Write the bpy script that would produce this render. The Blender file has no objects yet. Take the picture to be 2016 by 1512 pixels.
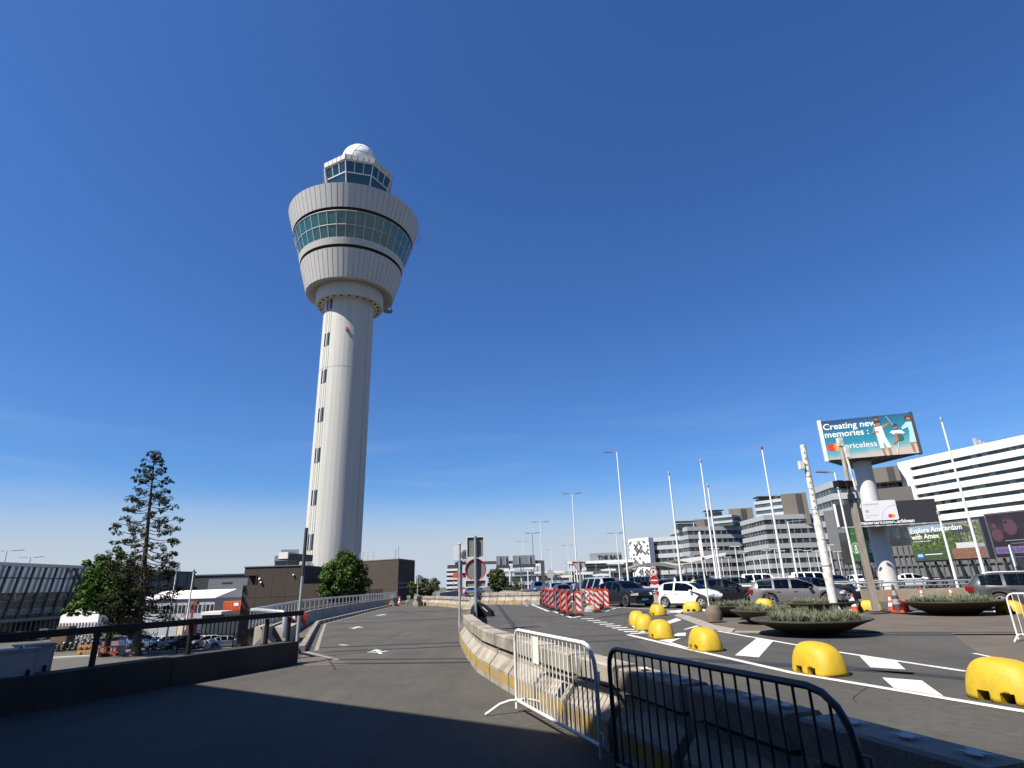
import bpy, bmesh, math, random
from mathutils import Vector, Matrix
S = bpy.context.scene
COL = S.collection
rnd = random.Random(7)
PI = math.pi
R_ = math.radians

# ------------------------------------------------------------ camera, sky, sun, exposure
W_, H_, CX, CY, FOC, EYE = 2016, 1512, 1008.0, 756.0, 1141.0, 1.62
PITCH, ROLL = R_(19.0325), R_(1.7845)
FW = Vector((0, math.cos(PITCH), math.sin(PITCH)))
U0 = Vector((0, -math.sin(PITCH), math.cos(PITCH)))
RT = Vector((1, 0, 0)) * math.cos(ROLL) - U0 * math.sin(ROLL)
UP = U0 * math.cos(ROLL) + Vector((1, 0, 0)) * math.sin(ROLL)
CAMP = Vector((0, 0, EYE))
cam = bpy.data.objects.new('camera', bpy.data.cameras.new('camera'))
COL.objects.link(cam)
m4 = Matrix((RT, UP, -FW)).transposed().to_4x4()
m4.translation = CAMP
cam.matrix_world = m4
cam.data.sensor_width = 36
cam.data.lens = FOC / W_ * 36
cam.data.clip_start = 0.05
cam.data.clip_end = 6000
S.camera = cam

SUN_EL = 52.0
SUN_AZ = (-0.828, -0.561)          # towards the sun
world = bpy.data.worlds.new('World')
S.world = world
world.use_nodes = True
nt = world.node_tree
nt.nodes.clear()
wo = nt.nodes.new('ShaderNodeOutputWorld')
bg = nt.nodes.new('ShaderNodeBackground')
sky = nt.nodes.new('ShaderNodeTexSky')
sky.sky_type = 'NISHITA'
sky.sun_disc = False
sky.sun_elevation = R_(SUN_EL)
sky.sun_rotation = math.atan2(SUN_AZ[0], SUN_AZ[1])
sky.altitude = 0
sky.air_density = 1.0
sky.dust_density = 0.6
sky.ozone_density = 3.0
hsv = nt.nodes.new('ShaderNodeHueSaturation')
hsv.inputs['Saturation'].default_value = 1.12
hsv.inputs['Hue'].default_value = 0.505
nt.links.new(sky.outputs[0], hsv.inputs['Color'])
# thin cirrus veils low in the sky
tc = nt.nodes.new('ShaderNodeTexCoord')
mp = nt.nodes.new('ShaderNodeMapping')
mp.inputs['Scale'].default_value = (1.2, 1.2, 14)
mp.inputs['Rotation'].default_value = (0.06, 0.05, 0.4)
nz = nt.nodes.new('ShaderNodeTexNoise')
nz.inputs['Scale'].default_value = 2.6
nz.inputs['Detail'].default_value = 7
nz.inputs['Roughness'].default_value = 0.55
nt.links.new(tc.outputs['Generated'], mp.inputs[0])
nt.links.new(mp.outputs[0], nz.inputs['Vector'])
rmp = nt.nodes.new('ShaderNodeMapRange')
rmp.inputs['From Min'].default_value = 0.5
rmp.inputs['From Max'].default_value = 0.85
rmp.inputs['To Max'].default_value = 0.24
nt.links.new(nz.outputs['Fac'], rmp.inputs['Value'])
sx = nt.nodes.new('ShaderNodeSeparateXYZ')
nt.links.new(tc.outputs['Generated'], sx.inputs[0])
lo = nt.nodes.new('ShaderNodeMapRange')
lo.inputs['From Min'].default_value = 0.33
lo.inputs['From Max'].default_value = 0.10
nt.links.new(sx.outputs['Z'], lo.inputs['Value'])
mu = nt.nodes.new('ShaderNodeMath')
mu.operation = 'MULTIPLY'
nt.links.new(rmp.outputs[0], mu.inputs[0])
nt.links.new(lo.outputs[0], mu.inputs[1])
mixc = nt.nodes.new('ShaderNodeMix')
mixc.data_type = 'RGBA'
mixc.inputs[7].default_value = (5.2, 6.2, 8.2, 1)
nt.links.new(mu.outputs[0], mixc.inputs[0])
tint = nt.nodes.new('ShaderNodeMix')
tint.data_type = 'RGBA'
tint.blend_type = 'MULTIPLY'
tint.inputs[0].default_value = 1.0
tint.inputs[7].default_value = (0.66, .975, 1.33, 1)
nt.links.new(hsv.outputs[0], tint.inputs[6])
nt.links.new(tint.outputs[2], mixc.inputs[6])
# pale lilac haze band along the horizon
hz = nt.nodes.new('ShaderNodeMapRange')
hz.interpolation_type = 'SMOOTHSTEP'
hz.inputs['From Min'].default_value = 0.165
hz.inputs['From Max'].default_value = 0.035
nt.links.new(sx.outputs['Z'], hz.inputs['Value'])
hmix = nt.nodes.new('ShaderNodeMix')
hmix.data_type = 'RGBA'
hmix.inputs[7].default_value = (5.0, 5.75, 6.7, 1)
nt.links.new(hz.outputs[0], hmix.inputs[0])
nt.links.new(mixc.outputs[2], hmix.inputs[6])
nt.links.new(hmix.outputs[2], bg.inputs[0])
bg.inputs[1].default_value = 0.050
nt.links.new(bg.outputs[0], wo.inputs[0])

sun = bpy.data.objects.new('sun', bpy.data.lights.new('sun', 'SUN'))
COL.objects.link(sun)
sun.data.energy = 5.0
sun.data.angle = R_(0.53)
sun.data.color = (1.0, 0.93, 0.82)
sd = Vector((-SUN_AZ[0] * math.cos(R_(SUN_EL)), -SUN_AZ[1] * math.cos(R_(SUN_EL)), -math.sin(R_(SUN_EL))))
sun.rotation_euler = sd.to_track_quat('-Z', 'Y').to_euler()
sun.location = (-40, -40, 60)
S.view_settings.view_transform = 'Standard'
S.view_settings.look = 'None'
S.view_settings.exposure = 1.1
S.view_settings.gamma = 1.0
S.cycles.max_bounces = 6
S.cycles.transparent_max_bounces = 12

# ------------------------------------------------------------ surveying: photograph pixel -> point in the place
def ray(px, py):
    return FW + RT * ((px - CX) / FOC) - UP * ((py - CY) / FOC)
def G(px, py, z=0.0):
    d = ray(px, py)
    return CAMP + d * ((z - EYE) / d.z)
def D(px, py, dist):
    d = ray(px, py)
    return CAMP + d * (dist / math.hypot(d.x, d.y))
def top_z(base, px, py):
    return D(px, py, math.hypot(base[0], base[1])).z

# ------------------------------------------------------------ materials
MATS = {}
def M(name, rgb, rough=0.7, metal=0.0, var=0.0, scale=2.0, bump=0.0, bscale=None, spec=0.5, fine=0.0, emit=0.0, coat=0.0, stretch=None, dark=None, dscale=0.6, damt=0.0, flat=False, streak=0.0):
    if name in MATS: return MATS[name]
    if metal < .5: rgb = tuple(c * .8 for c in rgb); dark = tuple(c * .8 for c in dark) if dark else None
    m = bpy.data.materials.new(name)
    m.use_nodes = True
    n = m.node_tree
    b = n.nodes['Principled BSDF']
    b.inputs['Base Color'].default_value = (*rgb, 1)
    b.inputs['Roughness'].default_value = rough
    b.inputs['Metallic'].default_value = metal
    b.inputs['Specular IOR Level'].default_value = spec
    if coat: 
        b.inputs['Coat Weight'].default_value = coat
        b.inputs['Coat Roughness'].default_value = 0.05
    if emit:
        b.inputs['Emission Color'].default_value = (*rgb, 1)
        b.inputs['Emission Strength'].default_value = emit
    if var or fine or bump or damt or streak:
        t = n.nodes.new('ShaderNodeTexCoord')
        g = n.nodes.new('ShaderNodeNewGeometry')
        vec = g.outputs['Position'] if flat else t.outputs['Object']
        if stretch:
            q = n.nodes.new('ShaderNodeMapping'); q.inputs['Scale'].default_value = stretch
            n.links.new(vec, q.inputs[0]); vec = q.outputs[0]
        def noise(sc, det=5):
            z = n.nodes.new('ShaderNodeTexNoise')
            z.inputs['Scale'].default_value = sc; z.inputs['Detail'].default_value = det; z.inputs['Roughness'].default_value = 0.6
            n.links.new(vec, z.inputs['Vector']); return z.outputs['Fac']
        cur = None
        def mul(fac, amt):
            r = n.nodes.new('ShaderNodeMapRange')
            r.inputs['From Min'].default_value = 0.25; r.inputs['From Max'].default_value = 0.75
            r.inputs['To Min'].default_value = 1 - amt; r.inputs['To Max'].default_value = 1 + amt
            n.links.new(fac, r.inputs['Value']); return r.outputs[0]
        facs = []
        if var: facs.append(mul(noise(scale), var))
        if fine: facs.append(mul(noise(scale * 24, 2), fine))
        if streak:
            vec0 = vec; q = n.nodes.new('ShaderNodeMapping'); q.inputs['Scale'].default_value = (1.5, .09, 1); q.inputs['Rotation'].default_value = (0, 0, .1)
            n.links.new(vec, q.inputs[0]); vec = q.outputs[0]; facs.append(mul(noise(1.3, 5), streak)); vec = vec0
        if facs:
            f = facs[0]
            for ff in facs[1:]:
                k = n.nodes.new('ShaderNodeMath'); k.operation = 'MULTIPLY'
                n.links.new(f, k.inputs[0]); n.links.new(ff, k.inputs[1]); f = k.outputs[0]
            x = n.nodes.new('ShaderNodeVectorMath'); x.operation = 'SCALE'
            x.inputs[0].default_value = rgb
            n.links.new(f, x.inputs['Scale']); cur = x.outputs[0]
        if damt and dark:
            z = noise(dscale, 8)
            r = n.nodes.new('ShaderNodeMapRange')
            r.inputs['From Min'].default_value = 0.46; r.inputs['From Max'].default_value = 0.66; r.inputs['To Max'].default_value = damt
            n.links.new(z, r.inputs['Value'])
            c = n.nodes.new('ShaderNodeMix'); c.data_type = 'RGBA'
            n.links.new(r.outputs[0], c.inputs[0])
            if cur: n.links.new(cur, c.inputs[6])
            else: c.inputs[6].default_value = (*rgb, 1)
            c.inputs[7].default_value = (*dark, 1)
            cur = c.outputs[2]
        if cur: n.links.new(cur, b.inputs['Base Color'])
        if bump:
            z = noise(bscale or scale * 12, 4)
            u = n.nodes.new('ShaderNodeBump'); u.inputs['Strength'].default_value = bump; u.inputs['Distance'].default_value = 0.03
            n.links.new(z, u.inputs['Height']); n.links.new(u.outputs[0], b.inputs['Normal'])
    MATS[name] = m
    return m
def glassy(name, tint, gloss=0.12, trans=0.3):
    """see-through tinted pane: transparent + mirror reflection by Fresnel"""
    m = bpy.data.materials.new(name); m.use_nodes = True
    n = m.node_tree; n.nodes.clear()
    o = n.nodes.new('ShaderNodeOutputMaterial'); mx = n.nodes.new('ShaderNodeMixShader')
    t = n.nodes.new('ShaderNodeBsdfTransparent'); t.inputs[0].default_value = (*tint, 1)
    g = n.nodes.new('ShaderNodeBsdfGlossy'); g.inputs[0].default_value = (0.62, 0.63, 0.63, 1); g.inputs[1].default_value = 0.02
    f = n.nodes.new('ShaderNodeFresnel'); f.inputs[0].default_value = 1.55
    n.links.new(f.outputs[0], mx.inputs[0]); n.links.new(t.outputs[0], mx.inputs[1]); n.links.new(g.outputs[0], mx.inputs[2])
    n.links.new(mx.outputs[0], o.inputs[0])
    MATS[name] = m
    return m

asphalt = M('asphalt_grey', (0.060, 0.056, 0.047), .92, var=.16, scale=.35, fine=.22, bump=.35, bscale=60, flat=True, dark=(.038, .036, .033), dscale=.5, damt=.7, streak=.2)
asphalt_d = M('asphalt_dark', (0.056, 0.053, 0.046), .92, var=.14, scale=.3, fine=.22, bump=.35, bscale=60, flat=True, dark=(.033, .033, .032), dscale=.45, damt=.7, streak=.2)
tar = M('tar_seal', (0.022, .022, .023), .7, var=.2, scale=3, flat=True)
low_asph = M('lower_asphalt', (0.075, .07, .062), .92, var=.2, scale=.1, fine=.1, flat=True)
paint_w = M('road_paint', (0.62, .61, .58), .75, var=.10, scale=2, flat=True, fine=.1, dark=(.28, .27, .25), dscale=2.2, damt=.4)
paving = M('brown_paving', (0.098, .080, .061), .9, var=.2, scale=1.2, fine=.2, bump=.3, bscale=30, flat=True, dark=(.06, .047, .036), dscale=.5, damt=.6)
kerbm = M('kerb_stone', (0.23, .21, .18), .85, var=.18, scale=2, fine=.12, flat=True, dark=(.15, .14, .13), dscale=1.3, damt=.5)
conc = M('weathered_concrete', (0.31, .278, .23), .9, var=.25, scale=2.2, fine=.18, bump=.4, bscale=40, dark=(.11, .095, .075), dscale=1.9, damt=.75, flat=True)
conc_l = M('pale_concrete', (0.30, .285, .255), .88, var=.15, scale=1.5, fine=.1, bump=.2, bscale=30, dark=(.17, .16, .14), dscale=.9, damt=.6, flat=True)
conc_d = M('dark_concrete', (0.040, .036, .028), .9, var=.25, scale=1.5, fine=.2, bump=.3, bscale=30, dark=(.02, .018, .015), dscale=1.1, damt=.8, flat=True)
yel_band = M('faded_yellow_paint', (0.36, .23, .03), .8, var=.2, scale=3, fine=.15, flat=True, dark=(.24, .205, .16), dscale=1.1, damt=1.0)
yellow = M('yellow_plastic', (0.50, .34, .010), .6, var=.12, scale=3, fine=.2, bump=.14, bscale=110, dark=(.26, .18, .02), dscale=3.5, damt=.4)
black = M('black_paint', (0.010, .010, .011), .6, var=.1, scale=4, spec=.2)
blackm = M('matt_black', (0.02, .02, .02), .85)
galv = M('galvanised_steel', (0.42, .44, .45), .45, .75, var=.15, scale=5)
galv_f = M('dull_galvanised', (0.36, .38, .39), .6, .35, var=.15, scale=5)
white_p = M('white_paint', (0.72, .72, .70), .5, var=.06, scale=3)
white_worn = M('worn_white_paint', (0.66, .65, .60), .6, var=.08, scale=4, dark=(.22, .2, .16), dscale=4.5, damt=.55)
fence_w = M('white_tube_paint', (0.74, .74, .72), .42, var=.05, scale=6, dark=(.4, .37, .33), dscale=9, damt=.35)
fence_b = M('dark_tube_paint', (0.05, .058, .07), .4, var=.1, scale=6)
red = M('signal_red', (0.40, .015, .017), .5, var=.1, scale=4)
redor = M('red_plastic', (0.70, .07, .02), .5, var=.1, scale=4)
refl_w = M('reflective_white', (0.68, .67, .66), .5)
rubber = M('black_rubber', (0.022, .022, .022), .8, var=.2, scale=6)
wood = M('weathered_wood', (0.24, .215, .18), .85, var=.3, scale=3, stretch=(6, 6, .6), fine=.2, bump=.3)
bowlm = M('bronze_planter', (0.055, .047, .030), .55, .0, var=.2, scale=2.5, fine=.15)
soil = M('planter_soil', (0.05, .04, .03), .95, var=.3, scale=6)
leaf_a = M('leaf_fresh', (0.04, .075, .012), .6, spec=.12, var=.45, scale=.9, flat=True)
leaf_b = M('leaf_mid', (0.044, .078, .013), .6, spec=.12, var=.45, scale=.8, flat=True)
leaf_c = M('leaf_conifer', (0.030, .035, .012), .75, spec=.12, var=.4, scale=.9, flat=True)
leaf_d = M('leaf_bright', (0.052, .105, .012), .6, spec=.12, var=.4, scale=.7, flat=True)
leaf_o = M('leaf_olive', (0.062, .078, .022), .65, spec=.12, var=.4, scale=1.2, flat=True)
grassm = M('grey_green_grass', (0.19, .21, .135), .9, spec=.12, var=.35, scale=3, flat=True)
bark = M('bark', (0.075, .055, .038), .95, var=.3, scale=2, stretch=(4, 4, .5), bump=.6)
steel_d = M('dark_steel', (0.07, .075, .085), .5, .3)

# ------------------------------------------------------------ mesh building
class Fr:
    """a frame: u along, v up, w out"""
    def __init__(s, o, u, v=(0, 0, 1), w=None):
        s.o = Vector(o); s.u = Vector(u).normalized(); s.v = Vector(v).normalized()
        s.w = Vector(w).normalized() if w else s.u.cross(s.v).normalized()
    def p(s, a, b, c=0): return s.o + s.u * a + s.v * b + s.w * c
ID = Fr((0, 0, 0), (1, 0, 0), (0, 0, 1), (0, -1, 0))
def facade(A, B, z):
    """frame along A->B at height z with w pointing to the right-hand side of A->B (towards us when A is left)"""
    A = Vector((A[0], A[1], z)); B = Vector((B[0], B[1], z))
    return Fr(A, B - A, (0, 0, 1)), (B - A).length

ROOT = {}
class MB:
    def __init__(s): s.v = []; s.f = []; s.mi = 0; s.fm = []; s.sm = []
    def add(s, vs, fs, smooth=False):
        b = len(s.v); s.v += [tuple(x) for x in vs]
        for f in fs: s.f.append([i + b for i in f]); s.fm.append(s.mi); s.sm.append(smooth)
        return s
    def fbox(s, F, u0, u1, v0, v1, w0, w1):
        P = [F.p(a, b, c) for a in (u0, u1) for b in (v0, v1) for c in (w0, w1)]
        return s.add(P, [(0, 1, 3, 2), (4, 6, 7, 5), (0, 4, 5, 1), (2, 3, 7, 6), (0, 2, 6, 4), (1, 5, 7, 3)])
    def box(s, c, d, rz=0):
        F = Fr(c, (math.cos(rz), math.sin(rz), 0), (0, 0, 1))
        return s.fbox(F, -d[0] / 2, d[0] / 2, -d[2] / 2, d[2] / 2, -d[1] / 2, d[1] / 2)
    def bar(s, a, b, w, h=None, up=(0, 0, 1)):
        a = Vector(a); b = Vector(b); u = (b - a); L = u.length
        if L < 1e-6: return s
        u.normalize(); up = Vector(up)
        if abs(u.dot(up)) > .98: up = Vector((0, 1, 0))
        w_ = u.cross(up).normalized(); v = w_.cross(u).normalized(); h = h or w
        return s.fbox(Fr(a, u, v, w_), 0, L, -h / 2, h / 2, -w / 2, w / 2)
    def tube(s, pts, r, n=8, caps=True):
        pts = [Vector(p) for p in pts]; k = len(pts)
        rr = r if isinstance(r, (list, tuple)) else [r] * k
        vs = []; fs = []; prev = None
        for i, p in enumerate(pts):
            t = (pts[min(i + 1, k - 1)] - pts[max(i - 1, 0)]).normalized()
            if prev is None:
                a = Vector((0, 0, 1)) if abs(t.z) < .9 else Vector((1, 0, 0))
                x = t.cross(a).normalized()
            else: x = (prev - t * prev.dot(t)).normalized()
            prev = x; y = t.cross(x)
            for j in range(n):
                an = 2 * PI * j / n
                vs.append(p + (x * math.cos(an) + y * math.sin(an)) * rr[i])
        for i in range(k - 1):
            for j in range(n):
                a = i * n + j; b = i * n + (j + 1) % n
                fs.append((a, b, b + n, a + n))
        s.add(vs, fs, True)
        if caps: s.add(vs[:n], [tuple(range(n))[::-1]]); s.add(vs[-n:], [tuple(range(n))])
        return s
    def lathe(s, prof, n=24, c=(0, 0, 0), a0=0, a1=2 * PI, smooth=True, capb=False, capt=False, rot=0):
        full = abs(a1 - a0 - 2 * PI) < 1e-6; m = n if full else n + 1
        # start a new strip wherever the profile turns sharply, so that shading breaks there
        for i in range(1, len(prof) - 1):
            (a, b), (c_, d_), (e, f) = prof[i - 1:i + 2]
            if abs(math.atan2(d_ - b, c_ - a) - math.atan2(f - d_, e - c_)) > .5:
                s.lathe(prof[:i + 1], n, c, a0, a1, smooth, capb, False, rot); return s.lathe(prof[i:], n, c, a0, a1, smooth, False, capt, rot)
        vs = []; fs = []
        for r, z in prof:
            for j in range(m):
                a = a0 + (a1 - a0) * j / n + rot
                vs.append((c[0] + r * math.cos(a), c[1] + r * math.sin(a), c[2] + z))
        for i in range(len(prof) - 1):
            for j in range(n):
                a = i * m + j; b = i * m + (j + 1) % m
                fs.append((a, b, b + m, a + m))
        s.add(vs, fs, smooth)
        if capb: s.add(vs[:m], [tuple(range(m))[::-1]])
        if capt: s.add(vs[-m:], [tuple(range(m))])
        return s
    def prism(s, pts, z0, z1):
        n = len(pts)
        vs = [(p[0], p[1], z0) for p in pts] + [(p[0], p[1], z1) for p in pts]
        return s.add(vs, [tuple(range(n))[::-1], tuple(range(n, 2 * n))] + [(i, (i + 1) % n, (i + 1) % n + n, i + n) for i in range(n)])
    def fprism(s, F, poly, w0, w1):
        """polygon in the u-v plane of frame F extruded along w"""
        n = len(poly)
        vs = [F.p(a, b, w0) for a, b in poly] + [F.p(a, b, w1) for a, b in poly]
        return s.add(vs, [tuple(range(n))[::-1], tuple(range(n, 2 * n))] + [(i, (i + 1) % n, (i + 1) % n + n, i + n) for i in range(n)])
    def poly(s, pts): return s.add(pts, [tuple(range(len(pts)))])
    def blob(s, c, r, n=10, sq=1.0, smooth=True):
        prof = [(max(1e-4, r * math.cos(a)), r * sq * math.sin(a)) for a in [(-PI / 2 + PI * i / n) for i in range(n + 1)]]
        return s.lathe(prof, 14 if n < 20 else 48, c, smooth=smooth)
    def build(s, name, mats, parent=None, kind=None):
        if not isinstance(mats, (list, tuple)): mats = [mats]
        me = bpy.data.meshes.new(name)
        off = ROOT.get(parent.name, None) if parent else None
        vs = s.v if off is None else [(a - off[0], b - off[1], c - off[2]) for a, b, c in s.v]
        me.from_pydata(vs, [], s.f)
        for m in mats: me.materials.append(m)
        me.polygons.foreach_set('material_index', s.fm)
        me.polygons.foreach_set('use_smooth', s.sm)
        me.update()
        bm = bmesh.new(); bm.from_mesh(me); bmesh.ops.recalc_face_normals(bm, faces=bm.faces) if len(s.f) < 4000 else None; bm.to_mesh(me); bm.free()
        o = bpy.data.objects.new(name, me); COL.objects.link(o)
        if parent: o.parent = parent
        if off is not None: ROOT[o.name] = off
        if kind: o['kind'] = kind
        return o
def tag(o, label, cat, group=None):
    o['label'] = label; o['category'] = cat
    if group: o['group'] = group
    return o
def thing(name, label, cat, loc=(0, 0, 0), group=None, world=True, rz=0):
    o = bpy.data.objects.new(name, None); COL.objects.link(o)
    o.location = loc; o.rotation_euler = (0, 0, rz); o.empty_display_size = .3
    if world: ROOT[o.name] = tuple(loc)
    return tag(o, label, cat, group)
def dup(root, loc, rz=0, label=None, group=None, sc=None):
    def rec(o, par):
        c = o.copy(); COL.objects.link(c)
        if par: c.parent = par
        for ch in list(o.children): rec(ch, c)
        return c
    r = rec(root, None)
    r.location = loc; r.rotation_euler = (0, 0, rz)
    if sc: r.scale = sc if isinstance(sc, (tuple, list)) else (sc, sc, sc)
    if label: r['label'] = label
    if group: r['group'] = group
    return r
def place(proto, used, *a, **k):
    """first call moves the prototype, later ones copy it"""
    if not used:
        used.append(1)
        loc, rz = a[0], (a[1] if len(a) > 1 else 0)
        proto.location = loc; proto.rotation_euler = (0, 0, rz)
        if k.get('label'): proto['label'] = k['label']
        if k.get('group'): proto['group'] = k['group']
        sc = k.get('sc')
        if sc: proto.scale = sc if isinstance(sc, (tuple, list)) else (sc, sc, sc)
        return proto
    return dup(proto, *a, **k)
ORD = ['first', 'second', 'third', 'fourth', 'fifth', 'sixth', 'seventh', 'eighth', 'ninth', 'tenth', 'eleventh', 'twelfth', 'thirteenth', 'fourteenth', 'fifteenth', 'sixteenth', 'seventeenth', 'eighteenth', 'nineteenth', 'twentieth', 'twenty-first', 'twenty-second', 'twenty-third', 'twenty-fourth', 'twenty-fifth', 'twenty-sixth', 'twenty-seventh', 'twenty-eighth', 'twenty-ninth', 'thirtieth']
def text_mb(s, size, F, mb, bold=.0, align='LEFT', depth=.01, slant=0, sx=1.0):
    """letters of the built-in font laid into frame F"""
    c = bpy.data.curves.new('t', 'FONT'); c.body = s; c.size = size; c.offset = bold * size; c.align_x = align; c.resolution_u = 3; c.shear = slant
    o = bpy.data.objects.new('t', c); COL.objects.link(o)
    dg = bpy.context.evaluated_depsgraph_get()
    me = bpy.data.meshes.new_from_object(o.evaluated_get(dg))
    b = len(mb.v)
    mb.v += [tuple(F.p(v.co.x * sx, v.co.y, depth)) for v in me.vertices]
    for p in me.polygons: mb.f.append([i + b for i in p.vertices]); mb.fm.append(mb.mi); mb.sm.append(False)
    bpy.data.objects.remove(o); bpy.data.curves.remove(c); bpy.data.meshes.remove(me)
    return mb
def disc(mb, F, cu, cv, r, w, n=24, r2=None):
    mb.poly([F.p(cu + r * math.cos(2 * PI * i / n), cv + (r2 or r) * math.sin(2 * PI * i / n), w) for i in range(n)]); return mb
# ------------------------------------------------------------ the setting
LOW = -4.7
def path_pts(pxs, z=0): return [G(x, y, z) for x, y in pxs]
g = MB(); g.poly([(-2500, -400, LOW), (2500, -400, LOW), (2500, 3000, LOW), (-2500, 3000, LOW)])
g.build('lower_ground', low_asph, kind='structure')
wallA, wallB = G(0, 1412), G(585, 1308)
wu = (wallB - wallA).normalized(); wn = Vector((-wu.y, wu.x, 0))      # wn: outwards, to the left
def wl(t, off=0, z=0): p = wallB - wu * t + wn * off; return Vector((p.x, p.y, z))
jw = path_pts([(561, 1241), (599, 1226), (680, 1207), (760, 1191.5), (786, 1184)], .05)
jend = G(509, 1201, 1.12)
deck = [wl(40, 3), wl(0.2, 3), Vector((jend.x - .4, jend.y - 3, 0)), Vector((jend.x - .4, jend.y, 0)), jw[1] + Vector((-.5, 0, 0)), jw[2] + Vector((-.5, 0, 0)), jw[3] + Vector((-.5, 0, 0)),
        jw[4] + Vector((-.5, 0, 0)), Vector((-15.5, 110, 0)), Vector((-20, 200, 0)), Vector((12, 220, 0)), Vector((9, 110, 0)), Vector((8.4, 60, 0)), G(1250, 1185) + Vector((0, .6, 0)), G(1400, 1190) + Vector((0, .6, 0)),
        G(1700, 1185) + Vector((0, .6, 0)), G(1900, 1180) + Vector((0, .6, 0)), Vector((60, 31, 0)), Vector((90, 10, 0)), Vector((60, -60, 0)), Vector((-30, -60, 0))]
g = MB(); g.prism([(p.x, p.y) for p in deck], -1.1, 0.0)
g.build('elevated_road_deck', asphalt, kind='structure')
# right carriageway: a darker wearing course laid 4 mm proud
rb = path_pts([(905, 1265), (915, 1290), (940, 1325), (975, 1347), (1005, 1365), (1075, 1415), (1185, 1475)])
rb = [G(925, 1200)] + [Vector((-2.5, 30, 0))] + rb
rb = rb[:7] + [Vector((.55, 7.75, 0)), Vector((1.15, 5.7, 0)), Vector((1.75, 3.7, 0)), Vector((2.3, 1.85, 0)), Vector((2.85, 0, 0)), Vector((3.5, -2.2, 0))]
rr = [p + Vector((.3, 0, 0)) for p in rb]
rp = [Vector((-3.2, 52.5, 0)), Vector((-3, 44, 0))] + rr[1:] + [Vector((30, -12, 0)), Vector((55, 30, 0)), G(1900, 1182), G(1700, 1187), G(1400, 1192), G(1250, 1188), Vector((8, 60, 0)), Vector((8, 105, 0)), Vector((-1, 105, 0)), Vector((0.5, 52.5, 0))]
g = MB(); g.poly([(p.x, p.y, .004) for p in rp]); g.build('right_carriageway', asphalt_d, kind='structure')
# expansion joints and tar seams
def strip(mb, pts, w, z=.008):
    for i in range(len(pts) - 1):
        a, b = Vector(pts[i]), Vector(pts[i + 1]); d = (b - a).normalized(); n = Vector((-d.y, d.x, 0)) * w / 2
        mb.poly([(*(a - n).xy, z), (*(b - n).xy, z), (*(b + n).xy, z), (*(a + n).xy, z)])
j = MB()
for a, b, w in (((610, 1276), (905, 1265), .17), ((640, 1284), (908, 1272), .12), ((655, 1229), (903, 1217), .3), ((764, 1206), (902, 1202), .4), ((650, 1299), (922, 1297), .12), ((655, 1307), (935, 1304), .18),
                ((1119, 1255), (1280, 1247), .16), ((1139, 1265), (1290, 1258), .2), ((1240, 1291), (1560, 1309), .3), ((1380, 1302), (1800, 1327), .22), ((1640, 1312), (1912, 1338), .3), ((968, 1172), (990, 1205), .28), ((990, 1205), (1016, 1238), .22),
                ((950, 1216), (1110, 1213), .22), ((1440, 1250), (2040, 1250), .35), ((645, 1296), (660, 1318), .05), ((780, 1203), (830, 1212), .06), ((1180, 1216), (1275, 1204), .5), ((1235, 1216), (1300, 1208), .35)):
    strip(j, [G(*a), G(*b)], w)
j.build('tar_joints', tar, kind='structure')
# left pavement with kerb
kin = path_pts([(600, 1283), (614, 1255), (628, 1229), (700, 1211), (765, 1195), (800, 1188)])
pv = [Vector((p.x, p.y, 0)) for p in kin]
outer = [Vector((p.x, p.y, 0)) for p in (jw[4], jw[3], jw[2], jw[1], jw[0])]
ko = []
for i, p in enumerate(pv):
    d = (pv[min(i + 1, len(pv) - 1)] - pv[max(i - 1, 0)]).normalized(); n = Vector((-d.y, d.x, 0))
    ko.append(p + (n if n.x < 0 else -n) * .17)
pp = ko + outer + [Vector((-7.4, 19.6, 0)), Vector((-5.6, 15.2, 0))]
g = MB(); g.prism([(p.x, p.y) for p in pp], .002, .11); g.build('left_pavement', paving, kind='structure')
g = MB(); fl_ = [(*G(x, y).xy, .006) for x, y in ((600, 1284), (664, 1299), (690, 1309), (600, 1312), (588, 1300))]; g.poly(fl_); g.build('pavement_corner', paving, kind='structure')
g = MB(); strip(g, [G(602, 1284), G(664, 1299.5)], .14, .012); g.build('corner_kerb', kerbm, kind='structure')
g = MB()
for i in range(len(pv) - 1):
    a, b, c, d = pv[i], pv[i + 1], ko[i + 1], ko[i]
    L = (b - a).length; k = max(1, int(L / 1.0))
    for q in range(k):
        t0, t1 = q / k + .006, (q + 1) / k - .006
        g.prism([tuple(a.lerp(b, t0).xy), tuple(a.lerp(b, t1).xy), tuple(d.lerp(c, t1).xy), tuple(d.lerp(c, t0).xy)], .001, .155)
g.build('left_kerb', kerbm, kind='structure')
g = MB(); ln = []
for i, p in enumerate(pv):
    ln.append(p + (p - ko[i]).normalized() * .30)
strip(g, ln, .12, .010); g.build('gutter_line', kerbm, kind='structure')
# traffic island: brown paving with a sloping kerb
isl = path_pts([(1327, 1212), (1340, 1217), (1365, 1227), (1395, 1238), (1440, 1246)])
isl += [G(1700, 1246), G(2060, 1246), G(2080, 1205), G(1990, 1207), G(1700, 1207), G(1500, 1207), G(1400, 1205), G(1345, 1207)]
isl = [Vector((p.x, p.y, 0)) for p in isl]
cen = sum(isl, Vector()) / len(isl)
inn = [p + (cen - p).normalized() * (.35 if i < 5 else .0) for i, p in enumerate(isl)]
g = MB(); g.prism([tuple(p.xy) for p in inn], .006, .03); g.build('island_paving', paving, kind='structure')
g = MB(); n = len(isl)
for i in range(n):
    a, b, c, d = isl[i], isl[(i + 1) % n], inn[(i + 1) % n], inn[i]; zk = .10 if i < 4 or i == n - 1 else .034
    g.poly([(*a.xy, .005), (*b.xy, .005), (*c.xy, zk), (*d.xy, zk)])
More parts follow.
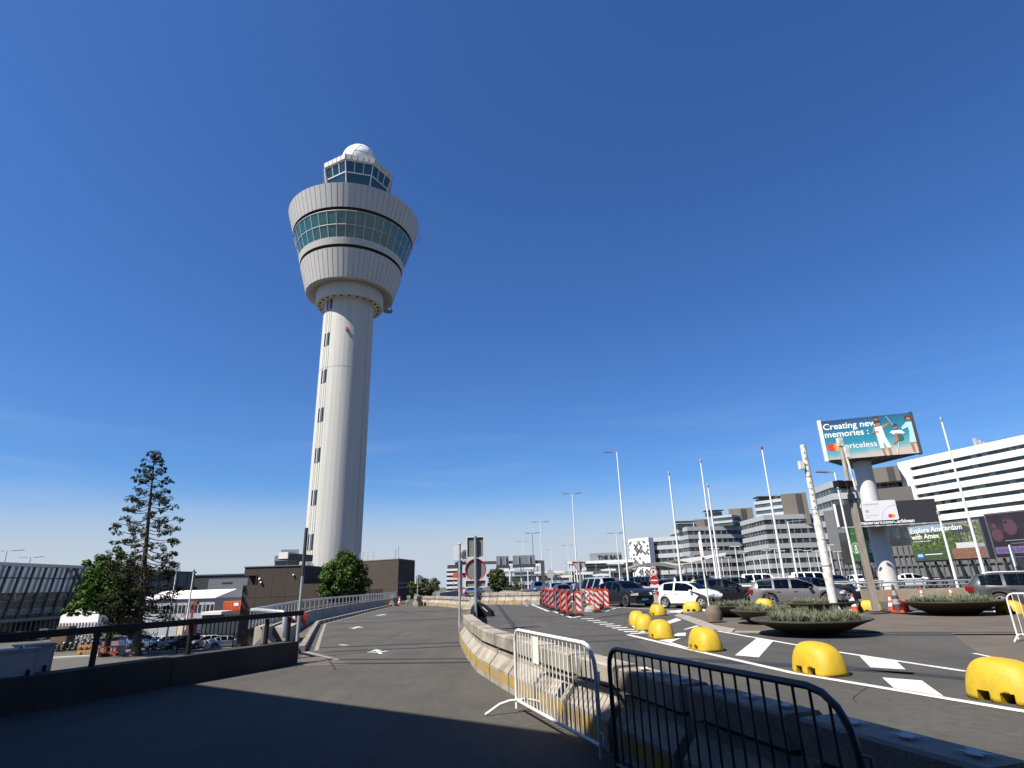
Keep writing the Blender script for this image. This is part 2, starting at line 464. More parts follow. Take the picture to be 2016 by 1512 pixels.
g.build('island_kerb', kerbm, kind='structure')
bp = path_pts([(1873, 1246), (1905, 1272), (1935, 1290), (1990, 1310), (2060, 1322), (2200, 1320), (2160, 1246)])
g = MB(); g.poly([(p.x, p.y, .008) for p in bp]); g.build('brown_asphalt_patch', paving, kind='structure')
# painted markings
mk = MB()
for pl in ([(1447, 1291), (1490, 1257), (1523, 1262), (1494, 1295)], [(1691, 1291), (1762, 1300), (1783, 1319), (1714, 1315)], [(1737, 1335), (1815, 1341), (1858, 1372), (1760, 1356)],
           [(1308, 1226), (1332, 1217), (1342, 1221), (1316, 1229)], [(1322, 1253), (1334, 1247), (1350, 1246), (1350, 1252)], [(1296, 1261), (1340, 1257), (1319, 1266)], [(1371, 1232), (1377, 1233), (1350, 1240), (1345, 1240)], [(1312, 1204), (1365, 1198), (1420, 1202), (1335, 1207)],
           [(1955, 1203), (1985, 1201), (1998, 1206), (1962, 1208)], [(1670, 1201), (1690, 1197), (1706, 1199), (1680, 1205)]):
    mk.poly([(*G(*q).xy, .010) for q in pl])
for pts, w in (([(1236, 1250), (1361, 1280), (1562, 1326), (1700, 1349), (2016, 1402), (2300, 1440)], .16), ([(1413, 1243), (1565, 1270), (1646, 1284), (1903, 1323)], .13), ([(1310, 1263), (1362, 1279)], .10),
               ([(1046, 1190), (1080, 1204)], .16), ([(1090, 1204), (1127, 1217)], .16), ([(1127, 1217), (1150, 1212)], .14), ([(1180, 1200), (1230, 1196)], .14), ([(1192, 1204), (1212, 1198)], .12), ([(1200, 1195), (1325, 1202)], .14), ([(1243, 1228), (1267, 1247)], .2),
               ([(1300, 1209), (1352, 1203)], .2), ([(980, 1189), (990, 1189)], .15), ([(1003, 1190), (1012, 1190)], .15), ([(1020, 1191), (1028, 1191)], .15), ([(1033, 1192), (1040, 1193)], .15), ([(1960, 1315), (2030, 1327)], .10), ([(1917, 1287), (1950, 1294)], .09), ([(1700, 1203), (2000, 1205)], .12)):
    strip(mk, [G(*p) for p in pts], w, .011)
for i in range(9):
    t = i / 8; a = G(1142 + (1238 - 1142) * t ** 1.0, 1219 + (1248 - 1219) * t); strip(mk, [a + Vector((.05, 0, 0)), a + Vector((.62, .02, 0))], .34, .011)
def arrow(c, s, d):
    d = Vector((*d, 0)).normalized(); n = Vector((-d.y, d.x, 0)); c = Vector((c.x, c.y, .009))
    for pl in ([(-1, -.07), (.2, -.07), (.2, .07), (-1, .07)], [(.1, -.32), (.9, 0), (.1, .32), (.25, .07), (.25, -.07)], [(-.45, .05), (-.1, .45), (.02, .38), (-.2, .05)], [(-.45, -.05), (-.1, -.45), (.02, -.38), (-.2, -.05)]):
        mk.poly([c + (d * a + n * b) * s for a, b in pl])
arrow(G(744, 1283), .66, (-.35, 1)); arrow(G(701, 1236), .8, (-.1, 1)); arrow(G(750, 1211), .95, (0, 1)); 
strip(mk, [G(668, 1270), G(684, 1271)], .12, .011)
crk = MB(); qc = random.Random(31)
for (x0, y0, ang, n_) in ((-4.6, 21, 1.2, 24), (1.6, 14, 1.3, 30), (2.4, 22, 1.8, 30), (4.4, 8.6, .9, 24), (7.6, 11.5, .3, 26), (8.5, 14.5, 2.4, 22)):
    a = Vector((x0, y0, 0)); an = ang
    for _ in range(n_):
        an += qc.gauss(0, .28); an = an * .92 + ang * .08; b = a + Vector((math.cos(an), math.sin(an), 0)) * qc.uniform(.12, .3); strip(crk, [a, b], qc.uniform(.006, .016), .0095); a = b
crk.build('asphalt_cracks', tar, kind='structure')
for i_, pl in enumerate(([(2.2, 15.6), (3.1, 15.2), (3.4, 18.6), (2.5, 18.8)], [(6.8, 9.6), (9.4, 9.0), (9.9, 10.1), (7.2, 10.9)])):
    g = MB(); g.poly([(x, y, .0065) for x, y in pl]); g.build('asphalt_patch', M('asphalt_repair_%s' % 'abcd'[i_], (.043 + .005 * i_, .041 + .005 * i_, .037 + .004 * i_), .9, var=.15, scale=1, fine=.2, flat=True, bump=.3, bscale=60), kind='structure')
mk.build('road_markings', paint_w, kind='structure')

# ------------------------------------------------------------ parapet on the left with its black rail
w = MB()
for k in range(9):
    t0, t1 = k * 3.2, k * 3.2 + 3.185
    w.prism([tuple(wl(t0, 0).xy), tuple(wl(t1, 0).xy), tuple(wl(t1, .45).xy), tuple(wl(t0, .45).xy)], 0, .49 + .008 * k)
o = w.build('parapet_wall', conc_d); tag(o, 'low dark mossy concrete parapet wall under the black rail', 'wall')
t = thing('railing', 'flat black handrail with square posts bolted on the dark parapet', 'railing', wl(3, .3))
r = MB(); r.bar(wl(-.35, .3, 1.1), wl(9.2, .3, 1.06), .08, .11); r.bar(wl(9.2, .3, 1.06), wl(26, .3, .98), .08, .11); r.build('top_rail', black, t)
for px, py in ((180, 1312), (386, 1288), (531, 1268), (551, 1262)):
    # position along the wall from the place where the post meets the wall top
    b = G(px, py, .5); tt = (wallB - b).dot(wu)
    r = MB(); r.fbox(Fr(wl(tt, .3), wu, (0, 0, 1)), -.035, .035, .48, 1.03, -.035, .035); r.fbox(Fr(wl(tt, .3), wu, (0, 0, 1)), -.08, .08, .49, .505, -.07, .07); r.build('post', black, t)
t = thing('signpost', 'bare grey steel post standing at the end of the dark parapet', 'post', G(582, 1297))
b = G(582, 1297); zt = top_z(b, 598, 1040)
r = MB(); r.tube([b, (b.x, b.y, zt)], .040, 10); r.build('pole', galv_f, t)
r = MB(); r.tube([(b.x, b.y, zt * .62), (b.x, b.y, zt + .01)], .045, 10); r.build('sleeve', steel_d, t)
r = MB(); r.tube([b, (b.x, b.y, .2)], .06, 10); r.build('base_collar', galv_f, t)
# cabinets behind the rail
for i, (px, dd, wd, hh, lab) in enumerate(((4, 12.7, .80, .86, 'wide grey metal cabinet behind the black rail at the far left'), (64, 13.3, .44, .88, 'narrow grey metal cabinet with latches beside the wider one'))):
    p = D(px, 1300, dd); F = Fr((p.x, p.y, 0), (.58, .81, 0))
    t = thing('electrical_cabinet', lab, 'cabinet', (p.x, p.y, 0), 'grey cabinets behind the parapet rail')
    r = MB(); r.fbox(F, -wd / 2, wd / 2, .05, hh, -.25, .2); r.build('housing', M('cabinet_grey', (.24, .25, .27), .55, var=.1), t)
    r = MB(); r.fbox(F, -wd / 2 - .03, wd / 2 + .03, hh, hh + .025, -.26, .215); r.build('lid', M('cabinet_grey', (.24, .25, .27)), t)
    r = MB(); r.fbox(F, -wd / 2 + .04, wd / 2 - .04, .1, hh - .05, .2, .222); d_ = r.build('door', M('cabinet_door', (.29, .30, .32), .5, var=.08), t)
    r = MB(); r.fbox(F, wd / 2 - .12, wd / 2 - .08, .4, .58, .222, .25); r.build('handle', black, d_)
    for zz in (.2, hh - .16):
        r = MB(); r.fbox(F, -wd / 2 + .03, -wd / 2 + .09, zz, zz + .08, .222, .245); r.build('hinge', steel_d, d_)
p = D(38, 1300, 12.75); t = tag(MB().tube([(p.x, p.y, 0), (p.x, p.y, .93)], .035, 8).build('marker_post', galv), 'short pale steel post between the two grey cabinets', 'post')

# ------------------------------------------------------------ concrete barriers
def barrier(a, b, label, group, gap=.03, h=.86, stripe=True, width=.5, side=1, z0=0.0, cope=True, mat=None):
    """New-Jersey style block from a to b; its sloped face looks to the left of a->b when side=1"""
    a = Vector((a[0], a[1], z0)); b = Vector((b[0], b[1], z0)); u = (b - a).normalized(); L = (b - a).length - gap
    wv = Vector((-u.y, u.x, 0)) * side
    F = Fr(a, wv, (0, 0, 1), u)
    k = h / .86
    t = thing('concrete_barrier', label, 'barrier', (a.x, a.y, z0), group)
    top = .585 if cope else .86
    pr = [(0, 0), (0, .30), (-.15, .49), (-.15, top), (-width + .15, top), (-width + .15, .49), (-width, .30), (-width, 0)]
    w = MB(); w.fprism(F, [(x, y * k) for x, y in pr], .012, L); w.build('block', mat or conc, t)
    if cope:
        w = MB(); w.fprism(F, [(-.20, .585 * k), (-.20, .63 * k), (-width + .2, .63 * k), (-width + .2, .585 * k)], .03, L - .02); w.build('slot', blackm, t)
        w = MB(); w.fprism(F, [(-.105, .63 * k), (-.10, .84 * k), (-.12, .86 * k), (-width + .12, .86 * k), (-width + .10, .84 * k), (-width + .105, .63 * k)], .010, L + .004); w.build('coping', mat or conc, t)
    if stripe:
        w = MB(); w.fprism(F, [(.003, .10 * k), (.003, .255 * k), (-.02, .255 * k), (-.02, .10 * k)], .02, L - .008); w.build('painted_band', yel_band, t)
    return t
def resample(pts, step):
    pts = [Vector((p[0], p[1], 0)) for p in pts]; out = [pts[0]]; acc = 0
    for i in range(len(pts) - 1):
        a, b = pts[i], pts[i + 1]; L = (b - a).length; u = (b - a) / L; s = step - acc
        while s <= L: out.append(a + u * s); s += step
        acc = L - (s - step)
    return out
bl = resample([(p.x, p.y) for p in rb[2:]], 1.28)
for i in range(len(bl) - 1):
    # bl runs towards us; sloped face towards the left road
    zone = 'standing in sunlight' if i < 9 else 'lying in the terminal shade'
    tb_ = barrier(bl[i], bl[i + 1], ORD[i] + ' weathered concrete barrier block of the curved row, counted from the far signposts, ' + zone.split()[-1].replace('sunlight', 'sunlit').replace('shade', 'shaded'), 'barrier blocks between the two roads', side=-1, h=.78 + rnd.uniform(-.008, .008), gap=.05 if i < 8 else .13)
    if 10 <= i <= 14:
        a_, b_ = bl[i], bl[i + 1]; u_ = (b_ - a_).normalized(); Fm = Fr(Vector((a_.x, a_.y, .797)) + Vector((-u_.y, u_.x, 0)) * .25, u_, (-u_.y, u_.x, 0))
        for q_ in range(3):
            w = MB(); u0 = .2 + .36 * q_; w.poly([Fm.p(u0 + a_q, b_q) for a_q, b_q in ((0, -.05), (.05, -.03), (.10, -.055), (.16, -.04), (.12, 0), (.17, .05), (.11, .035), (.05, .055), (.0, .045), (.05, .005))])
            w.build('stencil_mark', M('faded_stencil', (.62, .62, .6), .8), tb_)
bl2 = resample([G(903, 1255), Vector((-2.5, 30, 0)), G(925, 1200)], 2.5)
for i in range(len(bl2) - 1):
    barrier(bl2[i], bl2[i + 1], ORD[i] + ' long concrete barrier piece running away behind the two signposts', 'barrier pieces beyond the signposts', side=1)
ba = resample([G(824, 1192), G(862, 1193), G(900, 1197), G(926, 1200)], 1.02)
for i in range(len(ba) - 1):
    barrier(ba[i], ba[i + 1], ORD[i] + ' small concrete block from the bush end of the row closing the left road', 'blocks closing the left road', side=-1, h=.8, stripe=i % 3 != 2)
bb = resample([G(947, 1190), G(1072, 1190.5)], 1.03)
for i in range(len(bb) - 1):
    barrier(bb[i], bb[i + 1], ORD[i] + ' concrete block from the left in the row beyond the right road', 'blocks across the right road', side=-1, h=.96, stripe=i < 5)
for i, (a, b, lab) in enumerate((((765, 1194), (768, 1190), 'lone pale concrete block against the far end of the grey railing wall'), ((799, 1193), (798, 1187), 'short concrete block seen end on beside the far cone'), ((812, 1194), (821, 1193), 'short dark concrete block next to the closed road row'))):
    A = G(*a); B = G(*b)
    if (B - A).length < 1.2: B = A + (B - A).normalized() * 1.3
    if (B - A).length > 4: B = A + (B - A).normalized() * 3
    barrier(A, B, lab, 'loose blocks at the closed road end', h=.85, stripe=False)
# long jersey wall with the grey railing
jpts = [Vector((jend.x, jend.y, 0)), Vector((jw[1].x, jw[1].y, 0)), Vector((jw[2].x, jw[2].y, 0)), Vector((jw[3].x, jw[3].y, 0)), Vector((jw[4].x, jw[4].y, 0))]
jr = resample(jpts, 4.6)
for i in range(len(jr) - 1):
    barrier(jr[i], jr[i + 1], ORD[i] + ' smooth grey concrete wall piece under the galvanised railing, counted from its near end', 'wall pieces under the galvanised railing', h=.64, stripe=False, cope=False, side=1, width=.44, z0=.0, mat=conc_l)
t = thing('railing', 'long galvanised railing with upright posts along the concrete wall by the tower', 'railing', jr[0])
off = Vector((-.22, .05, 0))
rl = [Vector((p.x, p.y, 1.12)) + off for p in jr]
r = MB(); r.tube(rl, .055, 8); r.tube([Vector((p.x, p.y, .72)) for p in rl], .03, 6)
e = G(558, 1206, 1.10); r.tube([rl[0], Vector((rl[0].x + .5, rl[0].y - .5, 1.12)), Vector((e.x, e.y, 1.1)), Vector((e.x + .06, e.y - .03, 1.02)), Vector((e.x + .06, e.y - .03, .5))], .06, 8)
r.build('handrail', galv, t)
for i in range(len(rl) - 1):
    for q in range(4 if i else 8):
        k = 4 if i else 8; p = rl[i].lerp(rl[i + 1], q / k)
        r = MB(); r.box((p.x, p.y, .87), (.06, .06, .5), .6); r.build('post', galv_f, t)
p0, p1, p2 = G(497, 1275), G(568, 1275), G(560, 1250)
t = MB(); t.prism([(p0.x, p0.y), (p1.x, p1.y), (p1.x - .5, p1.y + 2.0), (p0.x - .5, p0.y + 2.0)], 0, .58)
tag(t.build('concrete_block', conc_l), 'big pale concrete block behind the end of the black rail', 'block')

# ------------------------------------------------------------ crowd control fences
def crowd_fence(a, b, label, m, nb, notice=False, feet=(.12, .88), h=1.02):
    a = Vector((a[0], a[1], 0)); b = Vector((b[0], b[1], 0)); L = (b - a).length; F = Fr(a, b - a)
    t = thing('crowd_fence', label, 'crowd barrier', a, 'tubular crowd control fences')
    rc = .16; pts = [F.p(0, .04)]
    pts += [F.p(0, h - rc)] + [F.p(rc - rc * math.cos(x), h - rc + rc * math.sin(x)) for x in (PI / 8, PI / 4, 3 * PI / 8, PI / 2)]
    rc2 = .26
    pts += [F.p(L - rc2 + rc2 * math.sin(x), h - rc2 + rc2 * math.cos(x)) for x in (0, PI / 8, PI / 4, 3 * PI / 8, PI / 2)] + [F.p(L, .04)]
    r = MB(); r.tube(pts, .021, 10); r.tube([F.p(0, .14), F.p(L, .14)], .019, 8); r.build('frame', m, t)
    for i in range(nb):
        x = L * (i + 1) / (nb + 1)
        top = h
        if x > L - rc2: dx = x - (L - rc2); top = h - rc2 + math.sqrt(max(0, rc2 ** 2 - dx ** 2))
        r = MB(); r.tube([F.p(x, .14), F.p(x, top)], .0085, 6, False); r.build('bar', m, t)
    for f in feet:
        x = L * f
        r = MB(); r.tube([F.p(x, 0.015, .46), F.p(x, .045, .40), F.p(x, .12, .26), F.p(x, .15, .12), F.p(x, .15, -.12), F.p(x, .12, -.26), F.p(x, .045, -.40), F.p(x, .015, -.46)], .018, 8); r.build('foot', m, t)
    for zz in (.25, .78):
        r = MB(); r.tube([F.p(L, zz), F.p(L + .07, zz), F.p(L + .07, zz - .1)], .01, 6); r.build('hook', m, t)
    if notice:
        r = MB(); r.fbox(F, L * .31, L * .31 + .21, h - .34, h - .035, .02, .026); r.build('notice', M('notice_paper', (.68, .66, .6), .7, var=.06, scale=9), t)
    return t
f1a, f1b = G(1017, 1378, .14), G(1183, 1469, .14)
crowd_fence(f1a, f1b, 'white painted crowd barrier half in sun with a paper notice on its bars', fence_w, 21, True, feet=(0.03,))
f2a = G(1197, 1275, 1.05); f2e = G(1590, 1350, 1.05)
fd = (Vector((f2e.x, f2e.y, 0)) - Vector((f2a.x, f2a.y, 0))).normalized()
crowd_fence(f2a, Vector((f2a.x, f2a.y, 0)) + fd * 2.6, 'dark painted crowd barrier standing in the shade at the bottom of the view', fence_b, 20, feet=(.9,), h=1.05)
q = G(2006, 1262); crowd_fence((q.x, q.y), (q.x + 1.15, q.y - 2.0), 'white crowd barrier on the brown patch at the right edge of the view', fence_w, 18, feet=(.04, .96), h=1.05)

# ------------------------------------------------------------ yellow traffic domes
def dome_proto():
    t = thing('traffic_dome', '', 'traffic dome', (0, 0, 0), world=False)
    mb = MB(); nA = 40; hh = .53; rows = 16; vs = []; fs = []
    for i in range(rows + 1):
        q = i / rows; ph = q * PI / 2
        z = hh * math.sin(ph) ** .9 if i else 0; s = math.cos(ph) ** .58 if i < rows else 0.0001
        s *= 1.0 - .04 * (z / hh)
        for k in range(nA):
            a = 2 * PI * k / nA; c, d = math.cos(a), math.sin(a); e = 2 / 2.8
            xx = .485 * s * math.copysign(abs(c) ** e, c)
            vs.append((xx, .33 * s * math.copysign(abs(d) ** e, d), z * (1 - .11 * (.5 - xx / .97))))
    for i in range(rows):
        for k in range(nA): fs.append((i * nA + k, i * nA + (k + 1) % nA, (i + 1) * nA + (k + 1) % nA, (i + 1) * nA + k))
    mb.add(vs, fs, True); mb.add(vs[:nA], [tuple(range(nA))[::-1]])
    o = mb.build('shell', yellow, t)
    bm = bmesh.new(); bm.from_mesh(o.data); bmesh.ops.remove_doubles(bm, verts=bm.verts, dist=.0005); bmesh.ops.recalc_face_normals(bm, faces=bm.faces); bm.to_mesh(o.data); bm.free()
    cut = MB(); cut.box((-.17, .2, .05), (.16, .5, .16)); cut.box((.12, .2, .05), (.16, .5, .16)); c = cut.build('cutter', yellow)
    md = o.modifiers.new('b', 'BOOLEAN'); md.operation = 'DIFFERENCE'; md.object = c; md.solver = 'EXACT'
    bpy.context.view_layer.update()
    me = bpy.data.meshes.new_from_object(o.evaluated_get(bpy.context.evaluated_depsgraph_get()))
    o.modifiers.clear(); o.data = me; me.name = 'shell'
    bpy.data.objects.remove(c)
    for p in me.polygons: p.use_smooth = len(p.vertices) <= 4 and p.area < .02
    return t
dome = dome_proto(); du = []
for px, py, aim, lab in ((1380, 1284, (1270, 1258, 1440, 1300), 'yellow plastic traffic dome beside the broad white hatch stripe nearest the white line'), (1610, 1333, (1470, 1306, 1700, 1350), 'large yellow traffic dome below the biggest grass bowl'),
                         (1962, 1393, (1800, 1365, 2016, 1402), 'nearest yellow traffic dome, cut by the right edge of the view'), (1301, 1259, (1240, 1245, 1360, 1280), 'yellow traffic dome in front of the small white triangle marking'),
                         (1268, 1242, (1240, 1225, 1290, 1255), 'yellow traffic dome second from the tip on the near side of the hatched nose'), (1254, 1232, (1240, 1220, 1262, 1235), 'yellow traffic dome at the very tip of the hatched nose'),
                         (1295, 1213, (1270, 1210, 1340, 1217), 'yellow traffic dome on the far side of the nose near the black taxi'), (1364, 1205, (1300, 1206, 1420, 1206), 'yellow traffic dome in front of the white hatchback'),
                         (1508, 1199, (1440, 1200, 1560, 1200), 'yellow traffic dome half hidden behind the grass bowls and grey estate'), (1720, 1207, (1660, 1207, 1760, 1207), 'yellow traffic dome behind the foot of the wooden pole'),
                         (2003, 1211, (1960, 1210, 2040, 1212), 'yellow traffic dome beside the wheel of the grey estate at the right edge')):
    p = G(px, py); a = G(aim[0], aim[1]); b = G(aim[2], aim[3]); d = (b - a).normalized()
    place(dome, du, (p.x + (.48 if px == 1962 else .22 if px > 1320 and py > 1270 else .1), p.y + .35, .002), math.atan2(d.y, d.x) + (PI if (d.y * .7 - d.x * .7) < 0 else 0), label=lab, group='yellow traffic domes along the hatched nose')
# ------------------------------------------------------------ guide boards (red and white)
def clip_rect(poly, u0, u1, v0, v1):
    def cl(ps, ax, val, keep_less):
        out = []
        for i in range(len(ps)):
            a, b = ps[i - 1], ps[i]
            ia = (a[ax] <= val) if keep_less else (a[ax] >= val); ib = (b[ax] <= val) if keep_less else (b[ax] >= val)
            if ia != ib:
                k = (val - a[ax]) / (b[ax] - a[ax]); out.append((a[0] + (b[0] - a[0]) * k, a[1] + (b[1] - a[1]) * k))
            if ib: out.append(b)
        return out
    for ax, val, kl in ((0, u1, True), (0, u0, False), (1, v1, True), (1, v0, False)):
        poly = cl(poly, ax, val, kl)
        if len(poly) < 3: return []
    return poly
def beacon_proto(sgn, lab):
    t = thing('guide_board', lab, 'guide board', (0, 0, 0), world=False)
    F = Fr((0, 0, 0), (1, 0, 0))
    w = MB(); w.box((0, 0, .05), (.42, .62, .10)); w.box((0, 0, .115), (.26, .34, .04)); w.build('base', rubber, t)
    w = MB()
    w.fbox(F, -.15, -.128, .16, 1.17, -.03, .03); w.fbox(F, .128, .15, .16, 1.17, -.03, .03); w.fbox(F, -.128, .128, 1.10, 1.17, -.03, .03); w.fbox(F, -.128, .128, .16, .24, -.03, .03)
    w.fbox(F, -.05, .05, 1.17, 1.22, -.02, .02); w.build('frame', redor, t)
    w = MB(); w.lathe([(.035, 1.22), (.045, 1.24), (.03, 1.29)], 10, capt=True); w.build('carrying_knob', redor, t)
    w = MB(); w.fbox(F, -.128, .128, .24, 1.10, -.018, .018)
    for side in (1, -1):
        for k in range(-3, 8):
            v = .2 + k * .34
            pl = [(-.128, v), (.128, v + .256 * sgn * side), (.128, v + .256 * sgn * side + .155), (-.128, v + .155)]
            pl = clip_rect(pl, -.127, .127, .241, 1.099)
            if pl:
                w.mi = 1; w.poly([F.p(a * side, b, .0205 * side) for a, b in pl])
    w.build('panel', [refl_w, red], t)
    return t
bA, bB, ua, ub = beacon_proto(1, ''), beacon_proto(-1, ''), [], []
bpos = [(1071, 1194), (1078, 1197), (1086, 1201), (1099, 1204), (1110, 1209), (1122, 1213), (1140, 1213), (1157, 1195), (1167, 1198), (1176, 1206), (1184, 1200), (1195, 1201)]
for i, (px, py) in enumerate(bpos):
    p = G(px, py); left = i < 7; A = i < 6
    lab = (ORD[i] + ' guide board of the front row, counted from its far left end') if left else (ORD[i - 7] + ' guide board from the left in the back row beside the black taxi')
    place(bA if A else bB, ua if A else ub, (p.x, p.y, .004), rnd.uniform(-.1, .1) + (.35 if left and i < 6 else .05), label=lab, group='red and white guide boards at the road split')
p = G(1166, 1204)
t = MB(); t.lathe([(.45, .006), (.43, .16), (.32, .30), (.1, .34)], 16, (p.x, p.y, 0), capt=True); tag(t.build('concrete_block', conc_l), 'low pale round concrete block inside the group of guide boards', 'block')
for i, (px, py) in enumerate(((1128, 1200), (1158, 1202))):
    p = G(px, py); t = thing('lamp_stick', ('left' if i == 0 else 'right') + ' slim white stick lamp between the red and white guide boards', 'warning lamp', (p.x, p.y, 0), 'stick lamps between the guide boards')
    w = MB(); w.tube([(p.x, p.y, 0), (p.x, p.y, .8)], .025, 6); w.build('stick', galv, t); w = MB(); w.blob((p.x, p.y, .86), .08); w.build('lens', white_p, t); w = MB(); w.blob((p.x, p.y, .45), .06); w.build('collar', white_p, t)

# ------------------------------------------------------------ cones
def cone_proto(body, band, h=.75):
    t = thing('traffic_cone', '', 'cone', (0, 0, 0), world=False); k = h / .75
    w = MB(); w.box((0, 0, .02), (.40 * k, .40 * k, .04)); w.build('base', redor if body is not blackm else red, t)
    w = MB(); seg = [(.135, .04), (.118, .2), (.093, .34), (.075, .44), (.05, .58), (.035, .70), (.02, .75)]
    for i in range(6):
        w.mi = 1 if i in (1, 3) else 0
        w.lathe([(seg[i][0] * k, seg[i][1] * k), (seg[i + 1][0] * k, seg[i + 1][1] * k)], 14, capt=(i == 5))
    w.build('body', [body, band], t)
    return t
cone = cone_proto(redor, refl_w); cu = []
for px, py, lab in ((1302, 1197, 'traffic cone between the black taxi and the white hatchback'), (1472, 1192, 'traffic cone in front of the black crossover wheel'), (1684, 1203, 'traffic cone right behind the navy car nose'), (1757, 1203, 'traffic cone left of the dark topped cone stack'),
                     (1818, 1184, 'traffic cone by the stained wall left above the right grass bowl'), (1876, 1183, 'traffic cone by the stained wall near the tail of the grey estate'), (786, 1193, 'traffic cone at the far end of the left pavement beside loose blocks'), (577, 1250, 'traffic cone behind the bare steel post')):
    p = G(px, py); z = .11 if px < 800 else .004
    place(cone, cu, (p.x, p.y, z), rnd.uniform(0, 1), label='red and white ' + lab, group='red and white traffic cones', sc=1.0)
p = G(1770, 1209); c2 = cone_proto(M('dark_cone', (.05, .03, .035), .6), M('dull_band', (.25, .24, .24), .5), 1.05); c2.location = (p.x, p.y, .102); c2['label'] = 'dark topped tall traffic cone stacked over red ones by the grass bowl'
p = G(1786, 1210); t = MB(); t.lathe([(.22, 0), (.21, .05), (.13, .06), (.12, .16), (.15, .17), (.11, .18), (.11, .28), (.14, .29), (.1, .30), (.07, .48)], 14, (p.x, p.y, .102), capt=True); tag(t.build('cone_foot_stack', redor), 'stack of red rubber cone feet beside the dark topped cone', 'cone stack')
p = G(585, 1240); t = MB(); F = Fr((p.x, p.y, .11), (.8, .4, 0)); t.fbox(F, -.35, .35, 0, .5, -.12, .12); t.fbox(F, -.3, .3, .5, .6, -.06, .06); tag(t.build('plastic_barrier', redor), 'small red plastic barrier block on the pavement behind the steel post', 'barrier')

# ------------------------------------------------------------ grass bowls
def planter(px, py, rim, h, lab, seed, gh=.26):
    p = G(px, py); t = thing('grass_planter', lab, 'planter', (p.x, p.y, 0), 'wide bronze bowls planted with grass')
    z0 = .012
    w = MB(); w.lathe([(rim * .36, z0), (rim * .40, z0 + .02), (rim * .62, h * .38), (rim * .86, h * .80), (rim, h), (rim * 1.0, h + .035), (rim * .93, h + .035), (rim * .88, h - .02)], 48, (p.x, p.y, 0), capb=True); w.build('bowl', bowlm, t)
    w = MB(); w.lathe([(rim * .89, h - .02), (.001, h + .02)], 32, (p.x, p.y, 0)); w.build('soil', soil, t)
    q = random.Random(seed); g = MB()
    tufts = [(q.uniform(0, 2 * PI), rim * .76 * math.sqrt(q.random()), q.choice((.45, .7, .9, 1.0, 1.25)) * q.uniform(.8, 1.1)) for _ in range(int(62 * rim * rim))]
    for a0, r0, hh in tufts:
        cx_, cy_ = p.x + r0 * math.cos(a0), p.y + r0 * math.sin(a0)
        for _ in range(46):
            a = q.uniform(0, 2 * PI); sp = q.uniform(.01, .26); b = Vector((cx_ + q.uniform(-.04, .04), cy_ + q.uniform(-.04, .04), h - .02)); l = gh * .92 * hh * q.uniform(.5, 1.0) * (1.05 - sp * 1.8)
            n = Vector((-math.sin(a), math.cos(a), 0)) * .0055
            m = b + Vector((math.cos(a) * sp * .4, math.sin(a) * sp * .4, l * .7)); e = b + Vector((math.cos(a) * sp, math.sin(a) * sp, l))
            g.add([b - n, b + n, m + n, m - n, e], [(0, 1, 2, 3), (3, 2, 4)])
    g.build('grass', grassm, t)
planter(1600, 1249, 1.62, .40, 'nearest and largest grass bowl on the island', 1, .36)
planter(1508, 1229, 1.15, .46, 'middle grass bowl partly hidden behind the largest one', 2, .30)
planter(1440, 1215, 1.28, .46, 'grass bowl just behind the round stone bollard', 3, .30)
planter(1612, 1208, 1.62, .45, 'grass bowl in front of the navy car behind the white pole', 4, .3)
planter(1878, 1211, 1.72, .50, 'single grass bowl standing apart at the right of the island', 5, .34)

# ------------------------------------------------------------ poles and signs
p = G(1407, 1227); t = thing('stone_bollard', 'round topped brown stone bollard on the island corner', 'bollard', p)
w = MB(); w.lathe([(.31, .1), (.325, .3), (.30, .42), (.22, .56), (.1, .63), (.001, .645)], 24, (p.x, p.y, 0)); w.build('stone', M('brown_stone', (.13, .10, .075), .85, var=.25, scale=4, fine=.25, bump=.5), t)
q = D(1397, 1196, math.hypot(p.x, p.y) + .15); e = D(1389, 1150, math.hypot(p.x, p.y) + .3); e2 = D(1376, 1064, math.hypot(p.x, p.y) + .3)
t = thing('keep_sign', 'narrow white sign seen edge on atop a thin leaning pole behind the stone bollard', 'sign', (q.x, q.y, 0))
w = MB(); w.tube([(q.x, q.y, .1), e2], .033, 8); w.build('pole', white_worn, t)
s0 = D(1384, 1098, math.hypot(p.x, p.y) + .2); ax = (e2 - e).normalized(); F = Fr(s0, (.25, .95, 0), ax)
w = MB(); w.fbox(F, -.35, .35, 0, .98, -.03, .03); w.build('board', white_p, t)
w = MB(); w.fbox(F, -.36, .36, -.07, -.0, -.035, .035); w.build('clamp', blackm, t)

p = G(1646, 1211); zt = top_z(p, 1579, 876); t = thing('mast', 'thick white worn camera mast with collars and fin feet on the island', 'mast', (p.x, p.y, .1))
w = MB(); w.lathe([(.172, .1), (.168, zt * .52), (.14, zt * .535), (.135, zt * .56)], 18, (p.x, p.y, 0)); w.lathe([(.128, zt * .55), (.122, zt - .02), (.08, zt)], 18, (p.x, p.y, 0), capt=True); w.build('tube', white_worn, t)
for a in (.3, 1.87, 3.44, 5.01):
    w = MB(); F = Fr((p.x, p.y, .1), (math.cos(a), math.sin(a), 0)); w.fprism(F, [(.16, 0), (.36, 0), (.36, .04), (.16, .4)], -.012, .012); w.build('fin', white_worn, t)
for zz in (.27, .42, .60, .80):
    w = MB(); w.lathe([(.172 if zz < .55 else .135, -.02), (.178 if zz < .55 else .14, 0), (.172 if zz < .55 else .135, .02)], 18, (p.x, p.y, zt * zz)); w.build('cable_band', blackm if zz == .27 else galv, t)
w = MB(); w.box((p.x - .26, p.y - .05, zt * .87), (.2, .2, .36)); w.bar((p.x - .2, p.y, zt * .87), (p.x, p.y, zt * .87), .05); w.build('junction_box', white_worn, t)
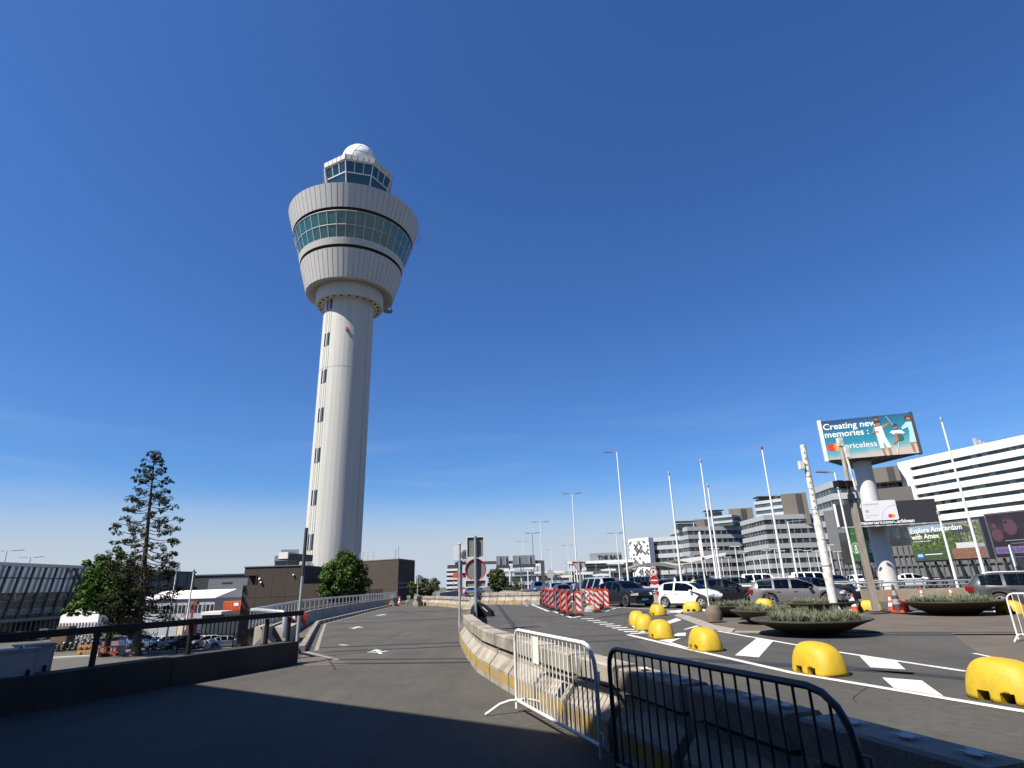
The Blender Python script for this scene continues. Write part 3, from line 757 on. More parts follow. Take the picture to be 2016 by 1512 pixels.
w = MB(); F = Fr((p.x, p.y, 0), (.9, -.4, 0))
for k in range(11): w.fbox(F, -.03, .03, zt * .57 + k * .27, zt * .57 + k * .27 + .05, .09, .135)
w.build('mounting_hole', M('dark_holes', (.16, .15, .14), .8), t)

p = G(1727, 1210); zt = top_z(p, 1655, 862); t = thing('wooden_pole', 'weathered square wooden pole carrying black floodlights and a white conduit', 'pole', (p.x, p.y, .1))
w = MB(); F = Fr((p.x, p.y, 0), (.95, -.3, 0)); w.fbox(F, -.13, .11, .1, zt * .66, -.12, .12); w.build('post', wood, t)
w = MB(); w.tube([(p.x - .02, p.y, zt * .6), (p.x + .03, p.y, zt)], [.10, .08], 12); w.build('upper_tube', M('pole_grey', (.32, .30, .27), .7, var=.25, scale=3), t)
w = MB(); w.tube([(p.x + .25, p.y - .1, zt * .58), (p.x + .1, p.y - .1, zt * .93)], .05, 8); w.build('conduit', white_worn, t)
w = MB(); w.box((p.x + .02, p.y, zt * .975), (.2, .2, zt * .05)); w.box((p.x + .16, p.y - .12, zt * .91), (.16, .16, .5)); w.build('antenna_box', white_worn, t)
w = MB(); w.fbox(F, -.16, .15, zt * .615, zt * .625, -.15, .15); w.build('steel_band', steel_d, t)
for k, (dx, dz) in enumerate(((-.55, .02), (-.18, .0))):
    w = MB(); w.box((p.x + dx - .05, p.y - .3, zt * .715 + dz), (.32, .3, .26), .3); w.bar((p.x + dx, p.y - .2, zt * .70), (p.x + .05, p.y, zt * .69), .05); w.build('floodlight', black, t)
w = MB(); w.bar((p.x - .65, p.y - .2, zt * .69), (p.x + .1, p.y, zt * .69), .06); w.build('cross_arm', galv_f, t)
w = MB(); w.box((p.x + .1, p.y + .1, .12), (.9, .55, .05), .2); w.build('base_plate', steel_d, t)

def pole_at(px0, py0, px1, py1, dist, zb, r0, r1, name, lab, cat, grp, m, cap=None):
    b = D(px0, py0, dist); zt = D(px1, py1, dist).z
    t = thing(name, lab, cat, (b.x, b.y, zb), grp)
    w = MB(); w.tube([(b.x, b.y, zb), (b.x, b.y, (zb + zt) * .5), (b.x, b.y, zt)], [r0, (r0 + r1) / 2, r1], 10); w.build('pole', m, t)
    if cap: w = MB(); w.lathe([(r1, 0), (r1 * 1.7, .1), (r1 * 1.6, .28), (.01, .36)], 10, (b.x, b.y, zt)); w.build('finial', cap, t)
    return t, b, zt
for px0, py0, px1, py1, d, lab in ((1342, 1145, 1316, 936, 52, 'bare white flagpole rising behind the white hatchback'), (1411, 1140, 1387, 911, 52, 'bare white flagpole, left one of the close pair above the black crossover'), (1419, 1140, 1395, 960, 54, 'shorter white pole, right one of the close pair above the black crossover'),
                                    (1544, 1137, 1498, 886, 52, 'bare white flagpole with red cap above the grey estate'), (1937, 1126, 1851, 831, 50, 'tall bare white flagpole crossing the white hotel'), (1887, 1160, 1852, 1015, 46, 'short thin white pole crossing the canal picture billboard')):
    pole_at(px0, py0, px1, py1, d, LOW, .13, .055, 'flagpole', lab, 'flagpole', 'bare white flagpoles beyond the road', white_p, red if px1 == 1498 else galv_f)
def street_lamp(px0, py0, px1, py1, d, zb, lab, grp, arms, al=1.1, r=.11, m=white_p):
    t, b, zt = pole_at(px0, py0, px1, py1, d, zb, r, r * .5, 'street_lamp', lab, 'street lamp', grp, m)
    for a in arms:
        w = MB(); u = Vector((math.cos(a), math.sin(a), .06)); p = Vector((b.x, b.y, zt))
        w.bar(p, p + u * al * .45, .06, .06); w.build('arm', galv_f, t)
        w = MB(); w.bar(p + u * al * .35, p + u * al * 1.05, .26 * al / 1.1, .10); w.build('lamp_head', M('lamp_housing', (.22, .23, .24), .5), t)
    return t
for px0, py0, px1, py1, d, arms, lab in ((1237, 1142, 1216, 890, 60, (PI,), 'tall white street lamp with one arm to the left, nearest of the road lamps'), (1137, 1142, 1127, 972, 84, (0, PI), 'tall white double street lamp second along the right road'), (1069, 1150, 1063, 1028, 112, (0, PI), 'white double street lamp third along the right road'),
                                         (1052, 1150, 1046, 1050, 140, (0, PI), 'white double street lamp fourth along the right road'), (1032, 1150, 1028, 1066, 170, (0, PI), 'white double street lamp farthest along the right road'), (1221, 1142, 1212, 1050, 92, (0.3, PI - .3), 'white double street lamp with raised arms left of the diamond facade'),
                                         (1088, 1150, 1084, 1083, 190, (PI,), 'faint thin street lamp with one arm behind the gantry'), (1122, 1148, 1119, 1074, 180, (PI, 0), 'faint thin double street lamp behind the yield sign'), (1571, 1140, 1553, 1027, 60, (0,), 'white street lamp with short head above the grey estate roof'), (1694, 1170, 1641, 930, 48, (PI,), 'white street lamp with black head left of the billboard column')):
    street_lamp(px0, py0, px1, py1, d, -.4 if px0 < 1300 else LOW, lab, 'white street lamps', arms, 1.3 if d < 100 else 1.6)
street_lamp(2, 1135, 6, 1085, 172, LOW, 'double street lamp behind the glass terminal at the far left edge', 'lamps behind the glass terminal', (0.2, PI - .2), 3, .16, galv_f)
street_lamp(52, 1135, 56, 1098, 180, LOW, 'T shaped double street lamp behind the glass terminal, right one', 'lamps behind the glass terminal', (0, PI), 2.6, .16, galv_f)
for px0, py0, px1, py1, lab in ((366, 1235, 374, 1126, 'slim white pole in front of the white cabins'), (331, 1235, 341, 1128, 'slim white pole mostly hidden by the conifer branches')):
    pole_at(px0, py0, px1, py1, 88, LOW, .14, .08, 'flagpole', lab, 'flagpole', 'slim white poles by the cabins', white_p, galv_f)

# sign group seen from behind on the barrier row
p = G(905, 1248); zt = top_z(p, 905, 1072); t = MB(); t.tube([(p.x, p.y, 0), (p.x, p.y, zt)], .045, 10); t.lathe([(.05, zt), (.055, zt + .02), (.03, zt + .06)], 10, (p.x, p.y, 0), capt=True)
tag(t.build('signpost', galv_f), 'bare grey pole standing on the left road side of the barrier row', 'post')
p = G(937, 1243); p = Vector((p.x, p.y, 0)); zt = top_z(p, 937, 1055); t = thing('traffic_sign', 'pole with square, round and small framed signs seen from the back beside the barrier row', 'traffic sign', p)
F = Fr((p.x, p.y + .06, 0), (1, .0, 0))
w = MB(); w.tube([(p.x, p.y, 0), (p.x, p.y, zt)], .05, 10); w.build('pole', galv, t)
dk = M('sign_back', (.20, .21, .20), .6, .2, var=.12, scale=5)
sp = lambda px, py: top_z(p, px, py)
w = MB(); w.fbox(F, -.31, .31, sp(937, 1098), sp(937, 1057), -.055, -.03); w.build('square_plate', dk, t)
w = MB(); zb_, zt_ = sp(937, 1098), sp(937, 1056)
w.fbox(F, -.345, -.315, zb_, zt_, -.06, .02); w.fbox(F, .315, .345, zb_, zt_, -.06, .02); w.fbox(F, -.315, .315, zt_ - .03, zt_, -.06, .02); w.fbox(F, -.315, .315, zb_, zb_ + .03, -.06, .02); w.build('plate_rim', white_p, t)
zc = sp(937, 1121); rr_ = .385
w = MB(); w.fprism(Fr((p.x, p.y + .06, zc), (1, 0, 0)), [(rr_ * math.cos(a * PI / 18), rr_ * math.sin(a * PI / 18)) for a in range(36)], -.055, -.03); w.build('round_plate', dk, t)
w = MB(); w.tube([(p.x + rr_ * math.cos(a * PI / 18), p.y + .07, zc + rr_ * math.sin(a * PI / 18)) for a in range(37)], .028, 6, False); w.build('round_rim', red, t)
zb_, zt_ = sp(937, 1155), sp(937, 1143)
w = MB(); w.fbox(F, -.38, .38, zb_, zt_, -.055, -.03); w.build('small_plate', dk, t)
w = MB(); w.fbox(F, -.42, -.38, zb_ - .03, zt_ + .03, -.06, .02); w.fbox(F, .38, .42, zb_ - .03, zt_ + .03, -.06, .02); w.fbox(F, -.38, .38, zt_, zt_ + .03, -.06, .02); w.fbox(F, -.38, .38, zb_ - .03, zb_, -.06, .02); w.build('small_rim', white_p, t)
p = G(943, 1214); t = thing('road_guard', 'squat black rubber guard with a white stripe on the road behind the sign pole', 'guard', p); F = Fr((p.x, p.y, 0), (.9, -.3, 0)); w = MB(); w.fprism(F, [(-.1, .0), (-.1, .75), (.25, .62), (.75, .28), (.85, 0)], -.25, .25); w.build('body', black, t); w = MB(); w.fprism(F, [(.28, .5), (.33, .5), (.62, .26), (.57, .26)], .25, .262); w.build('stripe', white_p, t)
# yield sign from behind, round sign from behind
p = G(1146, 1203); p = Vector((p.x, p.y, 0)); t = thing('traffic_sign', 'triangular give way sign seen from behind on a thin pole among the guide boards', 'traffic sign', p)
z1 = top_z(p, 1146, 1106); z0 = top_z(p, 1146, 1128)
w = MB(); w.tube([(p.x, p.y, 0), (p.x, p.y, z1 + .05)], .045, 8); w.build('pole', galv_f, t)
F = Fr((p.x, p.y + .06, 0), (1, 0, 0)); w = MB(); hw = .42
w.fprism(F, [(-hw, z1), (0, z0), (hw, z1)], -.03, -.005); w.build('plate', M('sign_back_light', (.42, .43, .42), .5, .2), t)
w = MB(); w.tube([F.p(-hw, z1), F.p(0, z0), F.p(hw, z1), F.p(-hw, z1)], .028, 6); w.build('rim', redor, t)
p = D(1085, 1160, 70); t = thing('traffic_sign', 'round grey sign seen from behind beyond the row of concrete blocks', 'traffic sign', (p.x, p.y, 0))
zc = D(1085, 1130, 70).z; w = MB(); w.tube([(p.x, p.y, 0), (p.x, p.y, zc + .6)], .05, 8); w.build('pole', galv_f, t)
w = MB(); w.fprism(Fr((p.x, p.y - .1, zc), (1, 0, 0)), [(.46 * math.cos(a * PI / 12), .46 * math.sin(a * PI / 12)) for a in range(24)], -.02, .01); w.build('plate', M('sign_back_light', (.42, .43, .42)), t)
# no entry + no pedestrians
p = G(1292, 1186); t = thing('traffic_sign', 'no entry and no pedestrians signs with a white plate on one post behind the cars', 'traffic sign', (p.x, p.y, 0)); dist = math.hypot(p.x, p.y)
w = MB(); w.tube([(p.x, p.y, 0), (p.x, p.y, top_z(p, 1290, 1118))], .05, 8); w.build('pole', galv_f, t)
def disc_sign(zc, r, kind, t):
    F = Fr((p.x, p.y - .09, zc), (1, -.1, 0)); w = MB(); cir = [(r * math.cos(a * PI / 18), r * math.sin(a * PI / 18)) for a in range(36)]
    w.fprism(F, cir, -.02, .0)
    if kind == 'noentry': w.mi = 1; disc(w, F, 0, 0, r * .97, .003, 36); w.mi = 0; w.fbox(F, -r * .7, r * .7, -r * .14, r * .14, .003, .008)
    else:
        w.mi = 1; disc(w, F, 0, 0, r * .97, .003, 36); w.mi = 0; disc(w, F, 0, 0, r * .74, .006, 36); w.mi = 2
        disc(w, F, 0, r * .45, r * .11, .009, 10)
        w.fbox(F, -r * .1, r * .1, -r * .05, r * .32, .007, .01)
        for a, b in (((-.05, -.02), (-.28, -.58)), ((.05, -.02), (.25, -.58)), ((-.08, .28), (-.3, -.02)), ((.08, .28), (.3, .0))):
            w.bar(F.p(a[0] * r, a[1] * r, .009), F.p(b[0] * r, b[1] * r, .009), r * .11, .004, up=F.w)
    w.build('sign_face', [white_p, red, black], t)
zc1 = D(1290, 1126.5, dist).z; zc2 = D(1291, 1142.5, dist).z
disc_sign(zc1, .32, 'ped', t); disc_sign(zc2, .33, 'noentry', t)
F = Fr((p.x, p.y - .09, D(1292, 1153, dist).z), (1, -.1, 0)); w = MB(); w.fbox(F, -.33, .33, -.1, .1, -.02, 0); w.build('sub_plate', white_p, t)
w = MB(); w.fbox(Fr((p.x, p.y - .09, D(1290, 1116.5, dist).z), (1, -.1, 0)), -.2, .2, -.1, .1, -.02, 0); w.build('blue_plate', M('sign_blue', (.25, .38, .55), .5), t)
p = D(822, 1170, 66); t = thing('traffic_sign', 'pair of small grey plates on a pole beside the far bush', 'traffic sign', (p.x, p.y, 0))
z = D(822, 1143, 66).z; w = MB(); w.tube([(p.x, p.y, 0), (p.x, p.y, z + .5)], .05, 6); w.build('pole', galv_f, t)
for s in (-1, 1): w = MB(); w.fbox(Fr((p.x, p.y - .08, z), (1, .5 * s, 0)), -.1 + .27 * s, .1 + .27 * s, -.3, .3, -.02, .02); w.build('plate', M('sign_back_light', (.42, .43, .42)), t)

# ------------------------------------------------------------ stained wall and guard rail behind the cars
wp = [Vector((G(x, y).x, G(x, y).y, 0)) for x, y in ((1236, 1186), (1400, 1189.5), (1700, 1185), (1900, 1180))] + [Vector((60, 30, 0)), Vector((88, 10, 0))]
wallm = M('stained_wall', (.27, .215, .155), .9, var=.25, scale=.9, fine=.15, bump=.2, flat=True, dark=(.40, .36, .30), dscale=.8, damt=.7)
w = MB()
for i in range(len(wp) - 1):
    a, b = wp[i], wp[i + 1]; d = (b - a).normalized(); n = Vector((-d.y, d.x, 0)) * .3
    w.prism([tuple(a.xy), tuple(b.xy), tuple((b + n).xy), tuple((a + n).xy)], -.5, .64 + .002 * i)
tag(w.build('road_edge_wall', wallm), 'low stained brown concrete wall along the far side of the right road', 'wall')
t = thing('guard_rail', 'grey tubular guard rail standing on the stained wall behind the cars', 'railing', wp[0])
w = MB(); w.tube([p + Vector((0, .15, 1.05)) for p in wp], .05, 8); w.tube([p + Vector((0, .15, .84)) for p in wp], .03, 6); w.build('rail', galv, t)
for i in range(len(wp) - 2):
    L = (wp[i + 1] - wp[i]).length
    for k in range(int(L / 2)):
        p = wp[i].lerp(wp[i + 1], (k + .3) / int(L / 2)); w = MB(); w.bar((p.x, p.y + .15, .6), (p.x, p.y + .15, 1.05), .06); w.build('post', galv_f, t)
# long kerb walls of the queueing road
w = MB(); a = G(925, 1158, .6); 
q0, q1 = D(988, 1150, 95), D(1070, 1165, 56)
w = MB(); d = (q1 - q0); d.z = 0; d.normalize(); n = Vector((-d.y, d.x, 0)) * .35
w.prism([(q0.x, q0.y), (q1.x, q1.y), (q1.x - n.x, q1.y - n.y), (q0.x - n.x, q0.y - n.y)], .003, .75); tag(w.build('median_wall', conc_l), 'long pale concrete median wall receding behind the closing blocks', 'wall')
q0, q1 = D(905, 1163, 90), D(866, 1176, 64); w = MB(); w.prism([(q0.x, q0.y), (q1.x, q1.y), (q1.x - .4, q1.y), (q0.x - .4, q0.y)], .003, 1.0); tag(w.build('ramp_wall', conc_l), 'grey concrete ramp wall behind the far bush', 'wall')
# ------------------------------------------------------------ cars
def car_paint(name, rgb, metal=.0, rough=.35): return M('paint_' + name, rgb, rough, metal, coat=.3 if max(rgb) > .05 else .12, spec=.5 if max(rgb) > .05 else .35)
PB = car_paint('black', (.010, .011, .014)); PW = car_paint('white', (.74, .74, .73)); PG = car_paint('grey', (.19, .185, .185), .55, .35); PD = car_paint('dark_grey', (.075, .08, .085), .5, .32)
PN = car_paint('navy', (.012, .02, .045)); PS = car_paint('silver', (.42, .44, .46), .6, .35); PR = car_paint('red', (.30, .02, .02)); PT = car_paint('blue', (.03, .06, .14))
CARPAINT = dict(black=PB, white=PW, grey=PG, dark=PD, navy=PN, silver=PS, red=PR, blue=PT)
glass_car = glassy('car_glass', (.17, .20, .20))
interior = M('car_interior', (.03, .03, .032), .85)
rimm = M('alloy_rim', (.55, .56, .57), .3, .8); rimd = M('dark_rim', (.05, .05, .055), .4, .5)
headl = M('headlight', (.75, .78, .80), .08, .3); taill = M('tail_light', (.28, .01, .012), .15)
plate_y = M('plate_yellow', (.60, .43, .03), .5); plate_b = M('plate_blue', (.05, .32, .62), .5); trim = M('car_trim', (.018, .018, .02), .55)
CARS = dict(
    # L W H, silhouette (x/L from the rear -0.5 .. front 0.5, z/H), belt rear/front, windows in x/L, axles, wheel r
    hatch=dict(L=3.5, W=1.64, H=1.47, sil=[(-.5, .60), (-.485, .70), (-.44, .86), (-.38, .955), (-.25, .99), (-.08, 1), (.06, .965), (.16, .86), (.29, .67), (.36, .635), (.44, .575), (.485, .49), (.5, .40)], belt=(.68, .60), win=[(-.36, -.17), (-.14, .20)], ws=(.08, .27), rw=(-.465, -.385), ax=(-.345, .335), r=.30, sill=.20),
    suv=dict(L=4.6, W=1.88, H=1.62, sil=[(-.5, .56), (-.49, .64), (-.45, .70), (-.40, .80), (-.32, .925), (-.2, .985), (-.05, 1), (.06, .975), (.15, .86), (.255, .675), (.36, .645), (.44, .59), (.485, .50), (.5, .40)], belt=(.68, .615), win=[(-.33, -.20), (-.175, -.03), (0, .20)], ws=(.06, .24), rw=(-.43, -.30), ax=(-.325, .31), r=.36, sill=.25),
    cross=dict(L=4.4, W=1.80, H=1.57, sil=[(-.5, .62), (-.49, .72), (-.455, .82), (-.40, .93), (-.32, .985), (-.1, 1), (.03, .98), (.13, .87), (.235, .69), (.33, .665), (.43, .62), (.485, .54), (.5, .42)], belt=(.70, .635), win=[(-.38, -.235), (-.205, -.045), (-.015, .185)], ws=(.03, .22), rw=(-.465, -.385), ax=(-.31, .32), r=.34, sill=.24),
    estate=dict(L=4.65, W=1.83, H=1.50, sil=[(-.5, .58), (-.49, .68), (-.455, .82), (-.415, .93), (-.34, .975), (-.2, .995), (-.08, 1), (.04, .975), (.13, .87), (.235, .675), (.33, .65), (.43, .595), (.485, .51), (.5, .42)], belt=(.665, .60), win=[(-.40, -.245), (-.22, -.065), (-.04, .185)], ws=(.03, .22), rw=(-.475, -.40), ax=(-.285, .32), r=.34, sill=.20),
    sedan=dict(L=4.7, W=1.84, H=1.44, sil=[(-.5, .56), (-.49, .68), (-.44, .72), (-.36, .77), (-.26, .91), (-.14, .985), (-.03, 1), (.06, .965), (.15, .86), (.245, .69), (.34, .645), (.44, .575), (.485, .49), (.5, .40)], belt=(.68, .61), win=[(-.27, -.19), (-.165, -.02), (.005, .195)], ws=(.06, .235), rw=(-.345, -.18), ax=(-.295, .32), r=.34, sill=.19),
    van=dict(L=5.0, W=1.95, H=1.95, sil=[(-.5, .55), (-.49, .80), (-.47, .95), (-.40, .99), (-.1, 1), (.16, .985), (.22, .94), (.30, .76), (.36, .58), (.44, .53), (.485, .45), (.5, .36)], belt=(.56, .53), win=[(-.42, -.22), (-.19, .0), (.03, .22)], ws=(.21, .35), rw=(-.488, -.465), ax=(-.30, .33), r=.34, sill=.22))
def interp(pts, x):
    if x <= pts[0][0]: return pts[0][1]
    for (a, za), (b, zb) in zip(pts, pts[1:]):
        if x <= b:
            k = (x - a) / (b - a); return za + (zb - za) * k
    return pts[-1][1]
def make_car(kind, paint, name='parked_car', rim=None, plate=None, roof_rails=False):
    s = CARS[kind]; L, W, H = s['L'], s['W'], s['H']; rw = s['r']
    t = thing(name, '', 'car', (0, 0, 0), world=False)
    xs = set(-.5 + i / 44 for i in range(45)); Ra = rw + .07
    for a in s['ax']:
        for k in range(-8, 9): xs.add(a + Ra / L * math.sin(k / 8 * PI / 2))
    for a, b in s['win'] + [s['ws'], s['rw']]: xs.add(a); xs.add(b)
    for a, b in s['sil']: xs.add(a)
    xs = sorted(xs); cl = [xs[0]]
    keep = set([v for ab in s['win'] + [s['ws'], s['rw']] for v in ab])
    for x in xs[1:]:
        if x - cl[-1] < .006 and x not in keep: continue
        if x - cl[-1] < .006 and cl[-1] not in keep and len(cl) > 1: cl[-1] = x; continue
        cl.append(x)
    xs = cl
    rings = []
    for x in xs:
        tt = abs(2 * x); w = W / 2 * (1 - .26 * max(0, (tt - .70) / .30) ** 2.2)
        zr = interp(s['sil'], x) * H; belt = (s['belt'][0] + (s['belt'][1] - s['belt'][0]) * (x + .5)) * H
        zb = min(belt, zr - .012)
        zl = s['sill']
        for a in s['ax']:
            dx = (x - a) * L
            if abs(dx) < Ra: zl = max(zl, min(rw + math.sqrt(max(0, Ra * Ra - dx * dx)), zb - .1))
        h = zr - zb; wr = w * .965 - .40 * h
        zq = lambda f: zl + (zb - zl) * f
        R = [(w * .955, zl), (w * .992, zq(.22)), (w, zq(.52)), (w * .992, zq(.80)), (w * .955, zb), (wr + .02 * (h > .1), zb + h * .86), (wr * .80, zb + h * .975), (wr * .4, zb + h * .995), (0, zr)]
        rings.append([(x * L, y, z) for y, z in R] + [(x * L, -y, z) for y, z in R[-2::-1]])
    n = len(rings[0]); body = MB(); b0 = [p for r in rings for p in r]
    gl = dict(windscreen=[], rear_window=[]); sides = {}
    fs = []
    def inr(a, b, rng): return a >= rng[0] - 1e-6 and b <= rng[1] + 1e-6
    for i in range(len(xs) - 1):
        for j in range(n - 1):
            f = (i * n + j, i * n + j + 1, (i + 1) * n + j + 1, (i + 1) * n + j); tgt = None
            if j in (4, n - 6):
                for k, wn_ in enumerate(s['win']):
                    if inr(xs[i], xs[i + 1], wn_): tgt = sides.setdefault((k, j), [])
            if 5 <= j <= n - 7 and j in range(6, n - 7):
                if inr(xs[i], xs[i + 1], s['ws']): tgt = gl['windscreen']
                elif inr(xs[i], xs[i + 1], s['rw']): tgt = gl['rear_window']
            (fs if tgt is None else tgt).append(f)
    body.add(b0, fs, True); body.add(rings[0], [tuple(range(n))]); body.add(rings[-1], [tuple(range(n))[::-1]])
    def part(nm, f, m):
        if not f: return None
        used = sorted(set(k for q in f for k in q)); mp_ = {k: i for i, k in enumerate(used)}
        w = MB(); w.add([b0[k] for k in used], [[mp_[k] for k in q] for q in f], True); return w.build(nm, m, t)
    o = body.build('body', paint, t)
    for k, f in gl.items(): part(k, f, glass_car)
    for f in sides.values(): part('side_window', f, glass_car)
    w = MB(); w.box((-.02 * L, 0, s['sill'] + .3), (L * .55, W * .80, .5)); w.box((0, 0, s['sill'] + .12), (L * .9, W * .5, .2))
    for xx in (-.16, .03):
        for yy in (-1, 1): w.box((xx * L, yy * W * .2, H * .66), (.14, .46, H * .26)); w.box((xx * L - .02, yy * W * .2, H * .81), (.1, .26, .16))
    w.box((.2 * L, 0, H * .56), (.3, W * .75, .2)); w.build('interior', interior, t)
    for a in s['ax']:
        for sd_ in (-1, 1):
            y = sd_ * (W / 2 - .11); w = MB(); F = Fr((a * L, y, rw), (1, 0, 0), (0, 0, 1), (0, sd_, 0))
            N = 24; prof = [(rw * .62, .095), (rw * .86, .105), (rw * .97, .085), (rw, .04), (rw, -.08), (rw * .6, -.1)]
            vs = [F.p(r * math.cos(2 * PI * k / N), r * math.sin(2 * PI * k / N), d) for r, d in prof for k in range(N)]
            w.add(vs, [(i * N + k, i * N + (k + 1) % N, (i + 1) * N + (k + 1) % N, (i + 1) * N + k) for i in range(len(prof) - 1) for k in range(N)], True)
            disc(w, F, 0, 0, rw * .63, .02, N); wo_ = w.build('wheel', rubber, t)
            w = MB()
            for k in range(5):
                an = 2 * PI * k / 5
                for da in (-.16, .16):
                    w.bar(F.p(rw * .1 * math.cos(an), rw * .1 * math.sin(an), .07), F.p(rw * .62 * math.cos(an + da), rw * .62 * math.sin(an + da), .092), rw * .13, .03, up=F.w)
            vs = [F.p(r * math.cos(2 * PI * k / N), r * math.sin(2 * PI * k / N), d) for r, d in ((rw * .66, .1), (rw * .57, .095), (rw * .57, .04)) for k in range(N)]
            w.add(vs, [(i * N + k, i * N + (k + 1) % N, (i + 1) * N + (k + 1) % N, (i + 1) * N + k) for i in range(2) for k in range(N)], True)
            disc(w, F, 0, 0, rw * .16, .095, 12); r_ = w.build('rim', rim or rimm, wo_)
            w = MB(); arc = []
            for q in range(17):
                an = PI * q / 16; arc.append(F.p((Ra + .0) * math.cos(an), (Ra + .0) * math.sin(an), .112))
            if kind in ('suv', 'cross'):
                w.tube(arc, .03, 6); w.build('arch_trim', trim, t)
    zh = interp(s['sil'], .46) * H
    for sd_ in (-1, 1):
        w = MB(); F = Fr((.478 * L, sd_ * W * .355, zh * .86), (-.42 * sd_, 1, 0), (0, 0, 1)); w.fprism(F, [(-.2, -.06), (.24, -.06), (.24, .03), (-.2, .09)] if sd_ > 0 else [(-.24, -.06), (.2, -.06), (.2, .09), (-.24, .03)], -.09, .09); w.build('headlight', headl, t)
        w = MB(); zt_ = (s['belt'][0] - .10) * H; F = Fr((-.486 * L, sd_ * W * .37, zt_), (.38 * sd_, 1, 0), (0, 0, 1)); w.fbox(F, -.16, .17, -.09, .09, -.08, .08); w.build('tail_light', taill, t)
        w = MB(); w.blob((s['ws'][1] * L - .32, sd_ * (W / 2 + .10), (s['belt'][1] + .045) * H), .10, 6, .75); w.bar((s['ws'][1] * L - .32, sd_ * (W / 2 - .08), (s['belt'][1] + .01) * H), (s['ws'][1] * L - .32, sd_ * (W / 2 + .06), (s['belt'][1] + .03) * H), .05); w.build('mirror', paint if kind != 'estate' else trim, t)
        for k, wn_ in enumerate(s['win'][-2:]):
            w = MB(); w.box((wn_[0] * L + .16, sd_ * (W / 2 + .004), (s['belt'][1] - .055) * H), (.2, .04, .035)); w.build('door_handle', paint, t)
        w = MB(); w.box((0, sd_ * W * .487, s['sill'] + .03), (L * (s['ax'][1] - s['ax'][0]) - 2 * Ra, .04, .12)); w.build('sill', trim, t)
        if roof_rails: w = MB(); zz = H; w.tube([(-.36 * L, sd_ * W * .31, zz * .965), (-.3 * L, sd_ * W * .325, zz * .995), (.0, sd_ * W * .325, zz * .995), (.06 * L, sd_ * W * .32, zz * .955)], .02, 6); w.build('roof_rail', galv, t)
    w = MB(); w.box((.4985 * L - .03, 0, .32), (.1, W * .62, .24)); w.build('grille', trim, t)
    w = MB(); w.box((-.498 * L + .02, 0, .30), (.1, W * .6, .18)); w.build('bumper', trim, t)
    pm = plate or plate_y
    w = MB(); w.box((.5 * L + .024, 0, .45), (.012, .50, .11)); w.build('number_plate', pm, t)
    w = MB(); w.box((-.5 * L - .012, 0, .62), (.012, .50, .11)); w.build('number_plate', pm, t)
    return t
KINDS = {}
def car(kind, color, loc, heading, label, group=None, name='parked_car', **k):
    key = (kind, color, tuple(sorted((a, str(b)) for a, b in k.items())))
    if key not in KINDS: KINDS[key] = (make_car(kind, CARPAINT[color], name, **k), [])
    pr, us = KINDS[key]
    o = place(pr, us, loc, heading, label=label); o['category'] = 'car'
    if group: o['group'] = group
    elif 'group' in o: del o['group']
    return o
Gq = 'cars queueing on the right road'
def gp(px, py): v = G(px, py); return Vector((v.x, v.y, .006))
def hd(x, y): return math.atan2(y, x)
p = gp(1233, 1196); car('suv', 'black', p + Vector((.2, 1.75, 0)), hd(.42, -.907), 'black electric taxi with blue number plate facing the hatched nose', Gq, 'taxi', plate=plate_b, rim=rimd)
p = gp(1311, 1198); wc = car('hatch', 'white', p + Vector((1.37, -.35, 0)), hd(.69, -.72), 'small white hatchback with dark side wedge turning between the domes', Gq, 'small_car')
# the dark wedge that runs from the mirror to the nose of the white car
for sd_ in (-1, 1):
    w = MB(); F = Fr((0, sd_ * .828, 0), (1, 0, 0), (0, 0, 1), (0, sd_, 0)); 
    w.fprism(F, [(.50, .95), (.98, .86), (1.44, .68), (1.70, .46), (1.66, .26), (1.40, .50), (.95, .74)], -.16, .004); w.build('wedge', trim, wc)
w = MB(); F = Fr((1.752, 0, 0), (0, 1, 0), (0, 0, 1), (1, 0, 0)); w.fprism(F, [(-.66, .62), (-.2, .40), (.2, .40), (.66, .62), (.70, .44), (.36, .2), (-.36, .2), (-.70, .44)], -.16, .02); w.build('front_cross', trim, wc)
p = gp(1482, 1193); car('cross', 'black', p + Vector((-1.1, 1.18, 0)), hd(.95, -.3), 'black crossover behind the white hatchback and in front of the grey estate', Gq, 'crossover', rim=rimd)
p = gp(1519, 1197); car('estate', 'grey', p + Vector((1.53, .26, 0)), hd(.93, -.36), 'light grey estate car in the middle of the queue behind the grass bowls', Gq, 'estate_car')
p = gp(1640, 1189); car('estate', 'navy', p + Vector((-.45, 1.1, 0)), hd(.985, -.16), 'dark navy car whose nose shows past the white camera mast', Gq, 'estate_car')
p = gp(1977, 1203); car('estate', 'dark', p + Vector((1.55, -.1, 0)), hd(.82, -.57), 'dark grey estate car with roof rails cut by the right edge of the view', Gq, 'estate_car', roof_rails=True)
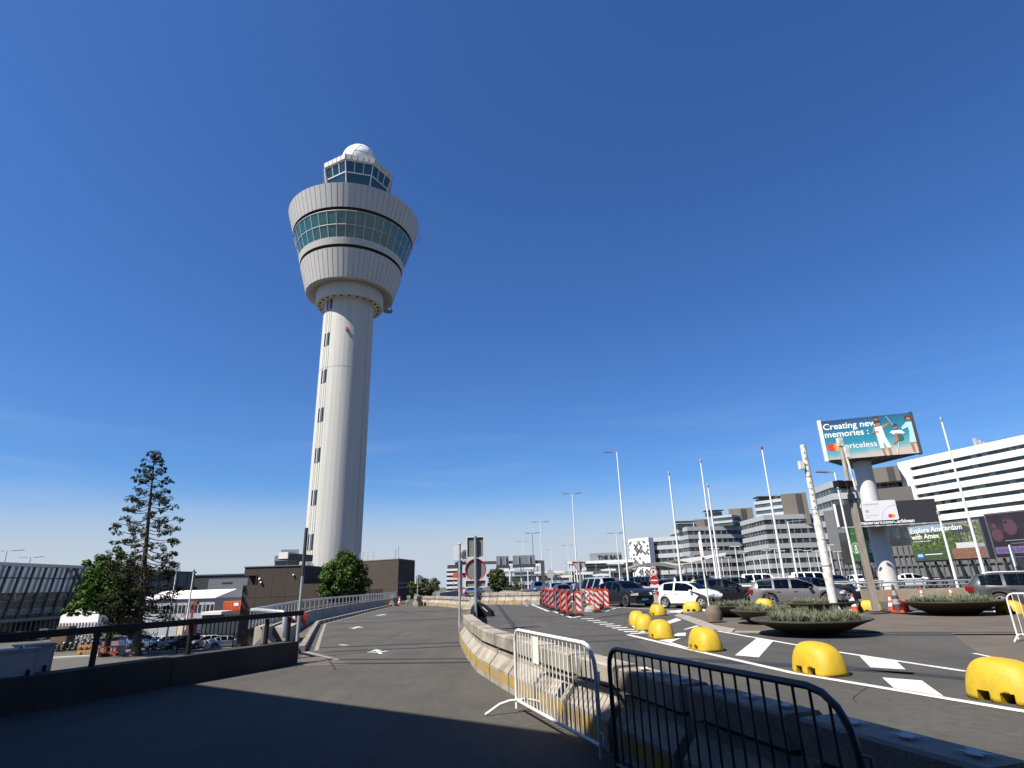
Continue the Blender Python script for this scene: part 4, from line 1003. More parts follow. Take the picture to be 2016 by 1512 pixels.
for px, py, d, kind, colr, lab in ((1058, 1160, 96, 'van', 'blue', 'dark blue van in the far lane under the gantry leg'), (1083, 1160, 80, 'suv', 'dark', 'dark grey car behind the far blocks, left of the round sign'), (1095, 1165, 68, 'suv', 'silver', 'silver car behind the far left guide boards'), (1108, 1166, 58, 'hatch', 'dark', 'dark grey small car behind the middle of the guide boards'),
                                    (1128, 1166, 74, 'suv', 'black', 'black car under the give way sign'), (1140, 1168, 62, 'hatch', 'silver', 'silver small car seen just left of the give way pole'), (1158, 1172, 55, 'suv', 'navy', 'navy car right of the give way pole'), (1187, 1178, 49, 'van', 'silver', 'silver van right behind the black taxi'), (1119, 1160, 96, 'estate', 'dark', 'dark estate farthest back beneath the round grey sign')):
    p = D(px, py, d); car(kind, colr, (p.x, p.y, .006), hd(.10 + .25 * (px > 1170), -1) , lab, 'cars waiting in the far queue')
for px, py, d, kind, colr, lab in ((1003, 1160, 105, 'estate', 'black', 'black car driving away left of the median wall'), (935, 1175, 75, 'sedan', 'blue', 'blue car half hidden behind the sign pole and blocks'), (1245, 1160, 64, 'estate', 'silver', 'silver car beyond the no entry sign')):
    p = D(px, py, d); car(kind, colr, (p.x, p.y, .006), hd(.1, 1) if px < 1200 else hd(1, .1), lab, 'cars on the roads further off')
# parking deck beyond the road, with rows of cars
Fd = Fr((13, 62, 0), (1, -.06, 0), (0, 0, 1))
dz = .02
w = MB(); w.prism([(10.5, 58), (95, 44), (120, 120), (22, 150)], -.62, dz); w.build('parking_deck', low_asph, kind='structure')
t = thing('guard_rail', 'long grey double rail along the edge of the parking deck behind the queue', 'railing', (10.5, 58, 0))
for zz in (.45, .95):
    w = MB(); w.tube([(10.5, 57.9, zz), (95, 43.9, zz)], .07, 6); w.build('rail', galv_f, t)
for k in range(22):
    w = MB(); w.box((10.5 + 84.5 * k / 21, 57.95 - 14 * k / 21, .5), (.1, .1, 1.0)); w.build('post', galv_f, t)
w = MB(); w.box((50, 53, -2.6), (1, 1, .1)); w = None
for k in range(10):
    x = 14 + 8.4 * k; w = MB(); w.box((x, 59.0 - (x - 10.5) * 14 / 84.5 + .6, -2.66), (.6, .6, 4.06)); tag(w.build('column', conc_l), ORD[k] + ' concrete column from the left under the parking deck edge', 'column', 'columns under the parking deck')
names = ['black', 'navy', 'dark', 'black', 'navy', 'dark', 'navy', 'blue', 'black', 'dark', 'navy']
rowA = [(1268, 1150, 62), (1296, 1150, 61.5), (1324, 1149, 61), (1372, 1147, 60.5), (1398, 1146, 60), (1426, 1146, 59.5), (1454, 1146, 59.2)]
for i, (px, py, d) in enumerate(rowA):
    p = D(px, py, d + 3.5); car(['van', 'estate', 'suv', 'van', 'suv', 'estate', 'suv'][i], ['navy', 'black', 'navy', 'navy', 'black', 'navy', 'dark'][i], (p.x, p.y, dz + .004), hd(1, -.12), ORD[i] + ' dark vehicle from the left in the front row on the parking deck', 'dark vehicles in the front row of the parking deck')
for i in range(11):
    p = D(1250 + 44 * i, 1140, 92 - 1.2 * i); c_ = ['black', 'silver', 'navy', 'dark', 'black', 'white', 'navy', 'white', 'dark', 'black', 'white'][i]
    car(['suv', 'estate', 'hatch', 'sedan'][i % 4], c_, (p.x, p.y, dz + .004), hd(-.2, -1) + rnd.uniform(-.1, .1), ORD[i] + ' car from the left in the back row on the parking deck, ' + c_ + ' paint', 'cars in the back row of the parking deck')
for px, d, kind, lab in ((1496, 86, 'van', 'white pickup van on the parking deck between two flagpoles'), (1532, 84, 'sedan', 'white car on the parking deck right of the pickup van'), (1597, 82, 'van', 'white van on the parking deck just left of the camera mast'), (1619, 86, 'hatch', 'white small car on the parking deck behind the camera mast'), (1790, 78, 'sedan', 'white car on the parking deck right of the billboard column')):
    p = D(px, 1135, d); car(kind, 'white', (p.x, p.y, dz + .004), hd(1, -.1), lab, 'white vehicles on the parking deck')
k = 0
for i in range(20):
    px = 1362 + i * 15.5 + rnd.uniform(-5, 5); d = rnd.choice((100, 112, 125, 140)); hgt = rnd.uniform(5.2, 6.2)
    p = D(px, 1130, d); t = thing('deck_lamp', ORD[i] + ' small double lamp from the left among those on the parking deck', 'street lamp', (p.x, p.y, dz), 'small double lamps on the parking deck')
    w = MB(); w.tube([(p.x, p.y, dz), (p.x, p.y, hgt)], .07, 6); w.box((p.x, p.y, .5), (.5, .5, 1)); w.build('pole', white_p, t)
    w = MB(); w.box((p.x, p.y, hgt), (1.5, .22, .1)); w.build('lamp_head', white_p, t)

# ------------------------------------------------------------ the traffic warden behind the white car
def person(loc, rz, label):
    t = thing('person', label, 'person', loc, world=False, rz=rz)
    V = [(0, 0, .95), (0, 0, 1.12), (0, 0, 1.32), (0, 0, 1.46), (0, .01, 1.54), (0, .02, 1.64), (0, .015, 1.74),
         (.18, 0, 1.43), (.24, .02, 1.18), (.20, .16, .98), (.18, .22, .93), (-.18, 0, 1.43), (-.24, .02, 1.18), (-.20, .14, .98), (-.18, .2, .93),
         (.09, 0, .88), (.10, .02, .50), (.10, -.02, .10), (.11, .12, .04), (-.09, 0, .88), (-.10, .02, .50), (-.10, -.02, .10), (-.11, .12, .04)]
    E_ = [(0, 1), (1, 2), (2, 3), (3, 4), (4, 5), (5, 6), (3, 7), (7, 8), (8, 9), (9, 10), (3, 11), (11, 12), (12, 13), (13, 14), (0, 15), (15, 16), (16, 17), (17, 18), (0, 19), (19, 20), (20, 21), (21, 22)]
    Rr = [(.16, .11), (.15, .10), (.18, .12), (.12, .09), (.055, .055), (.085, .10), (.075, .09), (.07, .07), (.05, .05), (.038, .038), (.04, .03), (.07, .07), (.05, .05), (.038, .038), (.04, .03), (.10, .10), (.065, .07), (.045, .05), (.045, .03), (.10, .10), (.065, .07), (.045, .05), (.045, .03)]
    me = bpy.data.meshes.new('body'); me.from_pydata(V, E_, []); o = bpy.data.objects.new('body', me); COL.objects.link(o)
    md = o.modifiers.new('s', 'SKIN'); 
    for i, v in enumerate(me.skin_vertices[0].data): v.radius = Rr[i]; v.use_root = (i == 0)
    md2 = o.modifiers.new('d', 'SUBSURF'); md2.levels = 1; md2.render_levels = 1
    bpy.context.view_layer.update()
    m2 = bpy.data.meshes.new_from_object(o.evaluated_get(bpy.context.evaluated_depsgraph_get())); bpy.data.objects.remove(o)
    skin = M('skin', (.36, .21, .15), .6); vest = M('hi_vis_vest', (.45, .85, .03), .6, emit=0); trou = M('navy_trousers', (.02, .025, .04), .85)
    m2.materials.clear()
    for m in (skin, vest, trou): m2.materials.append(m)
    for p in m2.polygons:
        c = p.center; p.use_smooth = True
        p.material_index = 0 if c.z > 1.49 or (abs(c.x) > .15 and c.z < 1.02 and c.z > .88) else (1 if c.z > .9 else 2)
    ob = bpy.data.objects.new('body', m2); COL.objects.link(ob); ob.parent = t
    w = MB(); w.lathe([(.095, 0), (.108, .05), (.09, .12), (.05, .155), (.001, .165)], 16, (0, -.005, 1.69)); w.build('hair', M('dark_hair', (.02, .014, .01), .8), t)
    w = MB(); w.lathe([(.205, 0), (.205, .05)], 16, (0, 0, 1.12)); w.build('reflective_strip', refl_w, t)
    return t
p = G(1371, 1183); person((p.x, p.y, .006), PI + .3, 'person in a bright yellow hi-vis vest standing behind the white hatchback')
# ------------------------------------------------------------ control tower
TX, TY = -32.45, 105.7
aV = math.atan2(-TY, -TX)                       # direction from the tower to the camera
tw_ = M('tower_concrete', (.51, .505, .465), .75, var=.07, scale=.5, fine=.04, stretch=(1.6, 1.6, .06), dark=(.36, .355, .33), dscale=1.1, damt=.35)
tpanel = M('tower_panels', (.47, .465, .44), .55, 0, var=.05, scale=.6)
tseam = M('tower_seams', (.26, .26, .26), .6)
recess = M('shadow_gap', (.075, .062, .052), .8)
tglass = M('tower_glass', (.020, .105, .110), .12, 0, spec=.7, var=.5, scale=.35, stretch=(1, 1, 2))
cglass = M('cab_glass', (.010, .040, .062), .12, spec=.7, var=.35, scale=.4)
tframe = M('white_frame', (.50, .51, .50), .5)
T = thing('control_tower', 'tall grey airport control tower with round glazed gondola and white radome', 'control tower', (TX, TY, LOW))
C0 = (TX, TY, 0)
w = MB(); w.lathe([(4.85, LOW), (4.85, 41)], 96, C0); w.lathe([(4.82, 41), (4.82, 41.12)], 96, C0); w.lathe([(4.85, 41.12), (4.85, 57.5)], 96, C0); w.build('shaft', tw_, T)
def arcseg(r, a, wdt): return wdt / r / 2
aS = aV - R_(51)                                # the window strip on the left flank
for da in (-.155, -.055, .055, .155):
    w = MB(); a = aS + da; c = (TX + 4.86 * math.cos(a), TY + 4.86 * math.sin(a)); w.bar((c[0], c[1], 6.2), (c[0], c[1], 57.3), .05, .07, up=(math.cos(a), math.sin(a), 0)); w.build('strip_joint', tseam, T)
dkw = M('dark_window', (.012, .016, .02), .15, spec=.6)
for zc in (54.6, 46.9, 39.4, 31.9, 24.4, 16.9, 9.4):
    for da in (-.11, .11):
        a = aS + da; F = Fr((TX + 4.8 * math.cos(a), TY + 4.8 * math.sin(a), zc), (-math.sin(a), math.cos(a), 0), (0, 0, 1), (math.cos(a), math.sin(a), 0))
        w = MB(); w.fbox(F, -.19, .19, -1.3, 1.3, -.05, .12); w.build('window', dkw, T)
    a = aS; F = Fr((TX + 4.85 * math.cos(a), TY + 4.85 * math.sin(a), zc), (-math.sin(a), math.cos(a), 0), (0, 0, 1), (math.cos(a), math.sin(a), 0)); w = MB(); w.fbox(F, -.10, .10, -1.3, 1.3, -.05, .16); w.build('window_mullion', tframe, T)
sj = MB()
for k in range(36):
    a = aV + R_(10 * k + 4); sj.bar((TX + 4.852 * math.cos(a), TY + 4.852 * math.sin(a), LOW), (TX + 4.852 * math.cos(a), TY + 4.852 * math.sin(a), 57.2), .028, .012, up=(math.cos(a), math.sin(a), 0))
sj.build('formwork_lines', M('formwork_line', (.45, .445, .415), .8), T)
for zz in (12.2, 22.0, 31.8, 50.6): w = MB(); w.lathe([(4.853, zz), (4.853, zz + .05)], 96, C0); w.build('pour_joint', MATS['formwork_line'], T)
a = aV + R_(50); w = MB(); c = (TX + 4.86 * math.cos(a), TY + 4.86 * math.sin(a)); w.bar((c[0], c[1], LOW), (c[0], c[1], 57.3), .05, .06); w.build('conduit', tseam, T)
# collar with dark round openings
w = MB(); w.lathe([(4.8, 55.35), (6.45, 55.35), (6.62, 55.6), (6.62, 58.4)], 96, C0); w.build('collar', tw_, T)
for k in range(24):
    a = 2 * PI * k / 24; F = Fr((TX + 5.75 * math.cos(a), TY + 5.75 * math.sin(a), 55.345), (-math.sin(a), math.cos(a), 0), (math.cos(a), math.sin(a), 0), (0, 0, -1)); w = MB(); disc(w, F, 0, 0, .36, .0, 14, .26); disc(w, F, 0, 0, .30, .02, 14, .2); w.build('opening', M('opening_dark', (.01, .01, .01), .9), T)
def cone_panels(nm, r0, z0, r1, z1, n, thick=.07):
    w = MB(); w.lathe([(r0, z0), (r1, z1)], n * 2, C0); o = w.build(nm, tpanel, T)
    s = MB()
    for k in range(n):
        a = 2 * PI * k / n; u = Vector((math.cos(a), math.sin(a), 0))
        s.bar(Vector(C0) + u * r0 + Vector((0, 0, z0)), Vector(C0) + u * r1 + Vector((0, 0, z1)), .05, thick, up=u)
    s.build('standing_seams', tseam, o)
    return o
w = MB(); w.lathe([(6.6, 58.2), (8.5, 57.75), (8.62, 57.8)], 96, C0); o = w.build('soffit', tpanel, T)
s = MB()
for k in range(72):
    a = 2 * PI * k / 72; u = Vector((math.cos(a), math.sin(a), 0)); s.bar(Vector(C0) + u * 6.6 + Vector((0, 0, 58.15)), Vector(C0) + u * 8.55 + Vector((0, 0, 57.73)), .04, .05)
s.build('soffit_seams', tseam, o)
cone_panels('lower_panels', 8.62, 57.8, 10.1, 63.35, 60)
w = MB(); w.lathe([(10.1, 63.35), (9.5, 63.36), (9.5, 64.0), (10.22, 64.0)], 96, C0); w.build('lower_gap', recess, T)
w = MB(); w.lathe([(10.22, 64.0), (10.55, 65.25), (10.35, 65.3)], 96, C0); w.build('sill_ring', tpanel, T)
NW = 40
w = MB(); w.lathe([(10.33, 65.25), (11.95, 70.3)], NW, C0, smooth=False, rot=aV); w.build('window_band', tglass, T)
w = MB()
for k in range(NW):
    a = aV + 2 * PI * k / NW; u = Vector((math.cos(a), math.sin(a), 0)); w.bar(Vector(C0) + u * 10.36 + Vector((0, 0, 65.25)), Vector(C0) + u * 11.98 + Vector((0, 0, 70.35)), .11, .12, up=u)
for r, z in ((10.37, 65.33), (11.15, 67.75), (11.97, 70.3)):
    vs = [Vector((TX + r * math.cos(aV + 2 * PI * k / NW), TY + r * math.sin(aV + 2 * PI * k / NW), z)) for k in range(NW + 1)]
    for a_, b_ in zip(vs, vs[1:]): w.bar(a_, b_, .12, .10)
w.build('window_frames', tframe, T)
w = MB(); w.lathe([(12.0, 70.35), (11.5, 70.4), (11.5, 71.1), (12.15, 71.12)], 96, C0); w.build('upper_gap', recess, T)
cone_panels('upper_panels', 12.12, 71.0, 13.4, 75.55, 72)
w = MB(); w.lathe([(13.4, 75.55), (13.2, 75.65), (12.6, 75.35), (4, 75.5)], 72, C0); w.build('terrace', tpanel, T)
# cab: octagon leaning outwards
def octo(r, z, off=PI / 8): return [Vector((TX + r * math.cos(aV + off + k * PI / 4), TY + r * math.sin(aV + off + k * PI / 4), z)) for k in range(8)]
w = MB(); b_, t_ = octo(4.85, 75.4), octo(7.36, 86.2); w.add(b_ + t_, [(k, (k + 1) % 8, (k + 1) % 8 + 8, k + 8) for k in range(8)]); w.build('cab_glass', cglass, T)
w = MB()
def lerpo(z): f = (z - 75.4) / 10.8; return octo(4.85 + 2.51 * f + .04, z)
for k in range(8): w.bar(lerpo(75.4)[k], lerpo(86.2)[k], .2, .2)
for z, th in ((76.2, .2), (83.5, .2), (86.05, .26)):
    o8 = lerpo(z)
    for k in range(8): w.bar(o8[k], o8[(k + 1) % 8], th, th)
o8a, o8b = lerpo(83.5), lerpo(86.1)
for k in range(8):
    for q in (1 / 3, 2 / 3): w.bar(o8a[k].lerp(o8a[(k + 1) % 8], q), o8b[k].lerp(o8b[(k + 1) % 8], q), .15, .15)
w.build('cab_frames', tframe, T)
for k in (2, 5, 6):
    w = MB(); u = lerpo(85.9)[k] - Vector((TX, TY, 85.9)); u.normalize(); w.bar(lerpo(78)[k] + u * .55, lerpo(85.9)[k] + u * .3, .22, .22); w.build('cab_strut', tframe, T)
w = MB(); b_, t_ = octo(7.68, 86.15), octo(7.76, 87.25); w.add(b_ + t_, [(k, (k + 1) % 8, (k + 1) % 8 + 8, k + 8) for k in range(8)] + [tuple(range(8))[::-1], tuple(range(8, 16))]); o = w.build('cab_roof', tpanel, T)
s = MB(); b_, t_ = octo(7.71, 86.2), octo(7.79, 87.2)
for k in range(8):
    for q in range(5): s.bar(b_[k].lerp(b_[(k + 1) % 8], q / 5), t_[k].lerp(t_[(k + 1) % 8], q / 5), .06, .06)
s.build('roof_seams', tseam, o)
# radome
bm = bmesh.new(); bmesh.ops.create_icosphere(bm, subdivisions=2, radius=3.8); rad = MB(); rib = MB()
bm.verts.ensure_lookup_table()
RC = Vector((TX, TY, 91.5))
rad.blob(RC, 3.8, 24)
for e in bm.edges: rib.tube([e.verts[0].co.lerp(e.verts[1].co, q / 4).normalized() * 3.81 + RC for q in range(5)], .04, 5, False)
bm.free()
o = rad.build('radome', M('radome_white', (.78, .78, .78), .45), T); rib.build('radome_ribs', M('radome_rib', (.33, .34, .36), .5), o)
w = MB(); w.lathe([(2.6, 87.0), (2.6, 88.9)], 24, C0); w.build('radome_base', tpanel, T)
# small platform under the gondola rim and a ladder cage on the rim
a = aV + R_(100); u = Vector((math.cos(a), math.sin(a), 0)); v_ = Vector((-u.y, u.x, 0))
w = MB(); c = Vector(C0) + u * 7.9 + Vector((0, 0, 55.9))
w.fbox(Fr(c, u), -.8, .8, .2, .4, -.7, .7); w.bar(c + u * .7, c + u * .6 + Vector((0, 0, 2.0)), .14); w.bar(c - u * .7, c - u * .5 + Vector((0, 0, 2.0)), .14); w.build('maintenance_cradle', M('cradle_grey', (.2, .2, .21), .6), T)
w = MB(); c = Vector(C0) + u * 13.5 + Vector((0, 0, 74.6))
for s_ in (-.6, .6): w.tube([c + v_ * s_, c + v_ * s_ + u * .8, c + v_ * s_ + u * .8 + Vector((0, 0, 1.8)), c + v_ * s_ + Vector((0, 0, 1.8))], .05, 6)
w.build('rim_cage', galv_f, T)
a = aV - R_(3); w = MB(); w.box((TX + 5.0 * math.cos(a), TY + 5.0 * math.sin(a), 48.6), (.35, .35, .7)); w.build('warning_lamp', M('lamp_red', (.35, .04, .03), .5), T)
# flared base wing
Fw = Fr((TX, TY, 0), (1, 0, 0)); d = 100
pts = [D(598, 1102, d), D(613, 1103, d), D(634, 1143, d), D(594, 1151, d)]
F = Fr(pts[0], Vector((pts[1].x - pts[0].x, pts[1].y - pts[0].y, 0)))
uv = [((p - pts[0]).dot(F.u), (p - pts[0]).dot(F.v)) for p in pts]
w = MB(); w.fprism(F, uv, -4.5, .0); w.fprism(F, [(uv[0][0] + .02, uv[0][1] - .1), (uv[0][0] + .5, uv[0][1] - .1), (uv[3][0] + 2.2, uv[3][1] + .05), (uv[3][0] + .02, uv[3][1] + .05)], .0, .5); w.build('base_wing', M('wing_white', (.60, .59, .55), .7, var=.06, scale=.6), T)

# ------------------------------------------------------------ dark brick buildings at the tower foot
brick = M('dark_brown_brick', (.046, .034, .026), .9, var=.16, scale=.6, fine=.25, flat=True, dark=(.06, .048, .039), dscale=.35, damt=.5)
bdoor = M('black_opening', (.008, .008, .008), .9)
def P3(px, py, z): return G(px, py, z)
c_, r_, l_ = D(785, 1101, 92), D(817, 1104, 100), D(690, 1106, 99)
zt = c_.z
t = thing('annex_building', 'dark brown flat roofed block right of the tower foot behind the round tree', 'building', (c_.x, c_.y, LOW))
w = MB(); back = Vector((-14, 13, 0)); fp = [(l_.x, l_.y), (c_.x, c_.y), (r_.x, r_.y), (r_.x + back.x, r_.y + back.y), (l_.x - 3, l_.y + 14)]
w.prism(fp, LOW, zt); w.build('wall', brick, t)
w = MB(); w.prism([(x + (x - c_.x) * .012, y + (y - c_.y - 6) * .012) for x, y in fp], zt, zt + .12); w.build('roof_edge', M('roof_edge', (.16, .15, .14), .7), t)
F, L = facade((l_.x, l_.y), (c_.x, c_.y), 0)
for u in (.35, .58, .78, .9):
    w = MB(); w.fbox(F, L * u, L * u + .07, LOW + 4, zt - .1, 0, .02); w.build('wall_joint', M('brick_joint', (.068, .055, .044), .9), t)
w = MB(); w.fbox(F, 0.05, L - .05, 1.55, 1.63, .0, .022); w.build('wall_joint', MATS['brick_joint'], t)
w = MB(); w.fprism(F, [(L * .42, 1.5), (L * .70, 1.5), (L * .76, -4), (L * .42, -4)], 0, .05); w.build('gateway', bdoor, t)
F2, L2 = facade((c_.x, c_.y), (r_.x, r_.y), 0)
for zz in (2.2, 1.6): w = MB(); w.fbox(F2, .05, L2 - .05, zz, zz + .08, 0, .02); w.build('side_ledge', galv_f, t)
t = thing('roof_railing', 'thin grey railing on the dark roof right of the tower', 'railing', (c_.x - 8, c_.y + 5, zt))
w = MB()
a0, a1 = D(708, 1102, 101), D(735, 1101, 98)
for z in (.0, .55, 1.1): w.bar((a0.x, a0.y, zt + .4 + z), (a1.x, a1.y, zt + .4 + z), .06)
for q in (0, .25, .6, 1): pq = a0.lerp(a1, q); w.bar((pq.x, pq.y, zt), (pq.x, pq.y, zt + 1.5), .06)
w.build('rail', galv_f, t)
for px, hh, lab in ((778, 1.7, 'short'), (784, 2.1, 'thin')):
    a = D(px, 1100, 95); tag(MB().tube([(a.x, a.y, zt), (a.x, a.y, zt + hh)], .05, 6).tube([(a.x - .2, a.y, zt + hh * .9), (a.x + .2, a.y, zt + hh * .9)], .04, 6).build('antenna', galv_f), lab + ' antenna rod on the dark roof edge right of the tower', 'antenna')
A, B = D(482, 1121, 82), D(593, 1111.5, 79.5)
zl = (A.z + B.z) / 2 + .05
t = thing('annex_building', 'dark brown windowless building left of the tower foot with a notch in its corner', 'building', (A.x, A.y, LOW))
F, L = facade((A.x, A.y), (B.x, B.y), 0)
w = MB()
n0, n1, nb, nt_ = .25, 1.75, 2.45, 3.55
w.fbox(F, 1.75, L, LOW, zl, -10, 0); w.fbox(F, 0, 1.75, nt_, zl, -10, 0.001); w.fbox(F, 0, 1.75, LOW, nb, -10, 0.001); w.fbox(F, 0, 1.75, nb, nt_, -10, -1.2); w.fbox(F, L, L + 6, LOW, D(610, 1149.5, 80).z, -6, -.002); w.build('wall', brick, t)
for u in (.22, .5, .74): w = MB(); w.fbox(F, L * u, L * u + .06, LOW + 1, zl - .05, 0, .02); w.build('wall_joint', MATS['brick_joint'], t)
w = MB(); w.fbox(F, .05, L - .02, 1.05, 1.12, .002, .022); w.build('wall_joint', MATS['brick_joint'], t)
w = MB(); w.fbox(F, -.1, L + .1, zl, zl + .10, -10.1, .1); w.build('roof_edge', MATS['roof_edge'], t)
for u, z, s_ in ((2.0, 3.1, .16), (2.2, 2.7, .14), (6.1, 3.45, .12)): w = MB(); w.blob(F.p(u, z, .12), s_); w.bar(F.p(u, z, 0), F.p(u, z, .15), .06); w.build('wall_lamp', white_p, t)
a0, a1 = D(566, 1095, 84), D(616, 1098, 90); tt_ = thing('canopy', 'grey concrete canopy slab jutting left from the tower foot', 'canopy', (a0.x, a0.y, a0.z))
F = Fr((a0.x, a0.y, 0), Vector((a1.x - a0.x, a1.y - a0.y, 0))); L = math.hypot(a1.x - a0.x, a1.y - a0.y)
w = MB(); w.fbox(F, 0, L, a0.z - .45, a0.z + .42, -1.2, 0); w.build('slab', M('canopy_grey', (.075, .08, .08), .7, var=.1), tt_)
w = MB(); w.fbox(F, -.08, 1.6, a0.z + .34, a0.z + .52, -1.2, .08); w.fbox(F, -.1, .12, a0.z - .3, a0.z + .52, -1.2, .1); w.build('white_edge', M('edge_white', (.6, .59, .56), .6), tt_)

# ------------------------------------------------------------ distant buildings
winA = M('office_window', (.032, .045, .048), .12, spec=.7, var=.95, scale=.3)
winB = M('office_window_blue', (.05, .075, .09), .12, spec=.6, var=.5, scale=.2)
spA = M('office_spandrel', (.42, .435, .445), .45, .1, var=.08, scale=.1)
spW = M('white_cladding', (.80, .79, .76), .6, var=.03, scale=.1)
coreM = M('beige_core', (.14, .125, .105), .85, var=.1, scale=.08, stretch=(1, 1, .3))
darkM = M('dark_slot', (.035, .037, .04), .5)
mull = M('mullion_grey', (.19, .2, .21), .5)
def offset_quad(q, s):
    c = sum((Vector(p) for p in q), Vector((0, 0))) / len(q); out = []
    for p in q:
        d = Vector(p) - c; out.append(tuple(c + d * (1 - s / d.length)))
    return out
def banded(lab, q, z0, z1, nf, frac=.5, sp_m=None, wm=None, mstep=2.6, grp=None, name='office_building', rec=.4, ground=True, first=1.0):
    """quad footprint q (ccw from front left), storeys of spandrel and ribbon window"""
    sp_m = sp_m or spA; wm = wm or winA
    t = thing(name, lab, 'building', (q[0][0], q[0][1], z0), grp)
    fh = (z1 - z0) / nf; qi = offset_quad(q, rec)
    for i in range(nf):
        zb = z0 + fh * i
        w = MB(); w.prism(q, zb + fh * frac, zb + fh); w.build('spandrel', sp_m, t)
        w = MB(); w.prism(qi, zb, zb + fh * frac); w.mi = 1
        for k in range(len(q)):
            a, b = Vector(qi[k]), Vector(qi[(k + 1) % len(q)]); L = (b - a).length; n = int(L / mstep)
            if k >= 1 and k < len(q) - 1: continue
            for m in range(1, n):
                p = a.lerp(b, m / n); wd = .28 if m % 3 else .7; u = (b - a).normalized(); F = Fr((p.x, p.y, zb), (u.x, u.y, 0)); w.fbox(F, -wd / 2, wd / 2, 0, fh * frac, -.1, .14)
        w.build('window_band', [wm, mull], t)
    return t
def quad_from(pxs, z, depth=30):
    """front-left, front-right (and optionally far-left corner first) at roof height z"""
    P = [G(x, y, z).xy for x, y in pxs]
    return P
def block(parent, nm, m, pxL, pxR, yb, z0, z1, depth, d=None, slot=None):
    a, b = D(pxL, yb, d), D(pxR, yb, d); F, L = facade((a.x, a.y), (b.x, b.y), 0)
    w = MB(); w.fbox(F, 0, L, z0, z1, -depth, 0); o = w.build(nm, m, parent)
    if slot: w = MB(); w.fbox(F, L * slot[0], L * slot[1], z0, z1 - .3, 0, .25); w.build('dark_slot', darkM, parent)
    return F, L
def qpts(L, C, R): 
    L, C, R = Vector(L), Vector(C), Vector(R); return [tuple(C), tuple(R), tuple(R + (L - C)), tuple(L)]
gO = 'grey banded offices in the distance'
L, C, R = [G(*p, 24).xy for p in ((1475, 1022), (1503, 1014), (1708, 1008))]
v = (L - C).normalized() * 26
q = [tuple(C), tuple(R), tuple(R + v), tuple(C + v)]
t = banded('large grey banded office with beige cores, right of the flagpole with the red cap', q, LOW, 24, 8, grp=gO)
block(t, 'core', coreM, 1541, 1592, 1000, 20, top_z(D(1541, 1000, 256), 1541, 973), 14, 256, (.58, .80))
t2 = t
a, b, c = [G(*p, 31).xy for p in ((1485, 990), (1541, 984), (1485, 990))]
F, L_ = facade(G(1485, 992, 30).xy, G(1546, 984, 30).xy, 0)
for k in range(3):
    w = MB(); w.fbox(F, 0, L_, 23 + 2.6 * k, 24.4 + 2.6 * k, -10, -.3); w.build('window_band', winB, t); w = MB(); w.fbox(F, -.1, L_, 24.4 + 2.6 * k, 25.6 + 2.6 * k, -10, 0); w.build('spandrel', spA, t)
w = MB(); 
for k in range(5): w.fbox(F, 8 + 2.2 * k, 9.4 + 2.2 * k, 30.8, 32.2, -6, -2)
w.build('roof_plant', steel_d, t)
L, C, R = [G(*p, 24).xy for p in ((1333, 1042), (1352, 1037), (1484, 1035))]
v = (L - C).normalized() * 24; q = [tuple(C), tuple(R), tuple(R + v), tuple(C + v)]
t = banded('middle grey banded office behind the pair of white poles', q, LOW, 24, 8, grp=gO)
block(t, 'core', coreM, 1367, 1397, 1036, 20, top_z(D(1367, 1036, 292), 1367, 1023), 12, 292, (.7, .95))
block(t, 'core', coreM, 1438, 1486, 1030, 20, top_z(D(1440, 1030, 298), 1440, 1002), 12, 298, (.5, .72))
F, L_ = facade(G(1401, 1016, 29).xy, G(1440, 1012, 29).xy, 0)
for k in range(2): w = MB(); w.fbox(F, 0, L_, 24 + 2.4 * k, 25.4 + 2.4 * k, -10, -.3); w.build('window_band', winB, t); w = MB(); w.fbox(F, -.1, L_, 25.4 + 2.4 * k, 26.4 + 2.4 * k, -10, 0); w.build('spandrel', spA, t)
for px, y0, y1, d in ((1355, 1038, 1025, 285), (1413, 1012, 1003, 300), (1520, 985, 975, 262)):
    p = D(px, y0, d); z2 = D(px, y1, d).z; w = MB(); w.box((p.x, p.y + 6, (p.z + z2) / 2 - .6), (7, 4, (z2 - p.z) * .8)); w.box((p.x, p.y + 6, z2), (8.5, 5, .5)); w.build('roof_unit', darkM, t)
C, R = [G(*p, 18).xy for p in ((1284, 1059), (1338, 1055))]; L = G(1274, 1061, 18).xy
v = (L - C).normalized() * 20; q = [tuple(C), tuple(R), tuple(R + v), tuple(C + v)]
banded('smallest grey banded office beside the white diamond facade', q, LOW, 18, 7, grp=gO)
